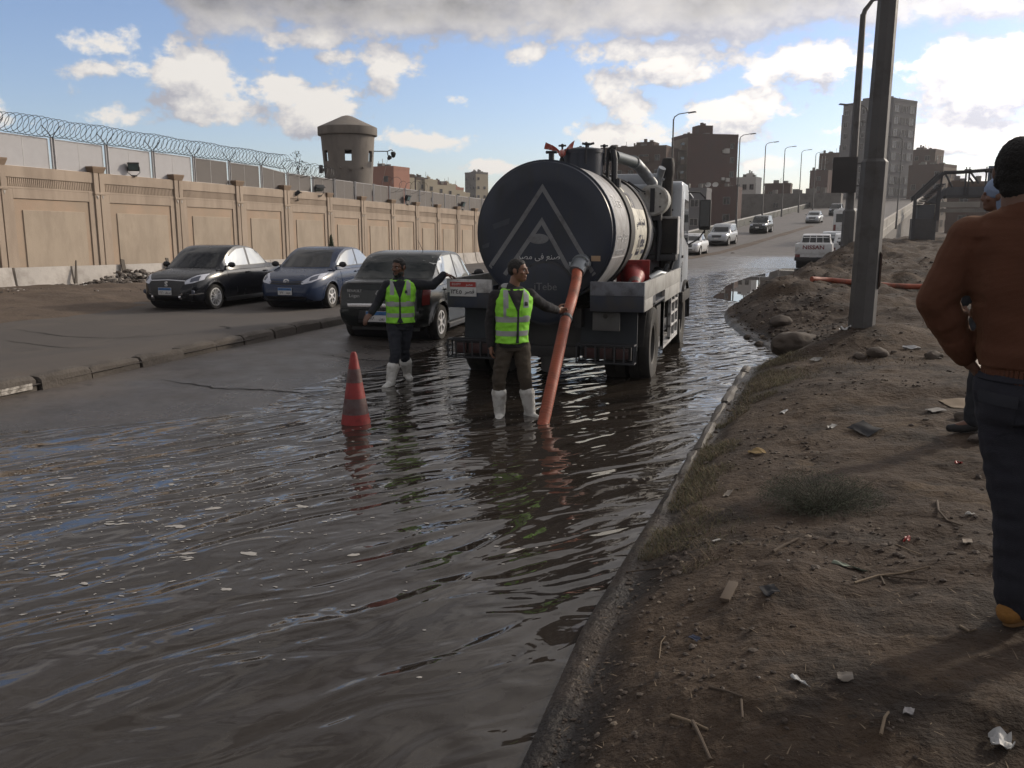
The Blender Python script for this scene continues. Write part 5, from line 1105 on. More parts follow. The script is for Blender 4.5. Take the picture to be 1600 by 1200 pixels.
    for sg in (1, -1):
        y = (s.get('mirror_y', 2.86)) * k + off if not spec.get('raw') else s['mirror_y'] + off; z = s['belt'] + .06
        b = MB(); b.ball((sg * (W_ / 2 + .075), y, z), (.105, .055, .07), 12, 8); b.box((sg * (W_ / 2 - .02), y + .02, z - .03), (.12, .05, .03)); b.build('mirror', s.get('mirror', paint), t, smooth=50)
    for (x, y) in ((1, yf), (-1, yf), (1, yr), (-1, yr)): wheel(t, x * (W_ / 2 - .115), y, wr, .19, s['rim'], rimmat or M_silver, x, 'car', None, wheel_style)
    t['_ok'] = 1; del t['_ok']
    return t, body, full, gt, off, k
def front_face(t, full, L_, lights, lampmat=M_lens):
    """lights: outline given for the right side of the car, drawn from the front (x to the right of the car is -)"""
    for sg in (1, -1):
        tp = [(sg * x, z) for x, z in lights[0]]; bt = [(sg * x, z) for x, z in lights[1]]
        put_patch('headlight', full, tp, bt, 'F', lampmat, t, n=10, m=5, off=.008, skirt=.01)
        if len(lights) > 2: put_patch('headlight_bowl', full, [(sg * x, z) for x, z in lights[2]], [(sg * x, z) for x, z in lights[3]], 'F', M_lensd, t, n=6, m=4, off=.011, skirt=.008)

# --- black sedan beside the wall --------------------------------------------------
P_black = carpaint('black_car_paint', (.008, .009, .013), .2, .1, (.014, .014, .016))
SUZ = dict(L=4.0, W=1.735, wb=2.45, fo=.80, wr=.30, rim=.215, belt=.985,
    top=[(0, .60), (.03, .78), (.10, .93), (.25, 1.0), (.6, 1.02), (1.0, 1.0), (2.9, .985), (3.1, .975), (3.4, .94), (3.8, .86), (4.05, .75), (4.18, .64), (4.25, .50)],
    roof=[(.60, .97), (.85, 1.12), (1.2, 1.36), (1.5, 1.47), (1.95, 1.51), (2.35, 1.495), (2.68, 1.39), (2.95, 1.21), (3.30, .95)],
    wins=[((1.02, 1.10), (1.30, 1.36), (1.62, 1.43), (1.80, 1.435), (1.80, 1.02), (1.02, 1.03)), ((1.90, 1.435), (2.25, 1.41), (2.52, 1.31), (2.80, 1.14), (2.88, 1.01), (1.90, 1.02))])
t, body, full, gt, off, k = make_car('parked_car', 'black sedan with a wide chrome framed grille, leftmost of the parked cars', 'car', SUZ, P_black, (-13.75, 19.15, 0), R(180 + .5), wheel_style=11)
f = lambda pts: [(x, z) for x, z in pts]
front_face(t, full, 4.0, ([(.46, .70), (.64, .825), (.78, .86)], [(.50, .63), (.66, .66), (.78, .73)], [(.58, .755), (.72, .82)], [(.60, .68), (.73, .71)]))
put_patch('grille', full, [(-.48, .69), (0, .71), (.48, .69)], [(-.36, .36), (.36, .36)], 'F', M_trimb, t, n=14, m=6, off=.006)
for (a, c) in (([(-.50, .71), (0, .73), (.50, .71)], [(-.50, .69), (0, .708), (.50, .69)]), ([(.485, .70), (.505, .70)], [(.34, .34), (.40, .34)]), ([(-.505, .70), (-.485, .70)], [(-.40, .34), (-.34, .34)]), ([(.60, .40), (.78, .42)], [(.60, .385), (.78, .405)]), ([(-.78, .42), (-.60, .40)], [(-.78, .405), (-.60, .385)]), ([(.36, .39), (.47, .44)], [(.34, .30), (.42, .30)]), ([(-.47, .44), (-.36, .39)], [(-.42, .30), (-.34, .30)])):
    put_patch('chrome_strip', full, a, c, 'F', M_chrome, t, n=12, m=1, off=.014, skirt=.016)
put_text('badge', 'S', .17, M_badge, t, (0, full.ray_cast(Vector((0, 9, .62)), Vector((0, -1, 0)))[0].y + .02, .625), (R(90), 0, R(180)), .012, bold=.006)
plate('number_plate', t, T(0, full.ray_cast(Vector((0, 9, .45)), Vector((0, -1, 0)))[0].y + .03, .47) @ rzm(math.pi), .36, .17, M_plb, '٢٤٦', 'ﻕﺭﺱ')
for sg in (1, -1): b = MB(); b.lathe([(.05, 0), (.05, .03), (.035, .035), (.001, .03)], 14, T(sg * .66, full.ray_cast(Vector((sg * .66, 9, .45)), Vector((0, -1, 0)))[0].y - .012, .45) @ rx(-math.pi / 2)); b.build('fog_lamp', M_lensd, t)
# --- blue sedan in the middle ------------------------------------------------------
P_blue = carpaint('blue_grey_car_paint', (.017, .030, .066), .22, .1, (.026, .04, .072))
YAR = dict(L=4.3, W=1.69, wb=2.55, fo=.84, wr=.30, rim=.195, belt=.985, mirror=M_trimb, mirror_y=2.98,
    top=[(0, .62), (.02, .80), (.08, .95), (.2, 1.03), (.6, 1.045), (1.0, 1.0), (2.95, .985), (3.15, .97), (3.45, .91), (3.85, .82), (4.08, .72), (4.2, .60), (4.25, .48)],
    roof=[(.62, .98), (.88, 1.14), (1.2, 1.33), (1.5, 1.43), (1.95, 1.46), (2.35, 1.44), (2.72, 1.33), (3.0, 1.16), (3.36, .93)],
    wins=[((1.02, 1.10), (1.28, 1.32), (1.60, 1.385), (1.80, 1.39), (1.80, 1.01), (1.02, 1.02)), ((1.88, 1.39), (2.28, 1.36), (2.58, 1.26), (2.90, 1.08), (3.0, 1.0), (1.88, 1.01))])
t, body, full, gt, off, k = make_car('parked_car', 'blue grey sedan with six spoke wheels between the black sedan and the dark green one', 'car', YAR, P_blue, (-11.25, 20.25, 0), R(180 + 3), wheel_style=6)
front_face(t, full, 4.3, ([(.38, .66), (.58, .82), (.76, .865)], [(.42, .615), (.62, .655), (.76, .75)], [(.56, .765), (.69, .825)], [(.57, .69), (.70, .73)]))
put_patch('grille', full, [(-.46, .70), (0, .665), (.46, .70)], [(-.40, .62), (0, .60), (.40, .62)], 'F', M_trimb, t, n=14, m=3, off=.006)
put_patch('grille', full, [(-.55, .34), (.55, .34)], [(-.50, .27), (.50, .27)], 'F', M_trimb, t, n=12, m=3, off=.006)
put_patch('grille_bar', full, [(-.44, .665), (0, .64), (.44, .665)], [(-.44, .655), (0, .628), (.44, .655)], 'F', P_blue, t, n=14, m=1, off=.014, skirt=.014)
b = MB(); yb = full.ray_cast(Vector((0, 9, .68)), Vector((0, -1, 0)))[0].y + .022
for (a, c) in ((.068, .045), (.026, .045), (.05, .02)): b.tube([(a * math.cos(q), yb, .69 + c * math.sin(q) + (.02 if a == .05 else 0)) for q in np.linspace(0, 2 * math.pi, 20)[:-1]], .0055, 6, closed=True)
b.build('badge', M_chrome, t)
plate('number_plate', t, T(-.02, full.ray_cast(Vector((0, 9, .45)), Vector((0, -1, 0)))[0].y + .03, .455) @ rzm(math.pi), .36, .17, M_plb, '٦٣٢', 'ﻁﻡﻩ')
# --- dark green sedan seen from behind --------------------------------------------
P_logan = carpaint('dark_green_grey_paint', (.010, .013, .0135), .22, .1, (.018, .020, .020))
LOG = dict(L=4.25, W=1.74, wb=2.63, fo=.80, wr=.31, rim=.205, belt=1.02, rw=.80, sill=M_trimb, mirror=M_trimb, kr=.10, handle=M_trimb,
    top=[(0, .66), (.02, .86), (.05, .98), (.10, 1.035), (.4, 1.06), (1.0, 1.03), (2.9, 1.0), (3.05, .995), (3.35, .94), (3.85, .86), (4.08, .76), (4.2, .64), (4.25, .50)],
    roof=[(.50, 1.02), (.72, 1.16), (1.05, 1.41), (1.28, 1.49), (1.75, 1.53), (2.2, 1.515), (2.5, 1.44), (2.8, 1.24), (3.12, .97)], rww=(.66, .52), rwlo=.055,
    wins=[((.98, 1.32), (1.05, 1.42), (1.55, 1.45), (1.78, 1.455), (1.78, 1.05), (.98, 1.06)), ((1.86, 1.455), (2.15, 1.44), (2.42, 1.36), (2.70, 1.17), (2.80, 1.03), (1.86, 1.04))], doors=[(.92, 1.82), (1.82, 2.88)])
t, body, full, gt, off, k = make_car('parked_car', 'dark green grey sedan seen from behind, beside the worker leaning on the tanker', 'car', LOG, P_logan, (-6.5, 15.4, .0), R(3), wheel_style=6, glass=M_tintg)
for sg, xo in ((1, .80), (-1, .86)): put_patch('tail_light', full, [(sg * .735, .985), (sg * xo, .975)], [(sg * .74, .66), (sg * xo, .66)], 'R', M_tail, t, n=5, m=8, off=.010)
put_patch('boot_lid', full, [(-.68, 1.0), (.68, 1.0)], [(-.66, .66), (.66, .66)], 'R', P_logan, t, n=14, m=6, off=.009)
put_patch('boot_shadow_gap', full, [(-.69, 1.022), (.69, 1.022)], [(-.69, 1.006), (.69, 1.006)], 'R', M_trimb, t, n=12, m=1, off=.006)
put_patch('chrome_strip', full, [(-.56, .675), (0, .685), (.56, .675)], [(-.54, .625), (0, .63), (.54, .625)], 'R', M_chrome, t, n=14, m=2, off=.022, skirt=.02)
put_patch('plate_recess', full, [(-.42, .585), (.42, .585)], [(-.46, .40), (.46, .40)], 'R', M_trimb, t, n=10, m=3, off=.004)
put_patch('bumper', full, [(-.80, .56), (-.5, .585), (.5, .585), (.80, .56)], [(-.76, .30), (.76, .30)], 'R', P_logan, t, n=16, m=5, off=.016, skirt=.016)
put_patch('plate_recess', full, [(-.34, .565), (.34, .565)], [(-.38, .37), (.38, .37)], 'R', M_trimb, t, n=10, m=3, off=.020)
yb = lambda x, z: full.ray_cast(Vector((x, -9, z)), Vector((0, 1, 0)))[0].y
plate('number_plate', t, T(-.02, yb(0, .47) - .045, .47), .38, .18, M_plb, '٢٧٨', 'ﻥﻭﺭ')
b = MB(); y = yb(0, .86) - .024
for sg in (1, -1): b.add([(sg * .0, y, .925), (sg * .045, y, .85), (sg * .0, y, .775), (sg * .018, y, .775), (sg * .066, y, .85), (sg * .018, y, .925)] + [(sg * .0, y + .02, .925), (sg * .045, y + .02, .85), (sg * .0, y + .02, .775), (sg * .018, y + .02, .775), (sg * .066, y + .02, .85), (sg * .018, y + .02, .925)], [(0, 1, 4, 5), (1, 2, 3, 4), (6, 7, 1, 0), (7, 8, 2, 1), (11, 10, 4, 5), (10, 9, 3, 4)])
for v_i in range(len(b.v)): b.v[v_i] = (b.v[v_i][0] * .72, b.v[v_i][1], .85 + (b.v[v_i][2] - .85) * .78)
b.build('badge', M_badge, t, smooth=0)
put_text('lettering', 'RENAULT', .062, M_badge, t, (-.43, yb(-.43, .89) - .02, .89), (R(90), 0, 0), .006); put_text('lettering', 'Logan', .08, M_badge, t, (-.43, yb(-.43, .81) - .02, .81), (R(90), 0, 0), .006)
b = MB(); p = gt.ray_cast(Vector((.25, -.55, 5)), Vector((0, 0, -1)))[0]; b.tube([p, p + Vector((-.06, -.10, .20))], [.006, .003], 5); b.build('antenna', M_trimb, t)
# --- traffic on the ramp, and cars pulled up on the right ------------------------
P_white = carpaint('white_car_paint', (.62, .63, .64), .3, .35, (.42, .40, .37)); P_silv = carpaint('silver_car_paint', (.36, .38, .40), .3, .3); P_dk = carpaint('dark_suv_paint', (.012, .016, .018), .25, .2)
SUVS = dict(L=4.5, W=1.80, wb=2.65, fo=.85, wr=.36, rim=.23, belt=1.10, raw=1, mirror_y=3.15, zb=.30, tum=.22,
    top=[(0, .70), (.02, .95), (.06, 1.08), (.3, 1.11), (2.9, 1.10), (3.15, 1.09), (3.5, 1.05), (4.1, .98), (4.38, .86), (4.47, .70), (4.5, .58)], kr=.05,
    roof=[(.04, 1.06), (.12, 1.30), (.30, 1.62), (.55, 1.71), (1.5, 1.75), (2.3, 1.74), (2.75, 1.60), (3.05, 1.36), (3.4, 1.06)],
    wins=[((.32, 1.35), (.45, 1.58), (1.0, 1.62), (1.2, 1.62), (1.2, 1.15), (.28, 1.16)), ((1.28, 1.62), (1.8, 1.63), (2.05, 1.63), (2.05, 1.14), (1.28, 1.15)), ((2.12, 1.63), (2.4, 1.61), (2.70, 1.50), (2.95, 1.28), (3.05, 1.13), (2.12, 1.14))])
def at_px(px, Y, dx=0.):
    a = math.atan((px - 800) * .98395 / 1350) - R(16.9); return math.tan(a) * Y + dx
def traffic(name, label, spec, paint, px, Y, rz, front=True, lights=True, cat='car'):
    x = at_px(px, Y); t, body, full, gt, off, k = make_car(name, label, cat, spec, paint, (x, Y, float(road_z(x, Y)) + .0), rz, detail=1, group='traffic coming down the ramp' if front else 'vehicles pulled up along the right edge'); t.rotation_euler.x = -.03 if front and Y > 70 else 0
    s = dict(SEDAN); s.update(spec); zb = s['belt']; W_ = s['W']
    if front:
        front_face(t, full, s['L'], ([(.45, zb - .20), (.78 * W_ / 1.7, zb - .16)], [(.48, zb - .32), (.78 * W_ / 1.7, zb - .30)]))
        put_patch('grille', full, [(-.40, zb - .24), (.40, zb - .24)], [(-.36, zb - .42), (.36, zb - .42)], 'F', M_trimb, t, n=6, m=3, off=.006); put_patch('bumper_intake', full, [(-.6, .42), (.6, .42)], [(-.55, .33), (.55, .33)], 'F', M_trimb, t, n=6, m=2, off=.006)
        h = full.ray_cast(Vector((0, 9, zb - .5)), Vector((0, -1, 0)))[0]
        b = MB(); b.box((0, h.y + .01, zb - .5), (.34, .02, .13)); b.build('number_plate', M_plw, t)
    else:
        for sg in (1, -1): put_patch('tail_light', full, [(sg * .62, zb - .10), (sg * .80, zb - .12)], [(sg * .64, zb - .34), (sg * .80, zb - .34)], 'R', M_tail, t, n=4, m=4, off=.01)
        h = full.ray_cast(Vector((0, -9, .6)), Vector((0, 1, 0)))[0]; b = MB(); b.box((0, h.y - .01, .6), (.34, .02, .13)); b.build('number_plate', M_plw, t)
    return t
traffic('car', 'white sedan just past the tanker cab, partly hidden by its mirror', dict(SEDAN), P_white, 1083, 62, R(180 - 6))
traffic('suv', 'silver boxy off roader with bright headlamp coming down the ramp', SUVS, P_silv, 1130, 76, R(180 - 10), cat='suv')
traffic('suv', 'dark green black crossover with slim headlamps ahead of the guard rail', dict(SUVS), P_dk, 1190, 94, R(180 - 10), cat='suv')
traffic('car', 'silver saloon higher up the ramp, left of the parked pickup', dict(SEDAN), P_silv, 1272, 116, R(180 - 10))
traffic('car', 'dark car at the top of the ramp beside the minibus', dict(SUVS), P_dk, 1305, 140, R(180 - 9))
traffic('car', 'white car parked ahead of the pickup, only its roof showing', dict(SEDAN), P_white, 1280, 57, R(-6), front=False)
traffic('car', 'silver hatchback with red tail lamp parked between pickup and lamp post', dict(SUVS), P_silv, 1309, 57.5, R(-8), front=False)
traffic('car', 'white car parked behind the lamp post beside the dirt', dict(SUVS), P_white, 1331, 50.5, R(-7), front=False)
# pickup with lettered tailgate
def pickup(px, Y, rz):
    spec = dict(L=4.9, W=1.70, wb=2.95, fo=.75, wr=.33, rim=.19, belt=1.12, raw=1, mirror_y=3.75, zb=.36, kr=.0, no_rear_win=True, rw=.9,
        top=[(0, .82), (.02, .95), (.05, .98), (1.9, .98), (2.0, 1.10), (3.6, 1.10), (3.8, 1.08), (4.5, 1.0), (4.8, .88), (4.88, .7), (4.9, .6)],
        roof=[(2.0, 1.06), (2.05, 1.40), (2.12, 1.62), (2.3, 1.68), (2.7, 1.70), (3.1, 1.66), (3.4, 1.48), (3.8, 1.08)], wins=[((2.2, 1.56), (2.6, 1.60), (3.05, 1.57), (3.35, 1.38), (3.55, 1.16), (2.2, 1.16))])
    x = at_px(px, Y); t, body, full, gt, off, k = make_car('pickup_truck', 'white pickup with lettering across its tailgate parked at the edge of the puddle', 'pickup', spec, P_white, (x, Y, float(road_z(x, Y)) + .04), rz, detail=1, group='vehicles pulled up along the right edge')
    b = MB(); b.bb(-.80, .80, off - .03, off + .02, .76, 1.24); tg = b.build('tailgate', P_white, t, bevel=.012)
    put_text('lettering', 'NISSAN', .26, MAT('maroon_print', (.16, .022, .03), .5), tg, (0, off - .034, 1.06), (R(90), 0, 0), .008, 1.15, bold=.006)
    for sg in (1, -1):
        b = MB(); b.bb(min(sg * .80, sg * .85), max(sg * .80, sg * .85), off - .02, 2.0 + off, .76, 1.24); b.build('bed_side', P_white, t, bevel=.01)
        b = MB(); b.bb(min(sg * .60, sg * .83), max(sg * .60, sg * .83), off - .05, off - .01, .60, .73); b.build('tail_light', M_tail, t)
    b = MB(); b.bb(-.85, .85, off - .10, off + .05, .42, .60); b.build('rear_bumper', M_trimb, t, bevel=.01)
    b = MB(); b.box((0, off - .11, .66), (.34, .02, .13)); b.build('number_plate', M_plw, t)
    a = [(-.62, 1.60), (.62, 1.60)], [(-.70, 1.26), (.70, 1.26)]
    for (x0, x1) in ((-.62, -.30), (-.27, .0), (.03, .30), (.33, .62)): put_patch('rear_window', gt, [(x0, 1.60), (x1, 1.60)], [(x0 * 1.08, 1.27), (x1 * 1.08, 1.27)], 'R', M_tint, t, n=3, m=3, off=.006)
    return t
pickup(1277, 47.2, R(-5))
def minibus(px, Y, rz):
    x = at_px(px, Y); t = thing('minibus', 'white minibus seen from behind at the top of the parked row', 'minibus', (x, Y, float(road_z(x, Y)) + .02), rz, 'vehicles pulled up along the right edge'); b = MB()
    b.bb(-.98, .98, -2.9, 2.9, .42, 2.62); b.build('body', P_white, t, bevel=.14, seg=3)
    b = MB(); b.bb(-.75, .75, -2.915, -2.9, 1.55, 2.25); b.build('rear_window', M_tint, t); b = MB(); b.bb(-.6, .6, -2.2, 1.5, 2.62, 2.74); b.build('roof_vent', P_white, t, bevel=.03)
    for sg in (1, -1):
        for (a, c) in ((-2.6, -1.2), (-1.1, .2), (.3, 1.6)): b = MB(); b.bb(min(sg * .975, sg * .99), max(sg * .975, sg * .99), a, c, 1.55, 2.2); b.build('side_window', M_tint, t)
        b = MB(); b.bb(min(sg * .72, sg * .92), max(sg * .72, sg * .92), -2.92, -2.9, .85, 1.35); b.build('tail_light', M_tail, t)
        for y in (-1.9, 1.9): wheel(t, sg * .86, y, .36, .22, .22, M_silver, sg, 'car')
    b = MB(); b.bb(-.95, .95, -2.98, -2.86, .40, .66); b.build('bumper', M_trimb, t, bevel=.03); b = MB(); b.box((0, -2.93, .95), (.4, .02, .15)); b.build('number_plate', M_plw, t)
minibus(1324, 82, R(-8))

# ------------------------------------------------------------------ people (local frame: x to the viewer's right, y away from the viewer, z up)
def V(*a): return Vector(a)
class Org:
    """closed pieces that are fused into one continuous skin"""
    def __init__(s): s.b = MB()
    def cap(s, p0, p1, r0, r1, n=14):
        p0, p1 = Vector(p0), Vector(p1); s.b.tube([p0, p1], [r0, r1], n); s.b.ball(p0, r0, n, 8); s.b.ball(p1, r1, n, 8); return s
    def chain(s, pts, rs, n=14):
        for a, c, r0, r1 in zip(pts, pts[1:], rs, rs[1:]): s.cap(a, c, r0, r1, n)
        return s
    def ell(s, c, r, M=None): s.b.ball((0, 0, 0), r, 18, 12, M=(M or Matrix.Identity(4)) if M else Matrix.Translation(c)) if False else s.b.ball((0, 0, 0), r, 18, 12, M=Matrix.Translation(c) @ (M or Matrix.Identity(4))); return s
    def loft(s, secs, n=28, ex=2.3):
        """secs: (centre, half width x, half depth y, yaw)"""
        vs = []
        for (c, rx_, ry_, yaw) in secs:
            for j in range(n):
                a = 2 * math.pi * j / n; ca, sa = math.cos(a), math.sin(a); x = math.copysign(abs(ca) ** (2 / ex), ca) * rx_; y = math.copysign(abs(sa) ** (2 / ex), sa) * ry_
                vs.append((c[0] + x * math.cos(yaw) - y * math.sin(yaw), c[1] + x * math.sin(yaw) + y * math.cos(yaw), c[2]))
        k = len(secs); s.b.add(vs, [(i * n + j, i * n + (j + 1) % n, (i + 1) * n + (j + 1) % n, (i + 1) * n + j) for i in range(k - 1) for j in range(n)] + [tuple(range(n))[::-1], tuple((k - 1) * n + j for j in range(n))]); return s
    def mesh(s, name, mat, voxel=.008, it=4, wr=0., ws=9., sq=(1, 1, 1.6), seed=0, fold=None):
        me = s.b.mesh(name, mat, 0)
        me = eval_mesh(me, [('REMESH', dict(mode='VOXEL', voxel_size=voxel)), ('SMOOTH', dict(factor=.5, iterations=it))])
        if wr or fold:
            n = len(me.vertices); co = np.empty(n * 3, np.float32); no = np.empty(n * 3, np.float32); me.vertices.foreach_get('co', co); me.vertices.foreach_get('normal', no); co = co.reshape(-1, 3); no = no.reshape(-1, 3)
            d = np.zeros(n)
            if wr:
                o = seed * 3.3
                for i in range(n):
                    p = co[i]; d[i] = wr * (mnoise.noise((p[0] * ws * sq[0] + o, p[1] * ws * sq[1], p[2] * ws * sq[2])) + .5 * mnoise.noise((p[0] * ws * 2.3, p[1] * ws * 2.3 + o, p[2] * ws * 3.0)))
            if fold is not None: d = d + fold(co)
            me.vertices.foreach_set('co', (co + no * d[:, None]).astype(np.float32).ravel())
        me.materials.clear(); me.materials.append(mat); me.polygons.foreach_set('use_smooth', [True] * len(me.polygons)); me.update(); return me
def frame(fwd, up=(0, 0, 1)):
    """rotation whose columns are right, forward, up for a head looking along fwd"""
    f = Vector(fwd).normalized(); r = f.cross(Vector(up)).normalized(); u = r.cross(f)
    return Matrix((r, f, u)).transposed().to_4x4()
def head(o, c, fwd, k=1.):
    F = frame(fwd); c = Vector(c); P = lambda x, y, z: c + F @ (V(x, y, z) * k)
    E = lambda p, r: o.ell(P(*p), tuple(a * k for a in r), F)
    E((0, -.012, .030), (.074, .094, .088)); E((0, .012, -.030), (.064, .078, .080)); E((0, .040, -.082), (.042, .044, .034)); E((0, .015, -.065), (.058, .062, .045))
    E((0, .074, .028), (.050, .020, .014)); E((0, .088, -.006), (.013, .020, .028)); E((0, .098, -.020), (.017, .016, .012)); E((0, .080, -.050), (.024, .016, .007)); E((0, .078, -.062), (.021, .016, .008)); E((0, .072, -.085), (.022, .020, .016))
    for s in (-1, 1): E((s * .045, .056, -.018), (.022, .022, .020)); E((s * .077, -.008, -.008), (.011, .022, .032)); E((s * .084, -.018, .0), (.007, .016, .026))
    return P, F
def hair_mesh(P, F, k, mat, low=.0, thick=1., long_=0.):
    o = Org(); E = lambda p, r: o.ell(P(*p), tuple(a * k for a in r), F)
    E((0, -.020, .040), (.0785 * thick, .094, .083 * thick)); E((0, -.046, .005), (.074, .066, .066))
    E((0, .030, .074), (.056, .040, .036)); 
    for s in (-1, 1): E((s * .060, -.018, .035), (.022, .050, .042)); E((s * .073, .012, -.002), (.009, .012, .026))
    return o.mesh('hair', mat, .005, 1, .0025, 90, (1, 1, 1), 2)
def hand(o, w, f, n, thumb=1, curl=(22, 32, 26), k=1., tcurl=.5):
    """w wrist, f finger direction, n the way the palm faces; thumb=+1/-1 chooses the side"""
    f = Vector(f).normalized(); n = Vector(n); n = (n - f * n.dot(f)).normalized(); s = f.cross(n) * thumb; w = Vector(w)
    o.cap(w, w + f * .03 * k, .026 * k, .028 * k)
    for t in (-.027, -.009, .009, .027): o.cap(w + f * .02 * k + s * t * .7 * k, w + f * .088 * k + s * t * k, .0165 * k, .0145 * k, 10)
    L0 = {.027: (.040, .024, .020), .009: (.045, .028, .022), -.009: (.041, .026, .021), -.027: (.032, .020, .018)}
    for t, ls in L0.items():
        p = w + f * .088 * k + s * t * k; a = 0; d = f.copy()
        for i, l in enumerate(ls):
            a += R(curl[i]); d = f * math.cos(a) + n * math.sin(a); q = p + d * l * k; o.cap(p, q, (.0098 - .0012 * i) * k, (.009 - .0012 * i) * k, 10); p = q
    p = w + f * .022 * k + s * .026 * k; d = (f * .62 + s * .75 + n * .25 * tcurl * 2).normalized(); q = p + d * .045 * k; o.cap(p, q, .0145 * k, .0115 * k, 10)
    d2 = (f * .9 + s * .25 + n * tcurl).normalized(); q2 = q + d2 * .030 * k; o.cap(q, q2, .011 * k, .0098 * k, 10); o.cap(q2, q2 + (d2 + n * .3 * tcurl) * .022 * k, .0098 * k, .008 * k, 10)
M_skin = MAT('brown_skin', (.20, .098, .060), .5, var=.10, scale=12); M_skin2 = MAT('dark_brown_skin', (.135, .066, .042), .5, var=.10, scale=12); M_hair = MAT('black_hair', (.010, .008, .007), .6, var=.3, scale=60, bump=.6, bscale=220)
M_jack = MAT('dark_navy_jacket', (.014, .016, .022), .85, var=.2, bump=.3, bscale=150); M_hood = MAT('dark_hoodie', (.016, .015, .017), .85, var=.25, bump=.3, bscale=150, dirt=(.035, .03, .028), damt=.4, dscale=9)
M_hoodin = MAT('pale_hood_lining', (.32, .32, .33), .9, var=.15); M_tro1 = MAT('navy_work_trousers', (.014, .017, .026), .85, var=.2, bump=.3, bscale=120); M_tro2 = MAT('brown_work_trousers', (.060, .047, .033), .9, var=.2, bump=.35, bscale=120, dirt=(.035, .028, .021), damt=.5, dscale=6)
M_boot = MAT('white_rubber_boot', (.55, .55, .53), .4, var=.06, dirt=(.26, .24, .21), damt=.5, dscale=7); M_vest = MAT('lime_hi_vis', (.27, .70, .045), .75, var=.07, scale=9, bump=.2, bscale=220, dirt=(.21, .50, .05), damt=.35, dscale=7)
M_refl = MAT('grey_reflective_tape', (.30, .31, .31), .45, var=.1, scale=18); M_seam = MAT('dark_vest_trim', (.02, .03, .02), .8)
def worker(name, label, loc, rz, cfg):
    t = thing(name, label, 'person', loc, rz, 'people at the flood'); c = cfg; k = 1.
    body = Org(); P, F = head(body, c['head'], c['look'], c.get('hk', 1.)); skin = c['skin']
    nk = Vector(c['neck']); body.cap(nk - V(0, 0, .05), Vector(c['head']) + F @ V(0, -.02, -.06), .058, .052)
    body.loft([(q, rx_ * .86, ry_ * .86, yaw) for q, rx_, ry_, yaw in c['torso']])
    for s in ('L', 'R'): body.chain([c['sh' + s], c['el' + s], c['wr' + s]], [.043, .036, .026]); hand(body, c['wr' + s], *c['hand' + s])
    for s in ('L', 'R'): body.chain([c['hip' + s], c['kn' + s], c['an' + s]], [.075, .046, .030]); body.cap(c['an' + s], Vector(c['an' + s]) + Vector(c['toe' + s]).normalized() * .12 + V(0, 0, -.045), .026, .022)
    link_mesh('body', body.mesh('body', skin, .0062, 3), t)
    link_mesh('hair', hair_mesh(P, F, c.get('hk', 1.), M_hair), t)
    for s in (-1, 1):
        b = MB(); b.ball(P(s * .030, .0735, .004), .0105, 10, 8); e = b.build('eye', MAT('eye_white', (.30, .27, .25), .3) if not bpy.data.materials.get('eye_white') else bpy.data.materials['eye_white'], t); b = MB(); b.ball(P(s * .030, .0812, .004), .0055, 8, 6); b.build('pupil', M_ink, e)
        b = MB(); b.tube([P(s * .014, .088, .026), P(s * .032, .087, .031), P(s * .048, .074, .026)], [.004, .005, .003], 6); b.build('eyebrow', M_hair, t)
    if c.get('beard'): o = Org(); [o.ell(P(x, y, z), r, F) for (x, y, z), r in ((((0, .052, -.092), (.040, .040, .026))), (((0, .090, -.041), (.024, .012, .006))), (((.045, .02, -.075), (.022, .045, .030))), (((-.045, .02, -.075), (.022, .045, .030))))]; link_mesh('beard', o.mesh('beard', M_hair, .005, 1), t)
    # jacket
    o = Org(); o.loft([(q, rx_, ry_, yaw) for q, rx_, ry_, yaw in c['torso']])
    for s in ('L', 'R'):
        wv = Vector(c['wr' + s]); ev = Vector(c['el' + s]); o.chain([c['sh' + s], ev, ev.lerp(wv, .5), ev.lerp(wv, .95)], [.070, .057, .053, .044])
    o.chain([nk + V(0, 0, -.06), nk + V(0, 0, .0)], [.10, .074])
    if c.get('hoodie'): o.ell(nk + V(-.045, .05, .0), (.10, .085, .055)); o.ell(nk + V(.04, .03, -.015), (.10, .08, .045))
    jk = o.mesh('jacket', c['jacket'], .0085, 3, .007, 11, seed=len(label)); link_mesh('jacket', jk, t)
    if c.get('hoodie'): o = Org(); o.ell(nk + V(-.065, .015, .018), (.055, .055, .042)); link_mesh('hood_lining', o.mesh('hood_lining', M_hoodin, .007, 3, .006, 20), t)
    # trousers
    o = Org(); hp = (Vector(c['hipL']) + Vector(c['hipR'])) / 2; q = c['torso'][0]; o.loft([(hp + V(0, 0, -.05), .150, .115, q[3]), (hp + V(0, 0, .06), .165, .12, q[3]), (hp + V(0, 0, .16), .155, .112, q[3])])
    for s in ('L', 'R'):
        kn = Vector(c['kn' + s]); an = Vector(c['an' + s]); o.chain([c['hip' + s], Vector(c['hip' + s]).lerp(kn, .5), kn, kn.lerp(an, .35), kn.lerp(an, c.get('tuck', .55))], [.098, .085, .072, .066, .056])
    link_mesh('trousers', o.mesh('trousers', c['trousers'], .0085, 3, .009, 10, (1, 1, 2.0), seed=3), t)
    # boots
    for s in ('L', 'R'):
        o = Org(); kn = Vector(c['kn' + s]); an = Vector(c['an' + s]); tp = kn.lerp(an, c.get('boot', .48)); toe = Vector(c['toe' + s]).normalized()
        o.chain([tp, tp.lerp(an, .5), an + V(0, 0, .0)], [.082, .068, .057]); o.chain([an + V(0, 0, -.02) - toe * .03, an + toe * .09 + V(0, 0, -.045), an + toe * .16 + V(0, 0, -.05)], [.052, .046, .040]); 
        bt = o.mesh('boot', M_boot, .008, 2, .004, 14); link_mesh('boot', bt, t)
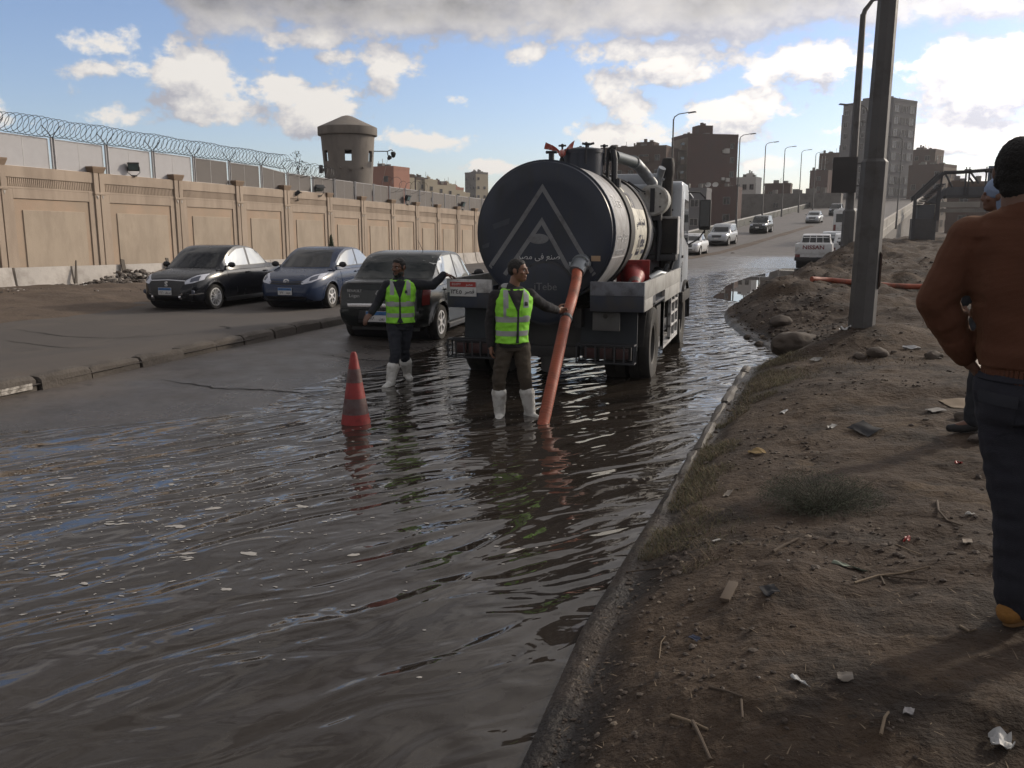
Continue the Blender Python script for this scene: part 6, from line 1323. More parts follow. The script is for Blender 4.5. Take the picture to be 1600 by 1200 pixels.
    # hi-vis vest with tape
    o = Org(); ts = [(q, rx_ + .017, ry_ + .019, yaw) for q, rx_, ry_, yaw in c['torso'] if q[2] > c['vest_lo'] - .01]; o.loft([((ts[0][0][0], ts[0][0][1], c['vest_lo']), ts[0][1] + .012, ts[0][2] + .012, ts[0][3])] + ts)
    vm = o.mesh('vest', M_vest, .0085, 2, .010, 11, seed=7 + len(label)); vo = link_mesh('vest', vm, t); tr = bvh(vm); zl, zh = c['vest_lo'], c['torso'][-1][0][2]; z = lambda f: zl + (zh - zl) * f
    cx = lambda f: float(np.interp(z(f), [q[2] for q, *_ in c['torso']], [q[0] for q, *_ in c['torso']])); hw = lambda f: float(np.interp(z(f), [q[2] for q, *_ in c['torso']], [r for _, r, *_ in c['torso']]))
    zx = c.get('zip', 0.)
    for (fa, fb) in ((.50, .40), (.24, .145)):
        put_patch('reflective_tape', tr, [(cx(fa) - hw(fa) * 1.15, z(fa)), (cx(fa) + hw(fa) * 1.15, z(fa))], [(cx(fb) - hw(fb) * 1.15, z(fb)), (cx(fb) + hw(fb) * 1.15, z(fb))], 'R', M_refl, vo, n=26, m=2, off=.003, skirt=.004)
        put_patch('reflective_tape', tr, [(cx(fa) - hw(fa) * 1.15, z(fa)), (cx(fa) + hw(fa) * 1.15, z(fa))], [(cx(fb) - hw(fb) * 1.15, z(fb)), (cx(fb) + hw(fb) * 1.15, z(fb))], 'F', M_refl, vo, n=26, m=2, off=.003, skirt=.004)
    for s in (-1, 1):
        x0 = cx(.9) + zx * .5 + s * hw(.8) * .56; x1 = cx(.5) + zx * .6 + s * hw(.5) * .60
        put_patch('reflective_tape', tr, [(x0 - .026, z(.985)), (x0 + .026, z(.985))], [(x1 - .026, z(.50)), (x1 + .026, z(.50))], 'R', M_refl, vo, n=3, m=12, off=.003, skirt=.004)
        put_patch('reflective_tape', tr, [(x0 - .026, z(.97)), (x0 + .026, z(.97))], [(x1 - .026, z(.50)), (x1 + .026, z(.50))], 'F', M_refl, vo, n=3, m=12, off=.003, skirt=.004)
    nx = c['neck'][0] + zx * .55
    put_patch('neck_opening', tr, [(nx - .085, z(1.0)), (nx + .085, z(1.0))], [(zx + cx(.5) - .004, z(.58)), (zx + cx(.5) + .004, z(.58))], 'R', c['jacket'], vo, n=10, m=12, off=.004, skirt=.004)
    put_patch('zip', tr, [(zx + cx(.5) - .009, z(.60)), (zx + cx(.5) + .009, z(.60))], [(zx + cx(.05) - .012, z(.015)), (zx + cx(.05) + .014, z(.015))], 'R', M_seam, vo, n=2, m=14, off=.0045, skirt=.004)
    put_patch('gap', tr, [(zx + cx(.12) - .004, z(.17)), (zx + cx(.12) + .004, z(.17))], [(zx + cx(.0) - c.get('flap', .03), z(-.01)), (zx + cx(.0) + c.get('flap', .03), z(-.01))], 'R', c['jacket'], vo, n=4, m=5, off=.005, skirt=.004)
    for s in (-1, 1):
        px = zx + cx(.6) + s * hw(.6) * .45; put_patch('pocket', tr, [(px - .045, z(.66)), (px + .045, z(.66))], [(px - .045, z(.52)), (px + .045, z(.52))], 'R', M_vest, vo, n=5, m=4, off=.006, skirt=.004)
    px = zx + cx(.7) + hw(.7) * .42; put_patch('emblem', tr, [(px - .012, z(.77)), (px + .012, z(.77))], [(px - .016, z(.70)), (px + .016, z(.70))], 'R', M_ink, vo, n=4, m=3, off=.007)
    put_patch('hem', tr, [(cx(0) - hw(0) * 1.2, z(.02)), (cx(0) + hw(0) * 1.2, z(.02))], [(cx(0) - hw(0) * 1.2, z(-.005)), (cx(0) + hw(0) * 1.2, z(-.005))], 'R', M_seam, vo, n=24, m=1, off=.003)
    return t
yw2 = .35
worker('person', 'worker in lime vest and white boots holding the orange hose behind the tanker', (-2.57, 8.52, -.07), .2927, dict(
    skin=M_skin, jacket=M_hood, trousers=M_tro2, hoodie=1, tuck=.50, boot=.42, zip=.055, flap=.02, look=(.95, -.30, -.04), head=(.045, .0, 1.585), neck=(-.015, .01, 1.40), hk=1.0,
    torso=[((-.015, .0, .80), .150, .115, yw2), ((-.02, 0, .92), .152, .118, yw2), ((-.012, 0, 1.06), .160, .122, yw2), ((-.005, 0, 1.20), .178, .128, yw2), ((-.005, .01, 1.30), .185, .118, yw2), ((-.005, .01, 1.365), .150, .095, yw2), ((-.01, .01, 1.40), .095, .075, yw2)],
    shL=(-.185, -.03, 1.325), elL=(-.245, .02, 1.05), wrL=(-.235, -.02, .82), handL=((-.02, -.05, -1), (1, .1, 0), -1, (25, 35, 25)),
    shR=(.165, .10, 1.325), elR=(.335, .32, 1.19), wrR=(.470, .575, 1.125), handR=((.62, .72, -.06), (.75, -.55, -.1), -1, (28, 60, 50)),
    hipL=(-.085, 0, .81), hipR=(.075, .03, .81), knL=(-.155, -.05, .475), knR=(.115, -.03, .485), anL=(-.148, .0, .09), anR=(.175, .02, .09), toeL=(-.05, -1, 0), toeR=(.65, -.75, 0), vest_lo=.845))
worker('person', 'bearded worker in lime vest leaning one hand on the corner of the tanker', (-4.56, 9.99, -.012), .4281, dict(
    skin=M_skin2, jacket=M_jack, trousers=M_tro1, beard=1, tuck=.60, boot=.50, zip=-.005, flap=.05, look=(-.62, -.75, -.10), head=(.042, -.01, 1.470), neck=(.045, .01, 1.32), hk=.98,
    torso=[((.05, 0, .72), .155, .112, -.1), ((.05, 0, .85), .158, .115, -.1), ((.05, 0, .98), .160, .118, -.1), ((.055, 0, 1.11), .172, .122, -.1), ((.06, .01, 1.215), .180, .115, -.1), ((.06, .01, 1.28), .150, .09, -.1), ((.055, .01, 1.315), .09, .07, -.1)],
    shL=(-.105, 0, 1.245), elL=(-.235, .05, 1.02), wrL=(-.315, -.06, .90), handL=((-.5, -.35, -.55), (.3, .5, -.5), -1, (18, 25, 20)),
    shR=(.225, .03, 1.255), elR=(.465, .06, 1.235), wrR=(.615, .10, 1.375), handR=((.9, .2, -.22), (.1, 0, -1), -1, (10, 22, 18)),
    hipL=(-.03, 0, .74), hipR=(.115, .02, .74), knL=(-.020, -.15, .42), knR=(.085, .07, .41), anL=(-.095, -.20, .055), anR=(.125, .26, .085), toeL=(-.45, -.9, 0), toeR=(.2, -1, 0), vest_lo=.775))
# --- the man in the foreground -----------------------------------------------------
M_knit = bpy.data.materials.new('rust_knit'); M_knit.use_nodes = True
def knit(m, col):
    nt = m.node_tree; N = nt.nodes.new; L = nt.links.new; b = nt.nodes['Principled BSDF']; tc = N('ShaderNodeTexCoord'); b.inputs['Roughness'].default_value = .9; b.inputs['Specular IOR Level'].default_value = .2
    b.inputs['Sheen Weight'].default_value = .12; b.inputs['Sheen Tint'].default_value = (1, .6, .3, 1)
    n = N('ShaderNodeTexNoise'); n.inputs['Scale'].default_value = 6; n.inputs['Detail'].default_value = 7; L(tc.outputs['Object'], n.inputs['Vector'])
    mx = N('ShaderNodeMix'); mx.data_type = 'RGBA'; L(n.outputs['Fac'], mx.inputs[0]); mx.inputs[6].default_value = tuple(c * .75 for c in col) + (1,); mx.inputs[7].default_value = tuple(c * 1.25 for c in col) + (1,); L(mx.outputs[2], b.inputs['Base Color'])
    w = N('ShaderNodeTexWave'); w.bands_direction = 'Z'; w.inputs['Scale'].default_value = 75; w.inputs['Distortion'].default_value = .6; w.inputs['Detail'].default_value = 2; L(tc.outputs['Object'], w.inputs['Vector'])
    n2 = N('ShaderNodeTexNoise'); n2.inputs['Scale'].default_value = 260; L(tc.outputs['Object'], n2.inputs['Vector'])
    a = N('ShaderNodeMath'); a.operation = 'MULTIPLY_ADD'; a.inputs[1].default_value = .5; L(w.outputs['Fac'], a.inputs[0]); L(n2.outputs['Fac'], a.inputs[2]); bp = N('ShaderNodeBump'); bp.inputs['Strength'].default_value = .45; bp.inputs['Distance'].default_value = .004; L(a.outputs[0], bp.inputs['Height']); L(bp.outputs[0], b.inputs['Normal'])
knit(M_knit, (.098, .041, .025))
M_jean = MAT('dark_jeans', (.016, .017, .026), .9, var=.25, scale=8, bump=.4, bscale=300); M_must = MAT('mustard_suede', (.24, .115, .026), .9, var=.12, scale=14, bump=.3, bscale=120); M_skin3 = MAT('tanned_skin', (.135, .070, .046), .5, var=.08, scale=14)
def foreground_man():
    x0, y0 = .955, 3.56; t = thing('person', 'man in rust orange sweater and dark jeans standing with his back to the viewer', 'person', (x0, y0, on_dirt(x0, y0) - .005), -.2658, 'people at the flood'); t.scale = (1.012, 1.012, 1.012)
    o = Org(); hc = V(-.132, .02, 1.695); P, F = head(o, hc, (.25, .97, -.03), 1.0); o.cap((-.115, .0, 1.50), hc + V(0, -.02, -.06), .066, .060)
    o.ell((-.115, -.02, 1.53), (.075, .055, .045)); tor = [((-.03, 0, .93), .165, .125, .0), ((-.035, 0, 1.03), .178, .135, 0), ((-.05, 0, 1.16), .185, .135, 0), ((-.075, 0, 1.30), .205, .135, 0), ((-.09, 0, 1.42), .215, .125, 0), ((-.10, -.005, 1.495), .175, .10, 0), ((-.11, -.005, 1.54), .10, .075, 0)]
    o.loft([(q, a * .86, c * .86, d) for q, a, c, d in tor])
    shL, elL, wrL = V(-.270, .0, 1.455), V(-.366, -.03, 1.225), V(-.255, .06, 1.01); shR, elR, wrR = V(.10, 0, 1.455), V(.20, .10, 1.20), V(.12, .30, 1.12)
    for a, e, w in ((shL, elL, wrL), (shR, elR, wrR)): o.chain([a, e, w], [.048, .042, .030])
    hand(o, wrL, (.55, .25, -.75), (.75, .35, .5), -1, (25, 40, 30)); hand(o, wrR, (-.7, .3, .1), (0, -1, 0), 1, (25, 40, 30))
    hipL, hipR, knL, knR, anL, anR = V(-.115, 0, .90), V(.065, 0, .90), V(-.045, -.01, .48), V(.15, .0, .48), V(.0, .02, .085), V(.20, .03, .09)
    for h, k_, a in ((hipL, knL, anL), (hipR, knR, anR)): o.chain([h, k_, a], [.085, .055, .040]); o.cap(a, a + V(0, .14, -.045), .036, .028)
    link_mesh('body', o.mesh('body', M_skin3, .0065, 3), t)
    hm = Org(); E = lambda p, r: hm.ell(P(*p), r, F); E((0, -.018, .036), (.0775, .094, .086)); E((0, -.040, -.006), (.0715, .061, .064)); E((0, -.046, -.055), (.054, .044, .050)); E((0, .03, .075), (.056, .042, .036))
    for s in (-1, 1): E((s * .060, -.022, .026), (.020, .050, .042)); E((s * .056, -.045, -.03), (.018, .028, .033))
    link_mesh('hair', hm.mesh('hair', MAT('short_dark_hair', (.012, .010, .009), .75, var=.4, scale=90, bump=1, bscale=320), .005, 2, .0035, 120, (1, 1, 1), 3), t)
    # sweater
    o = Org(); o.loft([(q, a, c, d) for q, a, c, d in tor])
    for a, e, w in ((shL, elL, wrL), (shR, elR, wrR)): o.chain([a, a.lerp(e, .5), e, e.lerp(w, .35), e.lerp(w, .75), w.lerp(e, .04)], [.088, .080, .074, .071, .060, .046])
    o.cap((-.112, -.005, 1.525), (-.117, -.002, 1.545), .085, .074); o.ell((-.112, -.005, 1.525), (.135, .085, .045)); o.ell((-.2, 0, 1.455), (.10, .085, .075)); o.ell((.02, 0, 1.455), (.10, .085, .075))
    def fold(co):
        d = np.zeros(len(co)); p = np.array(elL); r = np.linalg.norm(co - p[None], axis=1); inner = np.clip((co[:, 0] + .40) / .09, 0, 1)
        ax = np.array((wrL - elL).normalized()); s_ = (co - p[None]) @ ax; m = np.exp(-((s_ - .10) / .10) ** 2) * (np.abs(co[:, 0] + .33) < .13) * (co[:, 2] < 1.31) * (co[:, 0] < -.2)
        d += .022 * vn(s_ * 42 + 3 * vn(co[:, 1] * 14, s_ * 9), co[:, 1] * 7 + co[:, 0] * 5) * m * (.35 + .65 * inner)
        hem = (co[:, 2] < 1.0) & (np.abs(co[:, 0] + .03) < .25) & (co[:, 0] > -.225); d += np.where(hem, -.008, 0)
        waist = np.exp(-((co[:, 2] - 1.08) / .06) ** 2) * (np.abs(co[:, 0] + .04) < .21); d += waist * .012 * vn(co[:, 2] * 24 + 2 * vn(co[:, 0] * 9, co[:, 1] * 9), co[:, 0] * 6 + 3)
        arm = (np.array([0.0])); m2 = np.exp(-((co[:, 0] + .235) / .03) ** 2) * (co[:, 2] > 1.22) * (co[:, 2] < 1.46); d += -.010 * m2
        return d
    link_mesh('sweater', o.mesh('sweater', M_knit, .0075, 4, .006, 7, (1, 1, 1.4), 4, fold), t)
    b = MB(); q = tor[0]
    for i in range(64):
        a = 2 * math.pi * i / 64; b.box(((-.03 + .163 * math.cos(a)), .124 * math.sin(a), .965), (.0135, .012, .062), rz=a + math.pi / 2)
    prop(b.build('ribbed_hem', M_knit, t, smooth=0, bevel=.002, seg=1), kind='stuff')
    o = Org(); o.loft([(V(-.03, 0, .80), .172, .135, 0), (V(-.03, -.005, .90), .175, .14, 0), (V(-.03, 0, .98), .160, .122, 0)])
    for h, k_, a in ((hipL, knL, anL), (hipR, knR, anR)): o.chain([h, h.lerp(k_, .5), k_, k_.lerp(a, .5), k_.lerp(a, .96)], [.108, .098, .083, .077, .080])
    jm = o.mesh('jeans', M_jean, .008, 3, .008, 9, (1, 1, 2.2), 5, lambda co: .010 * vn(co[:, 2] * 17 + 3 * co[:, 0] + 2 * vn(co[:, 0] * 12, co[:, 1] * 12), co[:, 0] * 7 + co[:, 1] * 5) * np.exp(-((co[:, 2] - .45) / .16) ** 2) + .014 * vn(co[:, 2] * 24 + 2 * vn(co[:, 0] * 12, co[:, 1] * 12), co[:, 0] * 7 - co[:, 1] * 6) * np.exp(-((co[:, 2] - .15) / .10) ** 2)); jo = link_mesh('jeans', jm, t); jt = bvh(jm)
    for x in (-.125, .055): put_patch('back_pocket', jt, [(x - .06, .905), (x + .06, .895)], [(x - .052, .77), (x, .75), (x + .052, .77)], 'R', M_jean, jo, n=8, m=8, off=.006, skirt=.006); put_patch('pocket_flap', jt, [(x - .062, .915), (x + .062, .905)], [(x - .062, .875), (x + .062, .865)], 'R', MAT('faded_denim', (.021, .023, .031), .9) if not bpy.data.materials.get('faded_denim') else bpy.data.materials['faded_denim'], jo, n=8, m=3, off=.009, skirt=.006)
    put_patch('waistband', jt, [(-.2, .985), (.14, .985)], [(-.2, .95), (.14, .95)], 'R', M_jean, jo, n=12, m=2, off=.008)
    for nm, a in (('L', anL), ('R', anR)):
        o = Org(); yaw = .55 if nm == 'L' else -.2; d = V(math.sin(yaw), math.cos(yaw), 0); e = V(d.y, -d.x, 0)
        o.chain([a - d * .045 + V(0, 0, -.03), a + d * .06 + V(0, 0, -.038), a + d * .16 + V(0, 0, -.055)], [.046, .046, .034]); sh = link_mesh('shoe', o.mesh('shoe', M_must, .006, 2, .002, 30), t)
        b = MB(); pts = []; 
        for q in np.linspace(0, 2 * math.pi, 28)[:-1]: pts.append(((.145 if math.cos(q) > 0 else .115) * math.cos(q), .046 * math.sin(q) * (1.05 if math.cos(q) > 0 else .95)))
        c = a + d * .055; b.prism(pts, .022, T(c.x, c.y, .0) @ rzm(math.pi / 2 - yaw)); b.build('shoe_sole', MAT('tan_sole', (.18, .10, .04), .8) if not bpy.data.materials.get('tan_sole') else bpy.data.materials['tan_sole'], sh, bevel=.005)
foreground_man()
def hidden_man():
    x0, y0 = 1.52, 7.25; t = thing('person', 'man in pale blue cap and dark coat mostly hidden behind the orange sweater', 'person', (x0, y0, on_dirt(x0, y0) - .005), -.2027, 'people at the flood')
    M_cap = MAT('pale_blue_cloth', (.20, .26, .38), .85, var=.1); M_coat = MAT('dark_coat', (.018, .020, .026), .9, var=.2)
    o = Org(); hc = V(.0, 0, 1.78); P, F = head(o, hc, (-.95, -.05, -.05), .95); o.cap((.05, 0, 1.6), hc + V(.02, 0, -.05), .058, .052); tor = [((.05, 0, .9), .16, .12, .8), ((.05, 0, 1.1), .165, .125, .8), ((.05, 0, 1.35), .185, .13, .8), ((.05, 0, 1.5), .18, .115, .8), ((.05, 0, 1.6), .09, .07, .8)]
    o.loft([(q, a * .85, c * .85, d) for q, a, c, d in tor]); aw = [(V(-.06, -.12, 1.5), V(-.12, -.16, 1.22), V(-.15, -.08, 1.0)), (V(.16, .12, 1.5), V(.2, .2, 1.22), V(.12, .24, .98))]
    for a, e, w in aw: o.chain([a, e, w], [.045, .038, .028]); hand(o, w, (-.1, .1, -1), (.6, .3, 0), 1)
    lg = [(V(.0, -.06, .88), V(.0, -.07, .48), V(-.01, -.06, .09), V(-.9, -.3, 0)), (V(.1, .06, .88), V(.11, .06, .48), V(.12, .08, .09), V(-.9, -.1, 0))]
    for h, k_, a, d in lg: o.chain([h, k_, a], [.08, .052, .038]); o.cap(a, a + d * .13 + V(0, 0, -.045), .036, .028)
    link_mesh('body', o.mesh('body', M_skin2, .0075, 3), t)
    o = Org(); E = lambda p, r: o.ell(P(*p), r, F); E((0, -.02, .045), (.088, .105, .095)); E((0, -.05, -.02), (.085, .085, .10)); E((0, -.06, -.10), (.075, .075, .06)); link_mesh('cap', o.mesh('cap', M_cap, .007, 3, .004, 20), t)
    o = Org(); o.loft([((.05, 0, .72), .19, .15, .8)] + tor)
    for a, e, w in aw: o.chain([a, e, w.lerp(e, .06)], [.072, .058, .048])
    link_mesh('coat', o.mesh('coat', M_coat, .009, 3, .008, 9), t); o = Org()
    for h, k_, a, d in lg: o.chain([h, k_, a + V(0, 0, .02)], [.098, .075, .07])
    link_mesh('trousers', o.mesh('trousers', M_coat, .009, 3, .007, 9), t)
    for h, k_, a, d in lg: o = Org(); o.chain([a + V(0, 0, -.02) - d * .04, a + d * .06 + V(0, 0, -.045), a + d * .17 + V(0, 0, -.055)], [.046, .042, .030]); link_mesh('shoe', o.mesh('shoe', M_black, .007, 2), t)
hidden_man()

# ------------------------------------------------------------------ rails and parapets of the ramp
M_rail = MAT('pale_steel_rail', (.36, .36, .35), .5, metal=.3, var=.1); M_raild = MAT('grey_green_rail_panel', (.075, .078, .070), .8, var=.2); M_par = MAT('parapet_concrete', (.30, .285, .26), .88, var=.12, scale=.6, dirt=(.19, .18, .165), damt=.5, dscale=.5)
def rail():
    t = thing('guard_rail', 'long low guard rail along the far left edge of the road and ramp', 'guard rail'); ys = list(np.arange(46, 262, 4.0)); P = [(float(road_left(y)) - .3, y, float(ramp_z(y))) for y in ys]; b = MB()
    for a, c in zip(P, P[1:]): b.add([(a[0] - .06, a[1], a[2] + .72), (a[0] + .06, a[1], a[2] + .72), (a[0] + .06, a[1], a[2] + .86), (a[0] - .06, a[1], a[2] + .86), (c[0] - .06, c[1], c[2] + .72), (c[0] + .06, c[1], c[2] + .72), (c[0] + .06, c[1], c[2] + .86), (c[0] - .06, c[1], c[2] + .86)], [(0, 1, 5, 4), (1, 2, 6, 5), (2, 3, 7, 6), (3, 0, 4, 7)])
    b.build('rail_beam', M_rail, t, smooth=0); pm = None
    for i, p in enumerate(P):
        if pm is None: b = MB(); b.bb(-.05, .05, -.06, .06, -.5, .86); pm = b.mesh('rail_post', M_rail, 0)
        link_mesh('rail_post', pm, t, p)
    for a, c in zip(P, P[1:]):
        b = MB(); b.add([(a[0] - .03, a[1] + .1, a[2] - .3), (a[0] + .01, a[1] + .1, a[2] - .3), (a[0] + .01, a[1] + .1, a[2] + .69), (a[0] - .03, a[1] + .1, a[2] + .69), (c[0] - .03, c[1] - .1, c[2] - .3), (c[0] + .01, c[1] - .1, c[2] - .3), (c[0] + .01, c[1] - .1, c[2] + .69), (c[0] - .03, c[1] - .1, c[2] + .69)], [(0, 1, 5, 4), (1, 2, 6, 5), (2, 3, 7, 6), (3, 0, 4, 7), (0, 3, 2, 1), (4, 5, 6, 7)]); b.build('rail_panel', M_raild, t, smooth=0)
rail()
def parapet():
    t = thing('overpass_parapet', 'pale concrete parapet climbing along the right edge of the ramp', 'parapet'); ys = list(np.arange(66, 264, 6.0))
    for a, c in zip(ys, ys[1:]):
        xa, xc, za, zc = float(road_right(a)), float(road_right(c)) , float(ramp_z(a)), float(ramp_z(c)); g = .03; b = MB()
        vs = [];
        for (x, y, z) in ((xa, a + g, za), (xc, c - g, zc)): vs += [(x - .12, y, z - .9), (x + .25, y, z - .9), (x + .25, y, z - .12), (x + .14, y, z - .05), (x + .10, y, z + .78), (x - .06, y, z + .78), (x - .12, y, z)]
        n = 7; b.add(vs, [(i, (i + 1) % n, n + (i + 1) % n, n + i) for i in range(n)] + [tuple(range(n))[::-1], tuple(range(n, 2 * n))]); b.build('parapet_panel', M_par, t, smooth=0)
        b = MB(); b.add([(xa - .07, a + g, za + .785), (xa + .12, a + g, za + .785), (xa + .12, a + g, za + .90), (xa - .07, a + g, za + .90), (xc - .07, c - g, zc + .785), (xc + .12, c - g, zc + .785), (xc + .12, c - g, zc + .90), (xc - .07, c - g, zc + .90)], [(0, 1, 5, 4), (1, 2, 6, 5), (2, 3, 7, 6), (3, 0, 4, 7), (0, 3, 2, 1), (4, 5, 6, 7)]); b.build('coping', M_conc, t, smooth=0)
parapet()
b = MB()
for f_, dx in ((road_right, .0), (road_left, -.3)):
    ys = list(np.arange(62, 322, 6.0))
    for a, c in zip(ys, ys[1:]):
        xa, xc, za, zc = float(f_(a)) + dx, float(f_(c)) + dx, float(ramp_z(a)) - .02, float(ramp_z(c)) - .02; b.add([(xa, a, -1.6), (xc, c, -1.6), (xc, c, zc), (xa, a, za)], [(0, 1, 2, 3)])
prop(b.build('ramp_wall', M_concd, smooth=0), kind='structure')
# ------------------------------------------------------------------ lamp posts
M_post = MAT('galvanised_post', (.080, .078, .079), .6, metal=.2, var=.12, dirt=(.058, .052, .05), damt=.4)
def lamp_post(x, y, z, h, r, arm, aaz, label, group='street lamps along the road', sleeve=None, name='street_lamp', up=.35):
    t = thing(name, label, 'street lamp', (x, y, z), 0, group); b = MB()
    if sleeve: b.lathe([(r * 1.28, -.5), (r * 1.25, sleeve), (r, sleeve + .04), (r * .62, h), (r * .5, h + .05), (.001, h + .05)], 8)
    else: b.lathe([(r * 1.5, -.3), (r * 1.45, 1.4), (r, 1.5), (r * .6, h), (.001, h + .02)], 8)
    b.build('pole', M_post, t, smooth=25); d = Vector((math.sin(aaz), math.cos(aaz), 0)); b = MB(); pts = [Vector((0, 0, h - .1)), Vector((0, 0, h + .15)) + d * .06, Vector((0, 0, h + up)) + d * .35, Vector((0, 0, h + up + .12)) + d * arm]; b.tube(pts, [r * .55, r * .5, r * .42, r * .4], 8); am = b.build('arm', M_post, t)
    e = pts[-1]; b = MB(); b.box((0, 0, 0), (.22, .62, .10), M=T(*(e + d * .22)) @ Matrix.Rotation(-aaz, 4, 'Z') @ rx(.14), taper=.7); b.build('lamp_head', M_post, am, bevel=.02); return t
for (px, Y, lab) in ((1047, 66, 'street lamp rising directly above the tanker cab, nearest of the left row'), (1150, 96, 'street lamp right of the brick tower block, second of the left row'), (1190, 118, 'street lamp right of the small white house, third of the left row'), (1220, 135.5, 'street lamp above the low brick building, fourth of the left row'), (1246, 152, 'street lamp fifth in the left row on the ramp'), (1268, 166, 'farthest street lamp of the left row at the top of the ramp')):
    x = at_px(px, Y); lamp_post(x, Y, float(ramp_z(Y)) - .05, 9.6, .085, 1.1, R(80), lab)
for (px, Y, az, lab) in ((1343, 63, -90, 'thin street lamp on the right parapet between the two big posts'), (1356.5, 78, -90, 'street lamp with left reaching arm in front of the concrete tower'), (1400, 108, -90, 'thin street lamp right of the big near post before the concrete tower')):
    x = at_px(px, Y); lamp_post(x, Y, float(ramp_z(Y)) - .05, 9.4, .075, 1.3, R(az), lab)
xm, ym = at_px(1326, 39.5), 39.5
lp = lamp_post(xm, ym, on_dirt(xm, ym) - .05, 9.2, .19, 1.0, R(75), 'tall thick street lamp carrying a dark box beside the parked pickup', up=.55)
b = MB(); b.bb(-.80, .16, -.32, -.20, 2.15, 3.6); bx = b.build('switch_box', MAT('dark_box_board', (.032, .030, .031), .8, var=.15), lp, bevel=.02)
b = MB(); b.bb(-.30, .30, -.20, -.12, 2.4, 2.46); b.bb(-.30, .30, -.20, -.12, 3.3, 3.36); b.build('box_bracket', M_post, lp)
xn, yn = 1.16, 12.75
lp = lamp_post(xn, yn, on_dirt(xn, yn) - .12, 11.5, .138, 1.2, R(-70), 'thick grey eight sided street lamp nearest the viewer, rooted in a dirt mound', sleeve=2.3); lp.rotation_euler = (0, R(.5), 0)
b = MB(); b.add([(.163, -.06, .62), (.163, .06, .62), (.160, .06, 1.12), (.160, -.06, 1.12), (.19, -.05, .66), (.19, .05, .66), (.187, .05, 1.08), (.187, -.05, 1.08)], [(0, 3, 2, 1), (4, 5, 6, 7), (0, 1, 5, 4), (1, 2, 6, 5), (2, 3, 7, 6), (3, 0, 4, 7)]); b.build('rusty_hatch', MAT('rusty_hatch', (.035, .018, .013), .9, var=.3), lp)
# ------------------------------------------------------------------ far buildings
M_brick = MAT('raw_brick', (.085, .045, .038), .95, var=.14, scale=.25, dirt=(.062, .042, .038), damt=.6, dscale=.12); M_brick2 = MAT('brown_brick', (.078, .050, .040), .95, var=.16, scale=.3, dirt=(.105, .082, .062), damt=.4, dscale=.15); M_beige = MAT('beige_render', (.18, .15, .122), .95, var=.12, scale=.2, dirt=(.16, .13, .105), damt=.5, dscale=.15)
M_tower = MAT('tower_render', (.155, .152, .158), .95, var=.10, scale=.15, dirt=(.115, .112, .116), damt=.5, dscale=.1); M_cream = MAT('cream_render', (.33, .29, .22), .95, var=.1, scale=.2); M_pinkb = MAT('salmon_render', (.30, .15, .11), .95, var=.12, scale=.3); M_win = MAT('dark_window', (.012, .012, .014), .25, var=.3); M_frm = MAT('window_surround', (.16, .15, .14), .9); M_whiteb = MAT('whitewash', (.45, .44, .42), .9, var=.1)
_wm = {}
M_lfrm = MAT('pale_window_surround', (.27, .26, .25), .9)
def win_mesh(w, h, fr=M_frm):
    k = (round(w, 2), round(h, 2), fr.name)
    if k not in _wm:
        b = MB(); f = .09; b.bb(-w / 2, w / 2, -.03, .05, -h / 2, h / 2, 1)
        for (x0, x1, z0, z1) in ((-w / 2 - f, w / 2 + f, h / 2, h / 2 + f), (-w / 2 - f, w / 2 + f, -h / 2 - f, -h / 2), (-w / 2 - f, -w / 2, -h / 2, h / 2), (w / 2, w / 2 + f, -h / 2, h / 2)): b.bb(x0, x1, -.12, .05, z0, z1, 0)
        b.bb(-.03, .03, -.05, .0, -h / 2, h / 2, 0)
        _wm[k] = b.mesh('window', [fr, M_win], 0)
    return _wm[k]
def balc_mesh(w, mat):
    k = ('b', round(w, 2), mat.name)
    if k not in _wm:
        b = MB(); b.bb(-w / 2, w / 2, -1.0, 0, -.12, 0); b.bb(-w / 2, w / 2, -1.0, -.9, 0, .95); b.bb(-w / 2, -w / 2 + .1, -.9, 0, 0, .95); b.bb(w / 2 - .1, w / 2, -.9, 0, 0, .95); _wm[k] = b.mesh('balcony', mat, 0)
    return _wm[k]
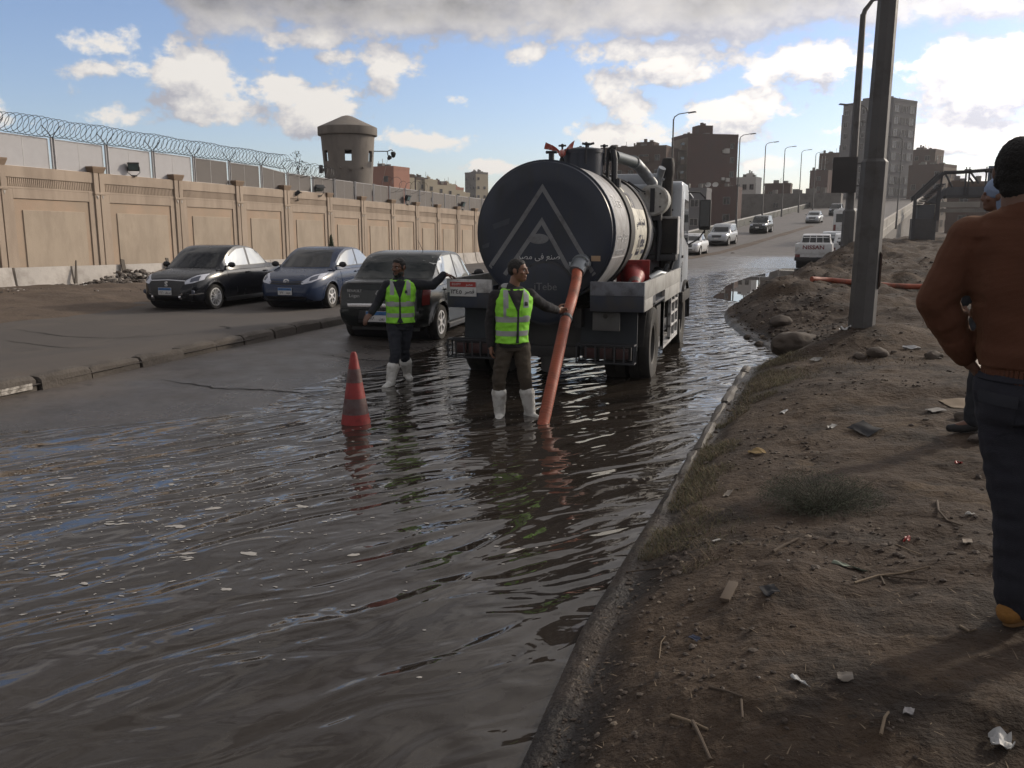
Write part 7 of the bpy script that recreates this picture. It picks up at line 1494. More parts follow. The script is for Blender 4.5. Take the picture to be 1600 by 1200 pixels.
def building(name, label, px0, px1, ytop, Y, rz, w, d, mat, front=(), side=(), hut=None, side_mat=None, fl=3.05, zb=-1.4, cat='building', group=None, parap=.6, seed=1, front_mat=None, x=None, extra=None):
    """w front width, d depth; front faces -y before turning, side faces +x; front/side = lists of (offset along the face, width, height, balcony?) repeated on every floor"""
    rr = random.Random(seed); pxc = (px0 + px1) / 2; X = at_px(pxc, Y) if x is None else x; fwd = Y * .94 / math.cos(0) ; dist = math.hypot(X, Y); dep = (Y * math.cos(R(16.9)) - X * math.sin(R(16.9))); yy = 600 - ytop; zt = CAM_Z + (yy * .98395 - 1350 * .17847) / (1350 * .98395 + yy * .17847) * dep
    t = thing(name, label, cat, (X, Y, zb), rz, group); H = zt - zb; b = MB(); b.bb(-w / 2, w / 2, -d / 2, d / 2, 0, H); b.build('walls', mat, t, smooth=0)
    if front_mat: b = MB(); b.bb(-w / 2, w / 2, -d / 2 - .06, -d / 2 + .1, 0, H - .2); b.build('facade', front_mat, t, smooth=0)
    if side_mat: b = MB(); b.bb(w / 2 - .1, w / 2 + .06, -d / 2, d / 2, 0, H - .2); b.build('facade', side_mat, t, smooth=0)
    b = MB()
    for (x0, x1, y0, y1) in ((-w / 2, w / 2, -d / 2, -d / 2 + .2), (-w / 2, w / 2, d / 2 - .2, d / 2), (-w / 2, -w / 2 + .2, -d / 2 + .2, d / 2 - .2), (w / 2 - .2, w / 2, -d / 2 + .2, d / 2 - .2)): b.bb(x0 - .04, x1 + .04, y0 - .04, y1 + .04, H + .002, H + parap)
    b.build('roof_parapet', mat, t, smooth=0)
    if hut:
        for (hx, hy, hw, hd, hh) in hut: b = MB(); b.bb(hx - hw / 2, hx + hw / 2, hy - hd / 2, hy + hd / 2, H, H + hh); b.bb(hx - hw * .2, hx - hw * .05, hy - .3, hy + .3, H + hh, H + hh + .8); b.bb(hx + hw * .12, hx + hw * .3, hy - .3, hy + .3, H + hh, H + hh + .5); b.build('roof_hut', mat, t, smooth=0)
    b = MB()
    for _ in range(int(2 + w * .5)):
        qx, qy = rr.uniform(-w * .42, w * .42), rr.uniform(-d * .45, d * .1); q = rr.random()
        if q < .4: b.tube([(qx, qy, H), (qx, qy, H + rr.uniform(1.2, 2.6))], .05, 4)
        elif q < .75: b.tube([(qx, qy, H + .2), (qx, qy, H + rr.uniform(1.0, 1.6))], rr.uniform(.35, .6), 8)
        else: b.bb(qx - .6, qx + .6, qy - .5, qy + .5, H, H + rr.uniform(.8, 1.4))
    prop(b.build('roof_clutter', M_frm, t, smooth=0), kind='stuff')
    nf = int((H - 1.2) / fl)
    for k in range(nf):
        z = H - 1.9 - k * fl
        if z < 1.5: break
        for (o, ww, hh, bal) in front:
            if rr.random() < .06: continue
            link_mesh('window', win_mesh(ww, hh, M_lfrm if mat is M_tower else M_frm), t, (o, -d / 2 - (.07 if front_mat else .0), z))
            if bal: link_mesh('balcony', balc_mesh(ww + .8, front_mat or mat), t, (o, -d / 2 - .06, z - hh / 2 - .1))
        for (o, ww, hh, bal) in side:
            if rr.random() < .06: continue
            link_mesh('window', win_mesh(ww, hh, M_lfrm if mat is M_tower else M_frm), t, (w / 2 + (.07 if side_mat else 0), o, z), (0, 0, R(90)))
            if bal: link_mesh('balcony', balc_mesh(ww + .8, side_mat or mat), t, (w / 2 + .06, o, z - hh / 2 - .1), (0, 0, R(90)))
    if extra: extra(t, H)
    return t
def tower_extra(t, H):
    b = MB()
    for x in (-4.8, -2.1, .2, 3.1, 6.4): b.bb(x - .4, x + .4, -5.9, -5.4, 0, H - 5.5)
    b.build('facade_ribs', M_tower, t, smooth=0); b = MB(); b.bb(-7.9, -7.3, -5.2, 5.2, 0, H - 2.2); b.build('side_wing', M_tower, t, smooth=0)
building('apartment_tower', 'tall pale grey apartment tower behind the big near street lamp', 1316, 1430, 164, 262, R(-38), 14.8, 11.0, M_tower, front=((-6.3, 1.1, 1.3, 0), (-3.3, .8, 1.5, 0), (-1.0, .8, 1.5, 0), (1.5, 1.1, 1.4, 0), (4.9, .9, 1.5, 0)), side=((-3.7, 2.3, 1.9, 0), (-.9, .7, 1.5, 0), (.7, .7, 1.5, 0), (3.5, 2.6, 1.9, 0)), hut=((-2.5, 0, 3.4, 3.4, 2.0),), extra=tower_extra, seed=3, x=at_px(1361, 262))  # wide side panes: shade of the balcony recesses painted as flat dark glass
def brick_extra(t, H):
    for (y, z, s) in ((3.2, H - 3.0, 1.0), (2.6, H - 3.1, .7), (2.5, H - 9, .6), (3.6, H - 9.2, .8)): b = MB(); b.box((4.75 + .35, y, z), (.6, s, s)); b.build('air_conditioner', M_whiteb, t, smooth=0)
building('brick_tower', 'dark red brick tower block with beige window side left of the second street lamp', 1046, 1145, 217, 205, R(-62), 9.5, 11.8, M_brick, front=((-3.6, .9, 1.2, 0), (-1.2, .8, 1.2, 0), (2.2, 2.2, 1.5, 1)), side=((4.6, .8, 1.1, 0),), front_mat=M_beige, hut=((1.0, -1.0, 3.6, 3.4, 2.6),), extra=brick_extra, seed=5)
building('brick_block', 'long dark brown brick apartment block rising behind the tanker hatch', 945, 1048, 236, 196, R(-8), 14.6, 10, M_brick2, front=((-5.6, 1.3, 1.2, 0), (-3.0, 1.0, 1.1, 0), (-.4, 1.0, 1.1, 0), (2.4, 2.0, 1.3, 1), (5.4, 1.0, 1.1, 0)), hut=((1.8, 0, 4.0, 4, 1.7), (-1.0, 0, 1.5, 2, .9)), seed=8)
building('white_house', 'small whitewashed house with dark windows between the second and third street lamps', 1150, 1180, 281, 235, R(-15), 5.6, 5, M_whiteb, front=((-1.8, .9, 1.2, 0), (0, .9, 1.2, 0), (1.8, .9, 1.2, 0)), hut=((.6, 0, 1.6, 1.6, 1.6),), seed=2)
building('low_brick_house', 'low square brick building below the fourth street lamp', 1195, 1231, 291, 215, R(-5), 5.8, 5, M_brick2, front=((-1.4, .9, 1.0, 0),), seed=2)
building('low_brick_house', 'wide low red brick house with satellite dishes right of the tanker mirror', 1092, 1150, 298, 168, R(-5), 7.6, 6, M_brick, front=((-1.9, .9, 1.1, 0), (1.9, 1.1, 1.2, 0)), seed=4, extra=lambda t, H: [MB().lathe([(.001, 0), (.35, .06), (.55, .2)], 14, T(x, -2.4, H + .9) @ rx(1.0), cap=False).build('satellite_dish', M_whiteb, t) for x in (-1.6, -.3)])
building('low_grey_house', 'low grey house with a barred window just right of the tanker cab', 1074, 1098, 300, 150, R(-5), 4.2, 5, M_tower, front=((.2, 1.2, 1.1, 0),), seed=4)
building('long_shed', 'long dark low shed running behind the guard rail of the ramp', 1150, 1294, 306, 182, R(-6), 21.5, 8, M_concd, front=((-8.6, 1.6, 1.0, 0), (-1, .9, .9, 0), (5, .9, .9, 0)), parap=.3, seed=6, fl=6)
building('brick_block', 'stepped brick block standing against the left side of the grey apartment tower', 1282, 1322, 243, 300, R(-20), 8.6, 9, M_brick2, front=((-2.6, 1.6, 1.3, 1), (0.4, 1.0, 1.2, 0), (2.8, 1.0, 1.2, 0)), hut=((2.2, 0, 3, 3, 3.0),), seed=7)
building('brick_block', 'lower brick annexe with white antennas left of the stepped brick block', 1272, 1290, 270, 290, R(-20), 5.5, 8, M_brick, front=((0, 1.0, 1.2, 0),), seed=7, extra=lambda t, H: [MB().tube([(x, 0, H), (x, 0, H + 5)], .07, 5).build('antenna', M_whiteb, t) for x in (-1.5, -.6, .4)])
building('brick_block', 'dark brick block rising right of the grey apartment tower', 1424, 1456, 238, 285, R(-25), 6.6, 8, M_brick2, front=((-1.8, .9, 1.2, 0), (1.2, 1.2, 1.2, 0)), side=((-2, 1.2, 1.3, 0), (2, 1.2, 1.3, 0)), hut=((-1.8, 0, 2, 3, 1.4),), seed=9)
building('beige_block', 'flat roofed beige brown block behind the footbridge stairs', 1420, 1479, 262, 250, R(-30), 8.6, 8.5, M_brick2, front=((-2.8, 1.0, 1.3, 0), (0, 1.0, 1.3, 0), (2.8, 1.0, 1.3, 0)), side=((-2.8, .9, 1.6, 0), (0, .9, 1.6, 0), (2.8, .9, 1.6, 0)), side_mat=M_beige, seed=10)
building('far_tower', 'square grey tower block on the skyline just left of the tanker', 727, 763, 272, 320, R(-32), 6.6, 6.0, M_concd, front=((-2, .8, .9, 0), (0, .8, .9, 0), (2, .8, .9, 0)), side=((-1.8, .8, .9, 0), (1.2, .8, .9, 0)), hut=((-1.2, 0, 2, 2, .9), (1.6, 0, 2.4, 2, .9)), seed=11, side_mat=M_cream, fl=3.3)
building('salmon_house', 'salmon pink house peeping over the fence right of the watchtower', 588, 632, 266, 165, R(-8), 6.0, 6, M_pinkb, front=((1.2, .8, 1.0, 0),), hut=((-1.2, 0, 1.2, 2, .6),), seed=12)
for i, (p0, p1, yt, Y, m, lab) in enumerate(((622, 640, 276, 190, M_brick2, 'small brown flat roofed house next to the salmon pink one'), (645, 664, 281, 230, M_brick2, 'brown house with rooftop hut, second in the far skyline row'), (664, 677, 284, 232, M_cream, 'cream house with rooftop hut in the middle of the far skyline row'), (678, 692, 288, 240, M_brick, 'brick house with rooftop hut, left of centre in the far row'), (693, 706, 291, 245, M_cream, 'cream sunlit house toward the right of the far skyline row'), (706, 718, 296, 250, M_pinkb, 'small pinkish house at the right end of the far row'), (716, 728, 304, 255, M_cream, 'lowest pale house beside the grey far tower'))):
    building('far_house', lab, p0, p1, yt, Y, R(-22), (p1 - p0) / 1350 * Y * 1.02, 5, m, front=((-.6, .7, .9, 0),), side=((0, .8, 1.0, 0),), hut=((0, 0, 1.7, 2, .8),), group='flats on the skyline beyond the wall', seed=20 + i, side_mat=M_cream if m is not M_cream else None)
# ------------------------------------------------------------------ steel footbridge with stairs on the right
def footbridge():
    Y = 62.; X = lambda px: at_px(px, Y); k = 1350 / (Y * math.cos(R(16.9)) - X(1480) * math.sin(R(16.9))); Z = lambda py: CAM_Z + (355 - py) / k; M_st = MAT('dark_bridge_steel', (.040, .040, .046), .6, var=.2, metal=.2); M_pn = MAT('grey_bridge_panel', (.075, .08, .09), .8, var=.15)
    t = thing('footbridge', 'dark steel footbridge with stair flight and lamp posts right of the ramp', 'footbridge', (0, 0, 0)); b = MB(); z0 = on_dirt(X(1442), Y) - .6
    b.bb(X(1424), X(1460), Y - .6, Y + .9, z0, Z(342)); b.build('pier', MAT('pier_concrete', (.060, .058, .060), .9, var=.15), t, bevel=.03); b = MB(); b.bb(X(1430), X(1456), Y - .5, Y + .8, Z(342), Z(321)); b.build('pier_panel', M_pn, t); b = MB(); b.bb(X(1422), X(1427), Y - .62, Y - .5, z0, Z(311)); b.bb(X(1457), X(1463), Y - .62, Y - .5, Z(345), Z(300)); b.build('column', M_st, t)
    for dy in (-.7, 1.0):
        b = MB(); b.add([(X(1424), Y + dy, Z(316)), (X(1424), Y + dy, Z(308)), (X(1462), Y + dy, Z(272)), (X(1467), Y + dy, Z(276)), (X(1424), Y + dy + .12, Z(316)), (X(1424), Y + dy + .12, Z(308)), (X(1462), Y + dy + .12, Z(272)), (X(1467), Y + dy + .12, Z(276))], [(0, 1, 2, 3), (7, 6, 5, 4), (0, 4, 5, 1), (1, 5, 6, 2), (2, 6, 7, 3), (3, 7, 4, 0)]); b.build('stair_rail', M_st, t, smooth=0)
        b = MB(); b.tube([(X(1464), Y + dy, Z(273)), (X(1500), Y + dy, Z(272.5)), (X(1600), Y + dy, Z(266))], .07, 6); b.build('top_rail', M_st, t)
    n = 12
    for i in range(n): f = i / n; b = MB(); b.box((X(1430 + 38 * f), Y + .15, Z(322 - 34 * f)), (.30, 1.5, .06)); b.build('step', M_st, t, smooth=0)
    b = MB(); b.add([(X(1445), Y - .5, Z(318)), (X(1472), Y - .5, Z(296)), (X(1472), Y - .5, Z(306)), (X(1458), Y - .5, Z(320)), (X(1445), Y + .8, Z(318)), (X(1472), Y + .8, Z(296)), (X(1472), Y + .8, Z(306)), (X(1458), Y + .8, Z(320))], [(0, 1, 2, 3), (7, 6, 5, 4), (0, 4, 5, 1), (1, 5, 6, 2), (2, 6, 7, 3), (3, 7, 4, 0)]); b.build('stair_soffit', M_pn, t, smooth=0)
    b = MB(); b.bb(X(1470), X(1620), Y - .6, Y + .9, Z(311), Z(307)); b.build('deck', M_st, t); b = MB(); b.bb(X(1472), X(1620), Y - .55, Y - .5, Z(307), Z(295)); b.build('deck_panel', M_pn, t); b = MB(); b.bb(X(1460), X(1560), Y + 4, Y + 4.4, Z(331), Z(325)); b.bb(X(1475), X(1560), Y + 6, Y + 6.4, Z(322), Z(313)); b.build('far_beam', M_par, t)
    for px in (1499, 1504, 1530, 1537): b = MB(); b.tube([(X(px), Y - .6, Z(308)), (X(px), Y - .6, Z(270))], .05, 6); b.ball((X(px), Y - .6, Z(272)), .14); b.tube([(X(px), Y - .6, Z(272)), (X(px), Y - .6, Z(266))], .03, 5); b.build('lamp_post', M_st, t)
    for (a, c, d, e) in ((1506, 274, 1520, 290), (1504, 281, 1512, 290), (1468, 276, 1480, 296), (1463, 274, 1462, 300)): b = MB(); b.tube([(X(a), Y - .55, Z(c)), (X(d), Y - .55, Z(e))], .06, 6); b.build('brace', M_st, t)
    b = MB(); b.bb(X(1545), X(1600), Y + 1.5, Y + 1.7, Z(330), Z(262)); b.build('blue_panel', MAT('blue_grey_panel', (.10, .13, .20), .8), t)
    return t
footbridge()
building('brick_block', 'low dark block seen under and behind the footbridge rail', 1486, 1540, 291, 150, R(-10), 6.5, 6, M_brick2, front=((-1, 1, 1.1, 0),), hut=((-2.3, 0, 1.2, 2, .9),), seed=14)

# ------------------------------------------------------------------ things lying on the dirt
F_ = 1350.
def pick(px, py, zf=dirt_z):
    """where the sight line through a photo pixel meets the ground"""
    c = cam.rotation_euler.to_matrix(); d = c @ Vector(((px - 800) / F_, (600 - py) / F_, -1)); d.normalize(); o = Vector((0, 0, CAM_Z)); s = 1.0; prev = s
    while s < 90:
        p = o + d * s
        if p.z < float(zf(p.x, p.y)):
            lo, hi = prev, s
            for _ in range(18):
                m = (lo + hi) / 2; p = o + d * m
                if p.z < float(zf(p.x, p.y)): hi = m
                else: lo = m
            return o + d * hi
        prev = s; s *= 1.015
    return o + d * s
M_rock = MAT('grey_brown_rock', (.080, .064, .052), .92, var=.25, scale=6, bump=.5, bscale=18, dirt=(.07, .055, .044), damt=.5)
M_pap = MAT('white_paper', (.36, .35, .33), .8, var=.06); M_bag = MAT('white_plastic_bag', (.38, .38, .38), .5, var=.08); M_card = MAT('tan_cardboard', (.19, .145, .10), .9, var=.15); M_redp = MAT('red_plastic', (.28, .025, .02), .45); M_wood = MAT('grey_brown_stick', (.085, .063, .046), .9, var=.25); M_straw = MAT('pale_straw', (.165, .125, .085), .9, var=.2); M_blk = MAT('black_cloth', (.014, .014, .017), .9)
p = pick(1243, 545); prop(link_mesh('boulder', rock_mesh('boulder', .36, 3, M_rock, 4, .55, .30), None, (p.x, p.y, p.z + .08), (0, 0, .4)), 'big dark boulder at the water edge left of the thick street lamp', 'boulder')
for i, (px, py, r, lab) in enumerate(((1168, 528, .075, 'small dark stone in the water left of the boulder, upper one'), (1187, 541, .09, 'dark stone at the waterline left of the boulder'), (1172, 543, .05, 'small stone in shallow water left of the boulder, lower one'), (1218, 508, .20, 'rounded dirty stone behind the boulder'), (1372, 556, .13, 'flat pale stone below the thick street lamp'), (1460, 560, .10, 'stone by the elbow of the orange sweater'), (1342, 560, .08, 'small stone at the foot of the lamp mound'), (1505, 655, .07, 'stone beside the hidden man shoe'), (1145, 405, .22, 'dark lump on the wet road before the pickup'), (1530, 690, .07, 'dark brown lump beside the foreground man leg'))):
    p = pick(px, py); prop(link_mesh('stone', rock_mesh('stone', r, 11 + i, M_rock, 3, .6, .35), None, (p.x, p.y, max(p.z, -.02) + r * .25), (0, 0, i)), lab, 'stone', 'stones at the water edge and on the dirt')
def sheet(name, label, cat, px, py, w, l, rz, mat, crumple=.2, lift=.008, group=None, taper=1.):
    p = pick(px, py); n, m = 7, 9; w *= .85; l *= .85; rr = random.Random(int(px * 3 + py)); vs = []; ox = rr.uniform(0, 9)
    for s in (1, -1):
        for i in range(n):
            for j in range(m):
                x = (i / (n - 1) - .5) * w * (1 - (1 - taper) * j / (m - 1)) + rr.uniform(-.04, .04) * w * (i in (0, n - 1)); y = (j / (m - 1) - .5) * l; z = crumple * min(w, l) * (mnoise.noise((x / w * 2.2 + ox, y / l * 2.6, ox)) + .4 * mnoise.noise((x / w * 6, y / l * 6 + ox, 1)))
                vs.append((x, y, z + lift + s * .0012))
    k = n * m; fs = []
    for i in range(n - 1):
        for j in range(m - 1): a = i * m + j; fs += [(a, a + m, a + m + 1, a + 1), (k + a, k + a + 1, k + a + m + 1, k + a + m)]
    rim = [i * m for i in range(n)] + [(n - 1) * m + j for j in range(1, m)] + [i * m + m - 1 for i in range(n - 2, -1, -1)] + [j for j in range(m - 2, 0, -1)]
    fs += [(rim[i], rim[(i + 1) % len(rim)], k + rim[(i + 1) % len(rim)], k + rim[i]) for i in range(len(rim))]
    b = MB(); b.add(vs, fs); e = .06; nx = on_dirt(p.x + e, p.y) - on_dirt(p.x - e, p.y); ny = on_dirt(p.x, p.y + e) - on_dirt(p.x, p.y - e); q = Vector((-nx, -ny, 2 * e)).to_track_quat('Z', 'Y').to_euler(); o = b.build(name, mat, None, (p.x, p.y, p.z + crumple * min(w, l) * .3), smooth=50); o.rotation_euler = (Vector((-nx, -ny, 2 * e)).to_track_quat('Z', 'Y') @ Euler((0, 0, rz)).to_quaternion()).to_euler(); return prop(o, label, cat, group)
G = 'litter scattered on the dirt'
sheet('paper_scrap', 'small white paper card lying near the kerb below the grass', 'litter', 1120, 846, .035, .055, .9, M_pap, .05, group=G)
sheet('plastic_strip', 'long white plastic strip in the lower middle of the dirt', 'litter', 1252, 1068, .028, .14, -.55, M_bag, .4, group=G, taper=.4)
sheet('paper_scrap', 'dull grey flat scrap right of the long white strip', 'litter', 1321, 1061, .07, .06, .3, MAT('grey_scrap', (.16, .14, .12), .9), .15, group=G)
sheet('leaf_scrap', 'green grey leaf shaped scrap beside the dry twigs', 'litter', 1330, 888, .07, .21, .9, MAT('green_grey_scrap', (.14, .165, .125), .7), .25, group=G, taper=.25)
sheet('cloth_scrap', 'black cloth scrap between plank and twigs', 'litter', 1203, 925, .12, .08, .3, M_blk, .15, group=G)
sheet('red_scrap', 'red plastic scrap curled up above the twigs', 'litter', 1417, 846, .028, .06, .2, M_redp, .7, group=G)
sheet('red_scrap', 'small bright red crumpled scrap near the jeans', 'litter', 1498, 725, .05, .045, 0, M_redp, .5, group=G)
sheet('cardboard', 'torn tan cardboard sheet lying behind the foreground man leg', 'litter', 1502, 632, .34, .28, .5, M_card, .06, group=G)
sheet('cardboard', 'grey board scrap in front of the torn cardboard', 'litter', 1462, 642, .18, .10, .2, MAT('grey_board', (.2, .19, .18), .9), .1, group=G)
sheet('paper_bag', 'yellowish crumpled paper near the grassy kerb', 'litter', 1183, 708, .16, .11, .3, MAT('ochre_paper', (.24, .165, .07), .9), .25, group=G)
sheet('plastic_bag', 'white crumpled plastic bag in the bottom right corner', 'litter', 1564, 1165, .07, .09, .3, M_bag, .7, group=G)
sheet('plastic_bag', 'white crumpled bag on the dirt left of the thick street lamp', 'litter', 1322, 514, .24, .18, .3, M_bag, .4, group=G)
sheet('plastic_bag', 'curved white plastic scrap right of the lamp mound', 'litter', 1424, 545, .24, .1, .2, M_bag, .4, group=G)
sheet('plastic_sheet', 'large white plastic sheet lying under the pickup tail', 'litter', 1284, 399, .9, .7, .2, M_bag, .25, group=G)
sheet('plastic_bag', 'white rag at the foot of the boulder', 'litter', 1275, 563, .22, .10, .2, MAT('dull_white_rag', (.30, .29, .27), .8), .3, group=G)
sheet('blue_scrap', 'dark blue scrap beside the muddy kerb', 'litter', 1086, 1000, .07, .03, .5, MAT('blue_scrap_paint', (.03, .04, .075), .7), .3, group=G)
sheet('grey_scrap', 'pale grey chip near the lower right shadow', 'litter', 1420, 1115, .05, .035, .5, MAT('pale_chip', (.24, .23, .23), .8), .2, group=G)
sheet('paper_scrap', 'dirty paper strip left of the dry shrub', 'litter', 1138, 773, .05, .10, 1.0, MAT('dirty_paper', (.22, .19, .16), .9), .3, group=G)
sheet('cloth_scrap', 'dark rag strip on the dirt above the shrub', 'litter', 1352, 672, .2, .26, 1.1, M_blk, .10, group=G)
sheet('paper_scrap', 'white scrap beside the dark rag strip', 'litter', 1300, 668, .05, .10, 1.2, M_pap, .4, group=G); sheet('paper_scrap', 'white scrap above the grass beside the kerb', 'litter', 1225, 645, .05, .11, .9, M_bag, .4, group=G); sheet('paper_scrap', 'white flake right of the shrub near the leg', 'litter', 1515, 805, .05, .045, .9, M_pap, .3, group=G); sheet('paper_scrap', 'pale flat chip right of the red scrap', 'litter', 1512, 848, .08, .05, .4, MAT('pale_stone_chip', (.25, .21, .17), .9), .1, group=G)
def stick(pts, r, lab, name='stick', mat=M_wood):
    r *= .7
    P = [pick(*q) for q in pts]; b = MB(); b.tube([p + Vector((0, 0, r * .9 + .004 * (i % 2))) for i, p in enumerate(P)], [r * (1 - .4 * i / len(P)) for i in range(len(P))], 7); return prop(b.build(name, mat, None), lab, 'stick', 'sticks on the dirt')
p0, p1 = pick(1132, 942), pick(1146, 914); d = (p1 - p0); b = MB(); b.box((0, 0, .012), (.045, d.length, .018)); prop(b.build('plank_piece', M_wood, None, (p0 + p1) / 2, (math.atan2(d.z, math.hypot(d.x, d.y)), 0, -math.atan2(d.x, d.y)), bevel=.003), 'short grey plank piece lying left of the black cloth', 'plank')
stick([(1208, 864), (1225, 855), (1248, 843)], .012, 'dark stick running up right of the plank piece'); stick([(1464, 784), (1466, 800), (1480, 815), (1503, 824)], .010, 'bent grey stick right of the dry shrub'); stick([(1335, 912), (1372, 902), (1410, 897), (1452, 888)], .008, 'longest pale twig beside the green grey scrap', mat=M_straw); stick([(1372, 900), (1405, 905), (1450, 908)], .007, 'lower twig of the dry twig bunch'); stick([(1376, 902), (1382, 916)], .007, 'short stub of the dry twig bunch'); stick([(1400, 852), (1420, 862), (1440, 868)], .006, 'thin straw below the curled red scrap', mat=M_straw)
stick([(1048, 1120), (1075, 1130), (1106, 1142)], .009, 'pale straw stalk at the bottom of the dirt, upper one', mat=M_straw); stick([(1082, 1130), (1092, 1152), (1110, 1190)], .011, 'brown dry stalk at the very bottom of the dirt'); stick([(1108, 1075), (1135, 1083), (1160, 1090)], .007, 'dark thin twig above the bottom stalks'); stick([(1158, 1095), (1160, 1125)], .007, 'upright lying twig right of the bottom stalks'); stick([(1376, 1150), (1382, 1125), (1388, 1115)], .008, 'pale stick near the lower right chip', mat=M_straw); stick([(1030, 1030), (1033, 1005), (1040, 995)], .004, 'thin straw beside the muddy kerb', mat=M_straw); stick([(978, 895), (1010, 892), (1045, 886)], .006, 'dark twig lying on the muddy kerb'); stick([(1500, 980), (1515, 990), (1525, 985)], .008, 'dry curled twig before the mustard shoe', mat=M_straw)
# small chips, pebbles, straw: far too many to count
pl = []
def xy_rand():
    y = 2.3 * (34 / 2.3) ** (random.random() ** 1.25); w_ = min(9, .75 * y + .6); x = float(shore(y)) + .02 + w_ * random.random() ** 1.15; return x, y
for _ in range(8500):
    x, y = xy_rand(); cl = .5 + 1.6 * float(fbm(x, y, 1.1, 2))
    if random.random() > cl: continue
    r = min(.06, .0026 * (1 + abs(random.gauss(0, 1.5))) * (1 + .22 * y)); pl.append((x, y, on_dirt(x, y) + r * .15, r, random.choice([0, 0, 0, 1, 1, 1, 1, 0, 0, 1, 2, 0, 1, 3 if r < .008 else 1])))
for _ in range(900):
    y = random.uniform(13.2, 30); x = float(shore(y)) + abs(random.gauss(0, .9)) + .02; r = random.uniform(.012, .045) * (1 + .6 * (random.random() < .1)); pl.append((x, y, on_dirt(x, y) + r * .1, r, random.choice([0, 1, 1, 1, 2])))
prop(join_rocks('gravel', pl, [M_rock, MAT('dark_clod', (.055, .042, .034), .95, var=.2), MAT('tan_chip', (.15, .12, .09), .9, var=.3), MAT('pale_flake', (.30, .28, .26), .8, var=.2)], 6, 5), kind='stuff')
def strands(name, n, place, mat, hl, wd, lean, kind='stuff', parent=None, seed=4):
    rr = random.Random(seed); V_ = []; F = []
    for _ in range(n):
        q = place(rr)
        if q is None: continue
        x, y, z = q; a = rr.uniform(0, 6.28); h = rr.uniform(*hl); l = rr.uniform(*lean) * h; w = wd * rr.uniform(.6, 1.3); dx, dy = math.cos(a), math.sin(a); k = len(V_)
        V_ += [(x - dy * w, y + dx * w, z), (x + dy * w, y - dx * w, z), (x + dx * l * .45 + dy * w * .7, y + dy * l * .45 - dx * w * .7, z + h * .6), (x + dx * l * .45 - dy * w * .7, y + dy * l * .45 + dx * w * .7, z + h * .6), (x + dx * l, y + dy * l, z + h * rr.uniform(.75, 1))]; F += [(k, k + 1, k + 2, k + 3), (k + 3, k + 2, k + 4)]
    me = bpy.data.meshes.new(name); me.from_pydata(V_, [], F); me.materials.append(mat); me.update(); o = link_mesh(name, me, parent); 
    return prop(o, kind=kind) if kind else o
M_gr = MAT('dry_green_grass', (.085, .080, .036), .9, var=.35, scale=9); M_gb = MAT('dead_brown_grass', (.135, .098, .058), .9, var=.3, scale=9)
def kerbgrass(rr):
    y = rr.uniform(4.3, 12.6); x = float(shore(y)) + .02 + abs(rr.gauss(0, .22)) + (.5 * rr.random() if y > 8.5 else 0)
    if float(fbm(x, y, 1.6, 2)) + .12 * math.exp(-(x - float(shore(y))) / .2) < .02: return None
    return x, y, on_dirt(x, y) - .004
strands('grass', 15000, kerbgrass, M_gr, (.012, .055), .0016, (.5, 1.8)); strands('dead_grass', 12000, kerbgrass, M_gb, (.01, .05), .0016, (.7, 2.2), seed=9)
strands('straw', 1500, lambda rr: (lambda x, y: (x, y, on_dirt(x, y)))(*xy_rand()), M_straw, (.002, .008), .0022, (4, 10), seed=11)
strands('dry_grass', 2500, lambda rr: (lambda x, y: (x, y, on_dirt(x, y)) if float(fbm(x, y, .9, 2)) > .08 else None)(rr.uniform(.6, 3.6), rr.uniform(9, 14)), M_gb, (.01, .05), .003, (1, 2.4), seed=12)
# the dry shrub
p = pick(1285, 800); sh = thing('dry_shrub', 'low grey green thorny shrub on the dirt in the right half', 'shrub', (p.x, p.y + .1, on_dirt(p.x, p.y + .1)))
b = MB(); rr = random.Random(5)
for _ in range(190):
    a = rr.uniform(0, 6.28); e = rr.uniform(.15, 1.25); l = rr.uniform(.10, .27); d = Vector((math.cos(a) * math.cos(e) * 1.25, math.sin(a) * math.cos(e), math.sin(e) * .85)); q = Vector((math.cos(a), math.sin(a), 0)) * rr.uniform(0, .10); pts = [q, q + d * l * .5 + Vector((0, 0, .01)), q + d * l]; b.tube(pts, [.0022, .0016, .0009], 4, cap=False)
    for _ in range(3): t_ = rr.uniform(.3, .95); m = q + d * l * t_; e2 = d + Vector((rr.uniform(-.8, .8), rr.uniform(-.8, .8), rr.uniform(-.2, .6))); b.tube([m, m + e2 * rr.uniform(.02, .07)], [.0013, .0006], 3, cap=False)
b.build('stems', MAT('grey_shrub_twig', (.085, .078, .062), .9, var=.2), sh); b = MB()
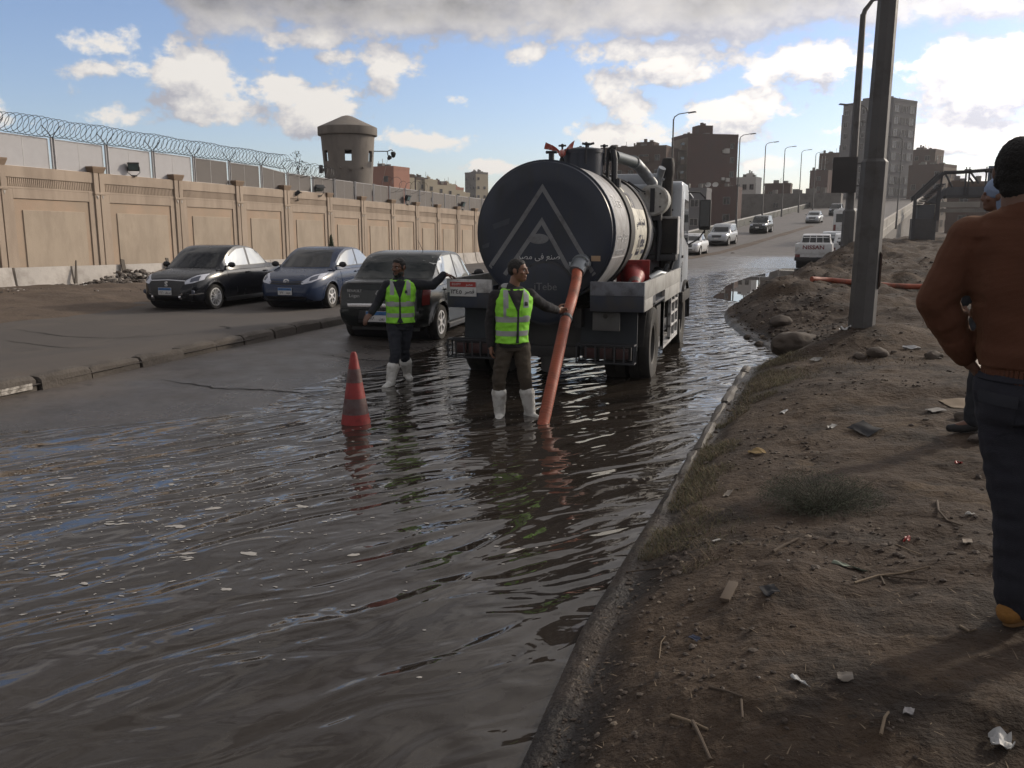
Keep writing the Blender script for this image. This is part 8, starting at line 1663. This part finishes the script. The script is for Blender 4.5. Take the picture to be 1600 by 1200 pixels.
for _ in range(8500):
    a = rr.uniform(0, 6.28); e = abs(rr.gauss(.35, .4)); l = .30 * rr.random() ** .55; c = Vector((math.cos(a) * math.cos(e) * 1.3 * l, math.sin(a) * math.cos(e) * l, math.sin(min(e, 1.4)) * .78 * l)); u_ = Vector((rr.uniform(-1, 1), rr.uniform(-1, 1), rr.uniform(-.3, 1))).normalized() * .013; w_ = u_.orthogonal().normalized() * .0022; b.add([c - w_, c + w_, c + u_], [(0, 1, 2)])
prop(b.build('foliage', MAT('grey_green_leaf', (.062, .070, .045), .9, var=.3, scale=20), sh, smooth=0), kind='stuff')
# second hose lying across the dirt beyond the post
P = [pick(1268, 440), pick(1300, 442), pick(1340, 446), pick(1400, 451), pick(1460, 452), pick(1540, 450)]; hose([tuple(q + Vector((0, 0, .06))) for q in P], .062, 'orange hose lying across the dirt behind the thick street lamp', ribs=False)

# strip of dirt between the wet lane and the ramp
P = [(-6.2, 44), (-5.6, 52), (-4.6, 62), (-2.4, 76), (.6, 92), (3.6, 108)]; ys = np.linspace(44, 108, 90); n = 9; xc = np.interp(ys, [p[1] for p in P], [p[0] for p in P]); Yq = np.repeat(ys[:, None], n, 1); wq = np.linspace(-1, 1, n)[None]; Xq = xc[:, None] + wq * (.45 + .25 * fbm(Yq * 0 + 2, Yq, .3, 3)); prop(link_mesh('dirt_strip', grid_mesh('dirt_strip', Xq, Yq, road_z(Xq, Yq) + .012 + .05 * (1 - wq ** 2) * (.5 + fbm(Xq, Yq, 1.5, 3)), M_verge)), kind='structure')
# ------------------------------------------------------------------ the dusty air
hm = bpy.data.materials.new('dusty_air'); hm.use_nodes = True; nt = hm.node_tree; nt.nodes.remove(nt.nodes['Principled BSDF']); pv = nt.nodes.new('ShaderNodeVolumePrincipled'); pv.inputs['Density'].default_value = .00028; pv.inputs['Color'].default_value = (.88, .90, .95, 1); pv.inputs['Anisotropy'].default_value = .35; nt.links.new(pv.outputs[0], [q for q in nt.nodes if q.type == 'OUTPUT_MATERIAL'][0].inputs['Volume'])
b = MB(); b.bb(-3200, 3200, -3200, 3700, -3.2, 75); prop(b.build('haze', hm, smooth=0), kind='stuff')
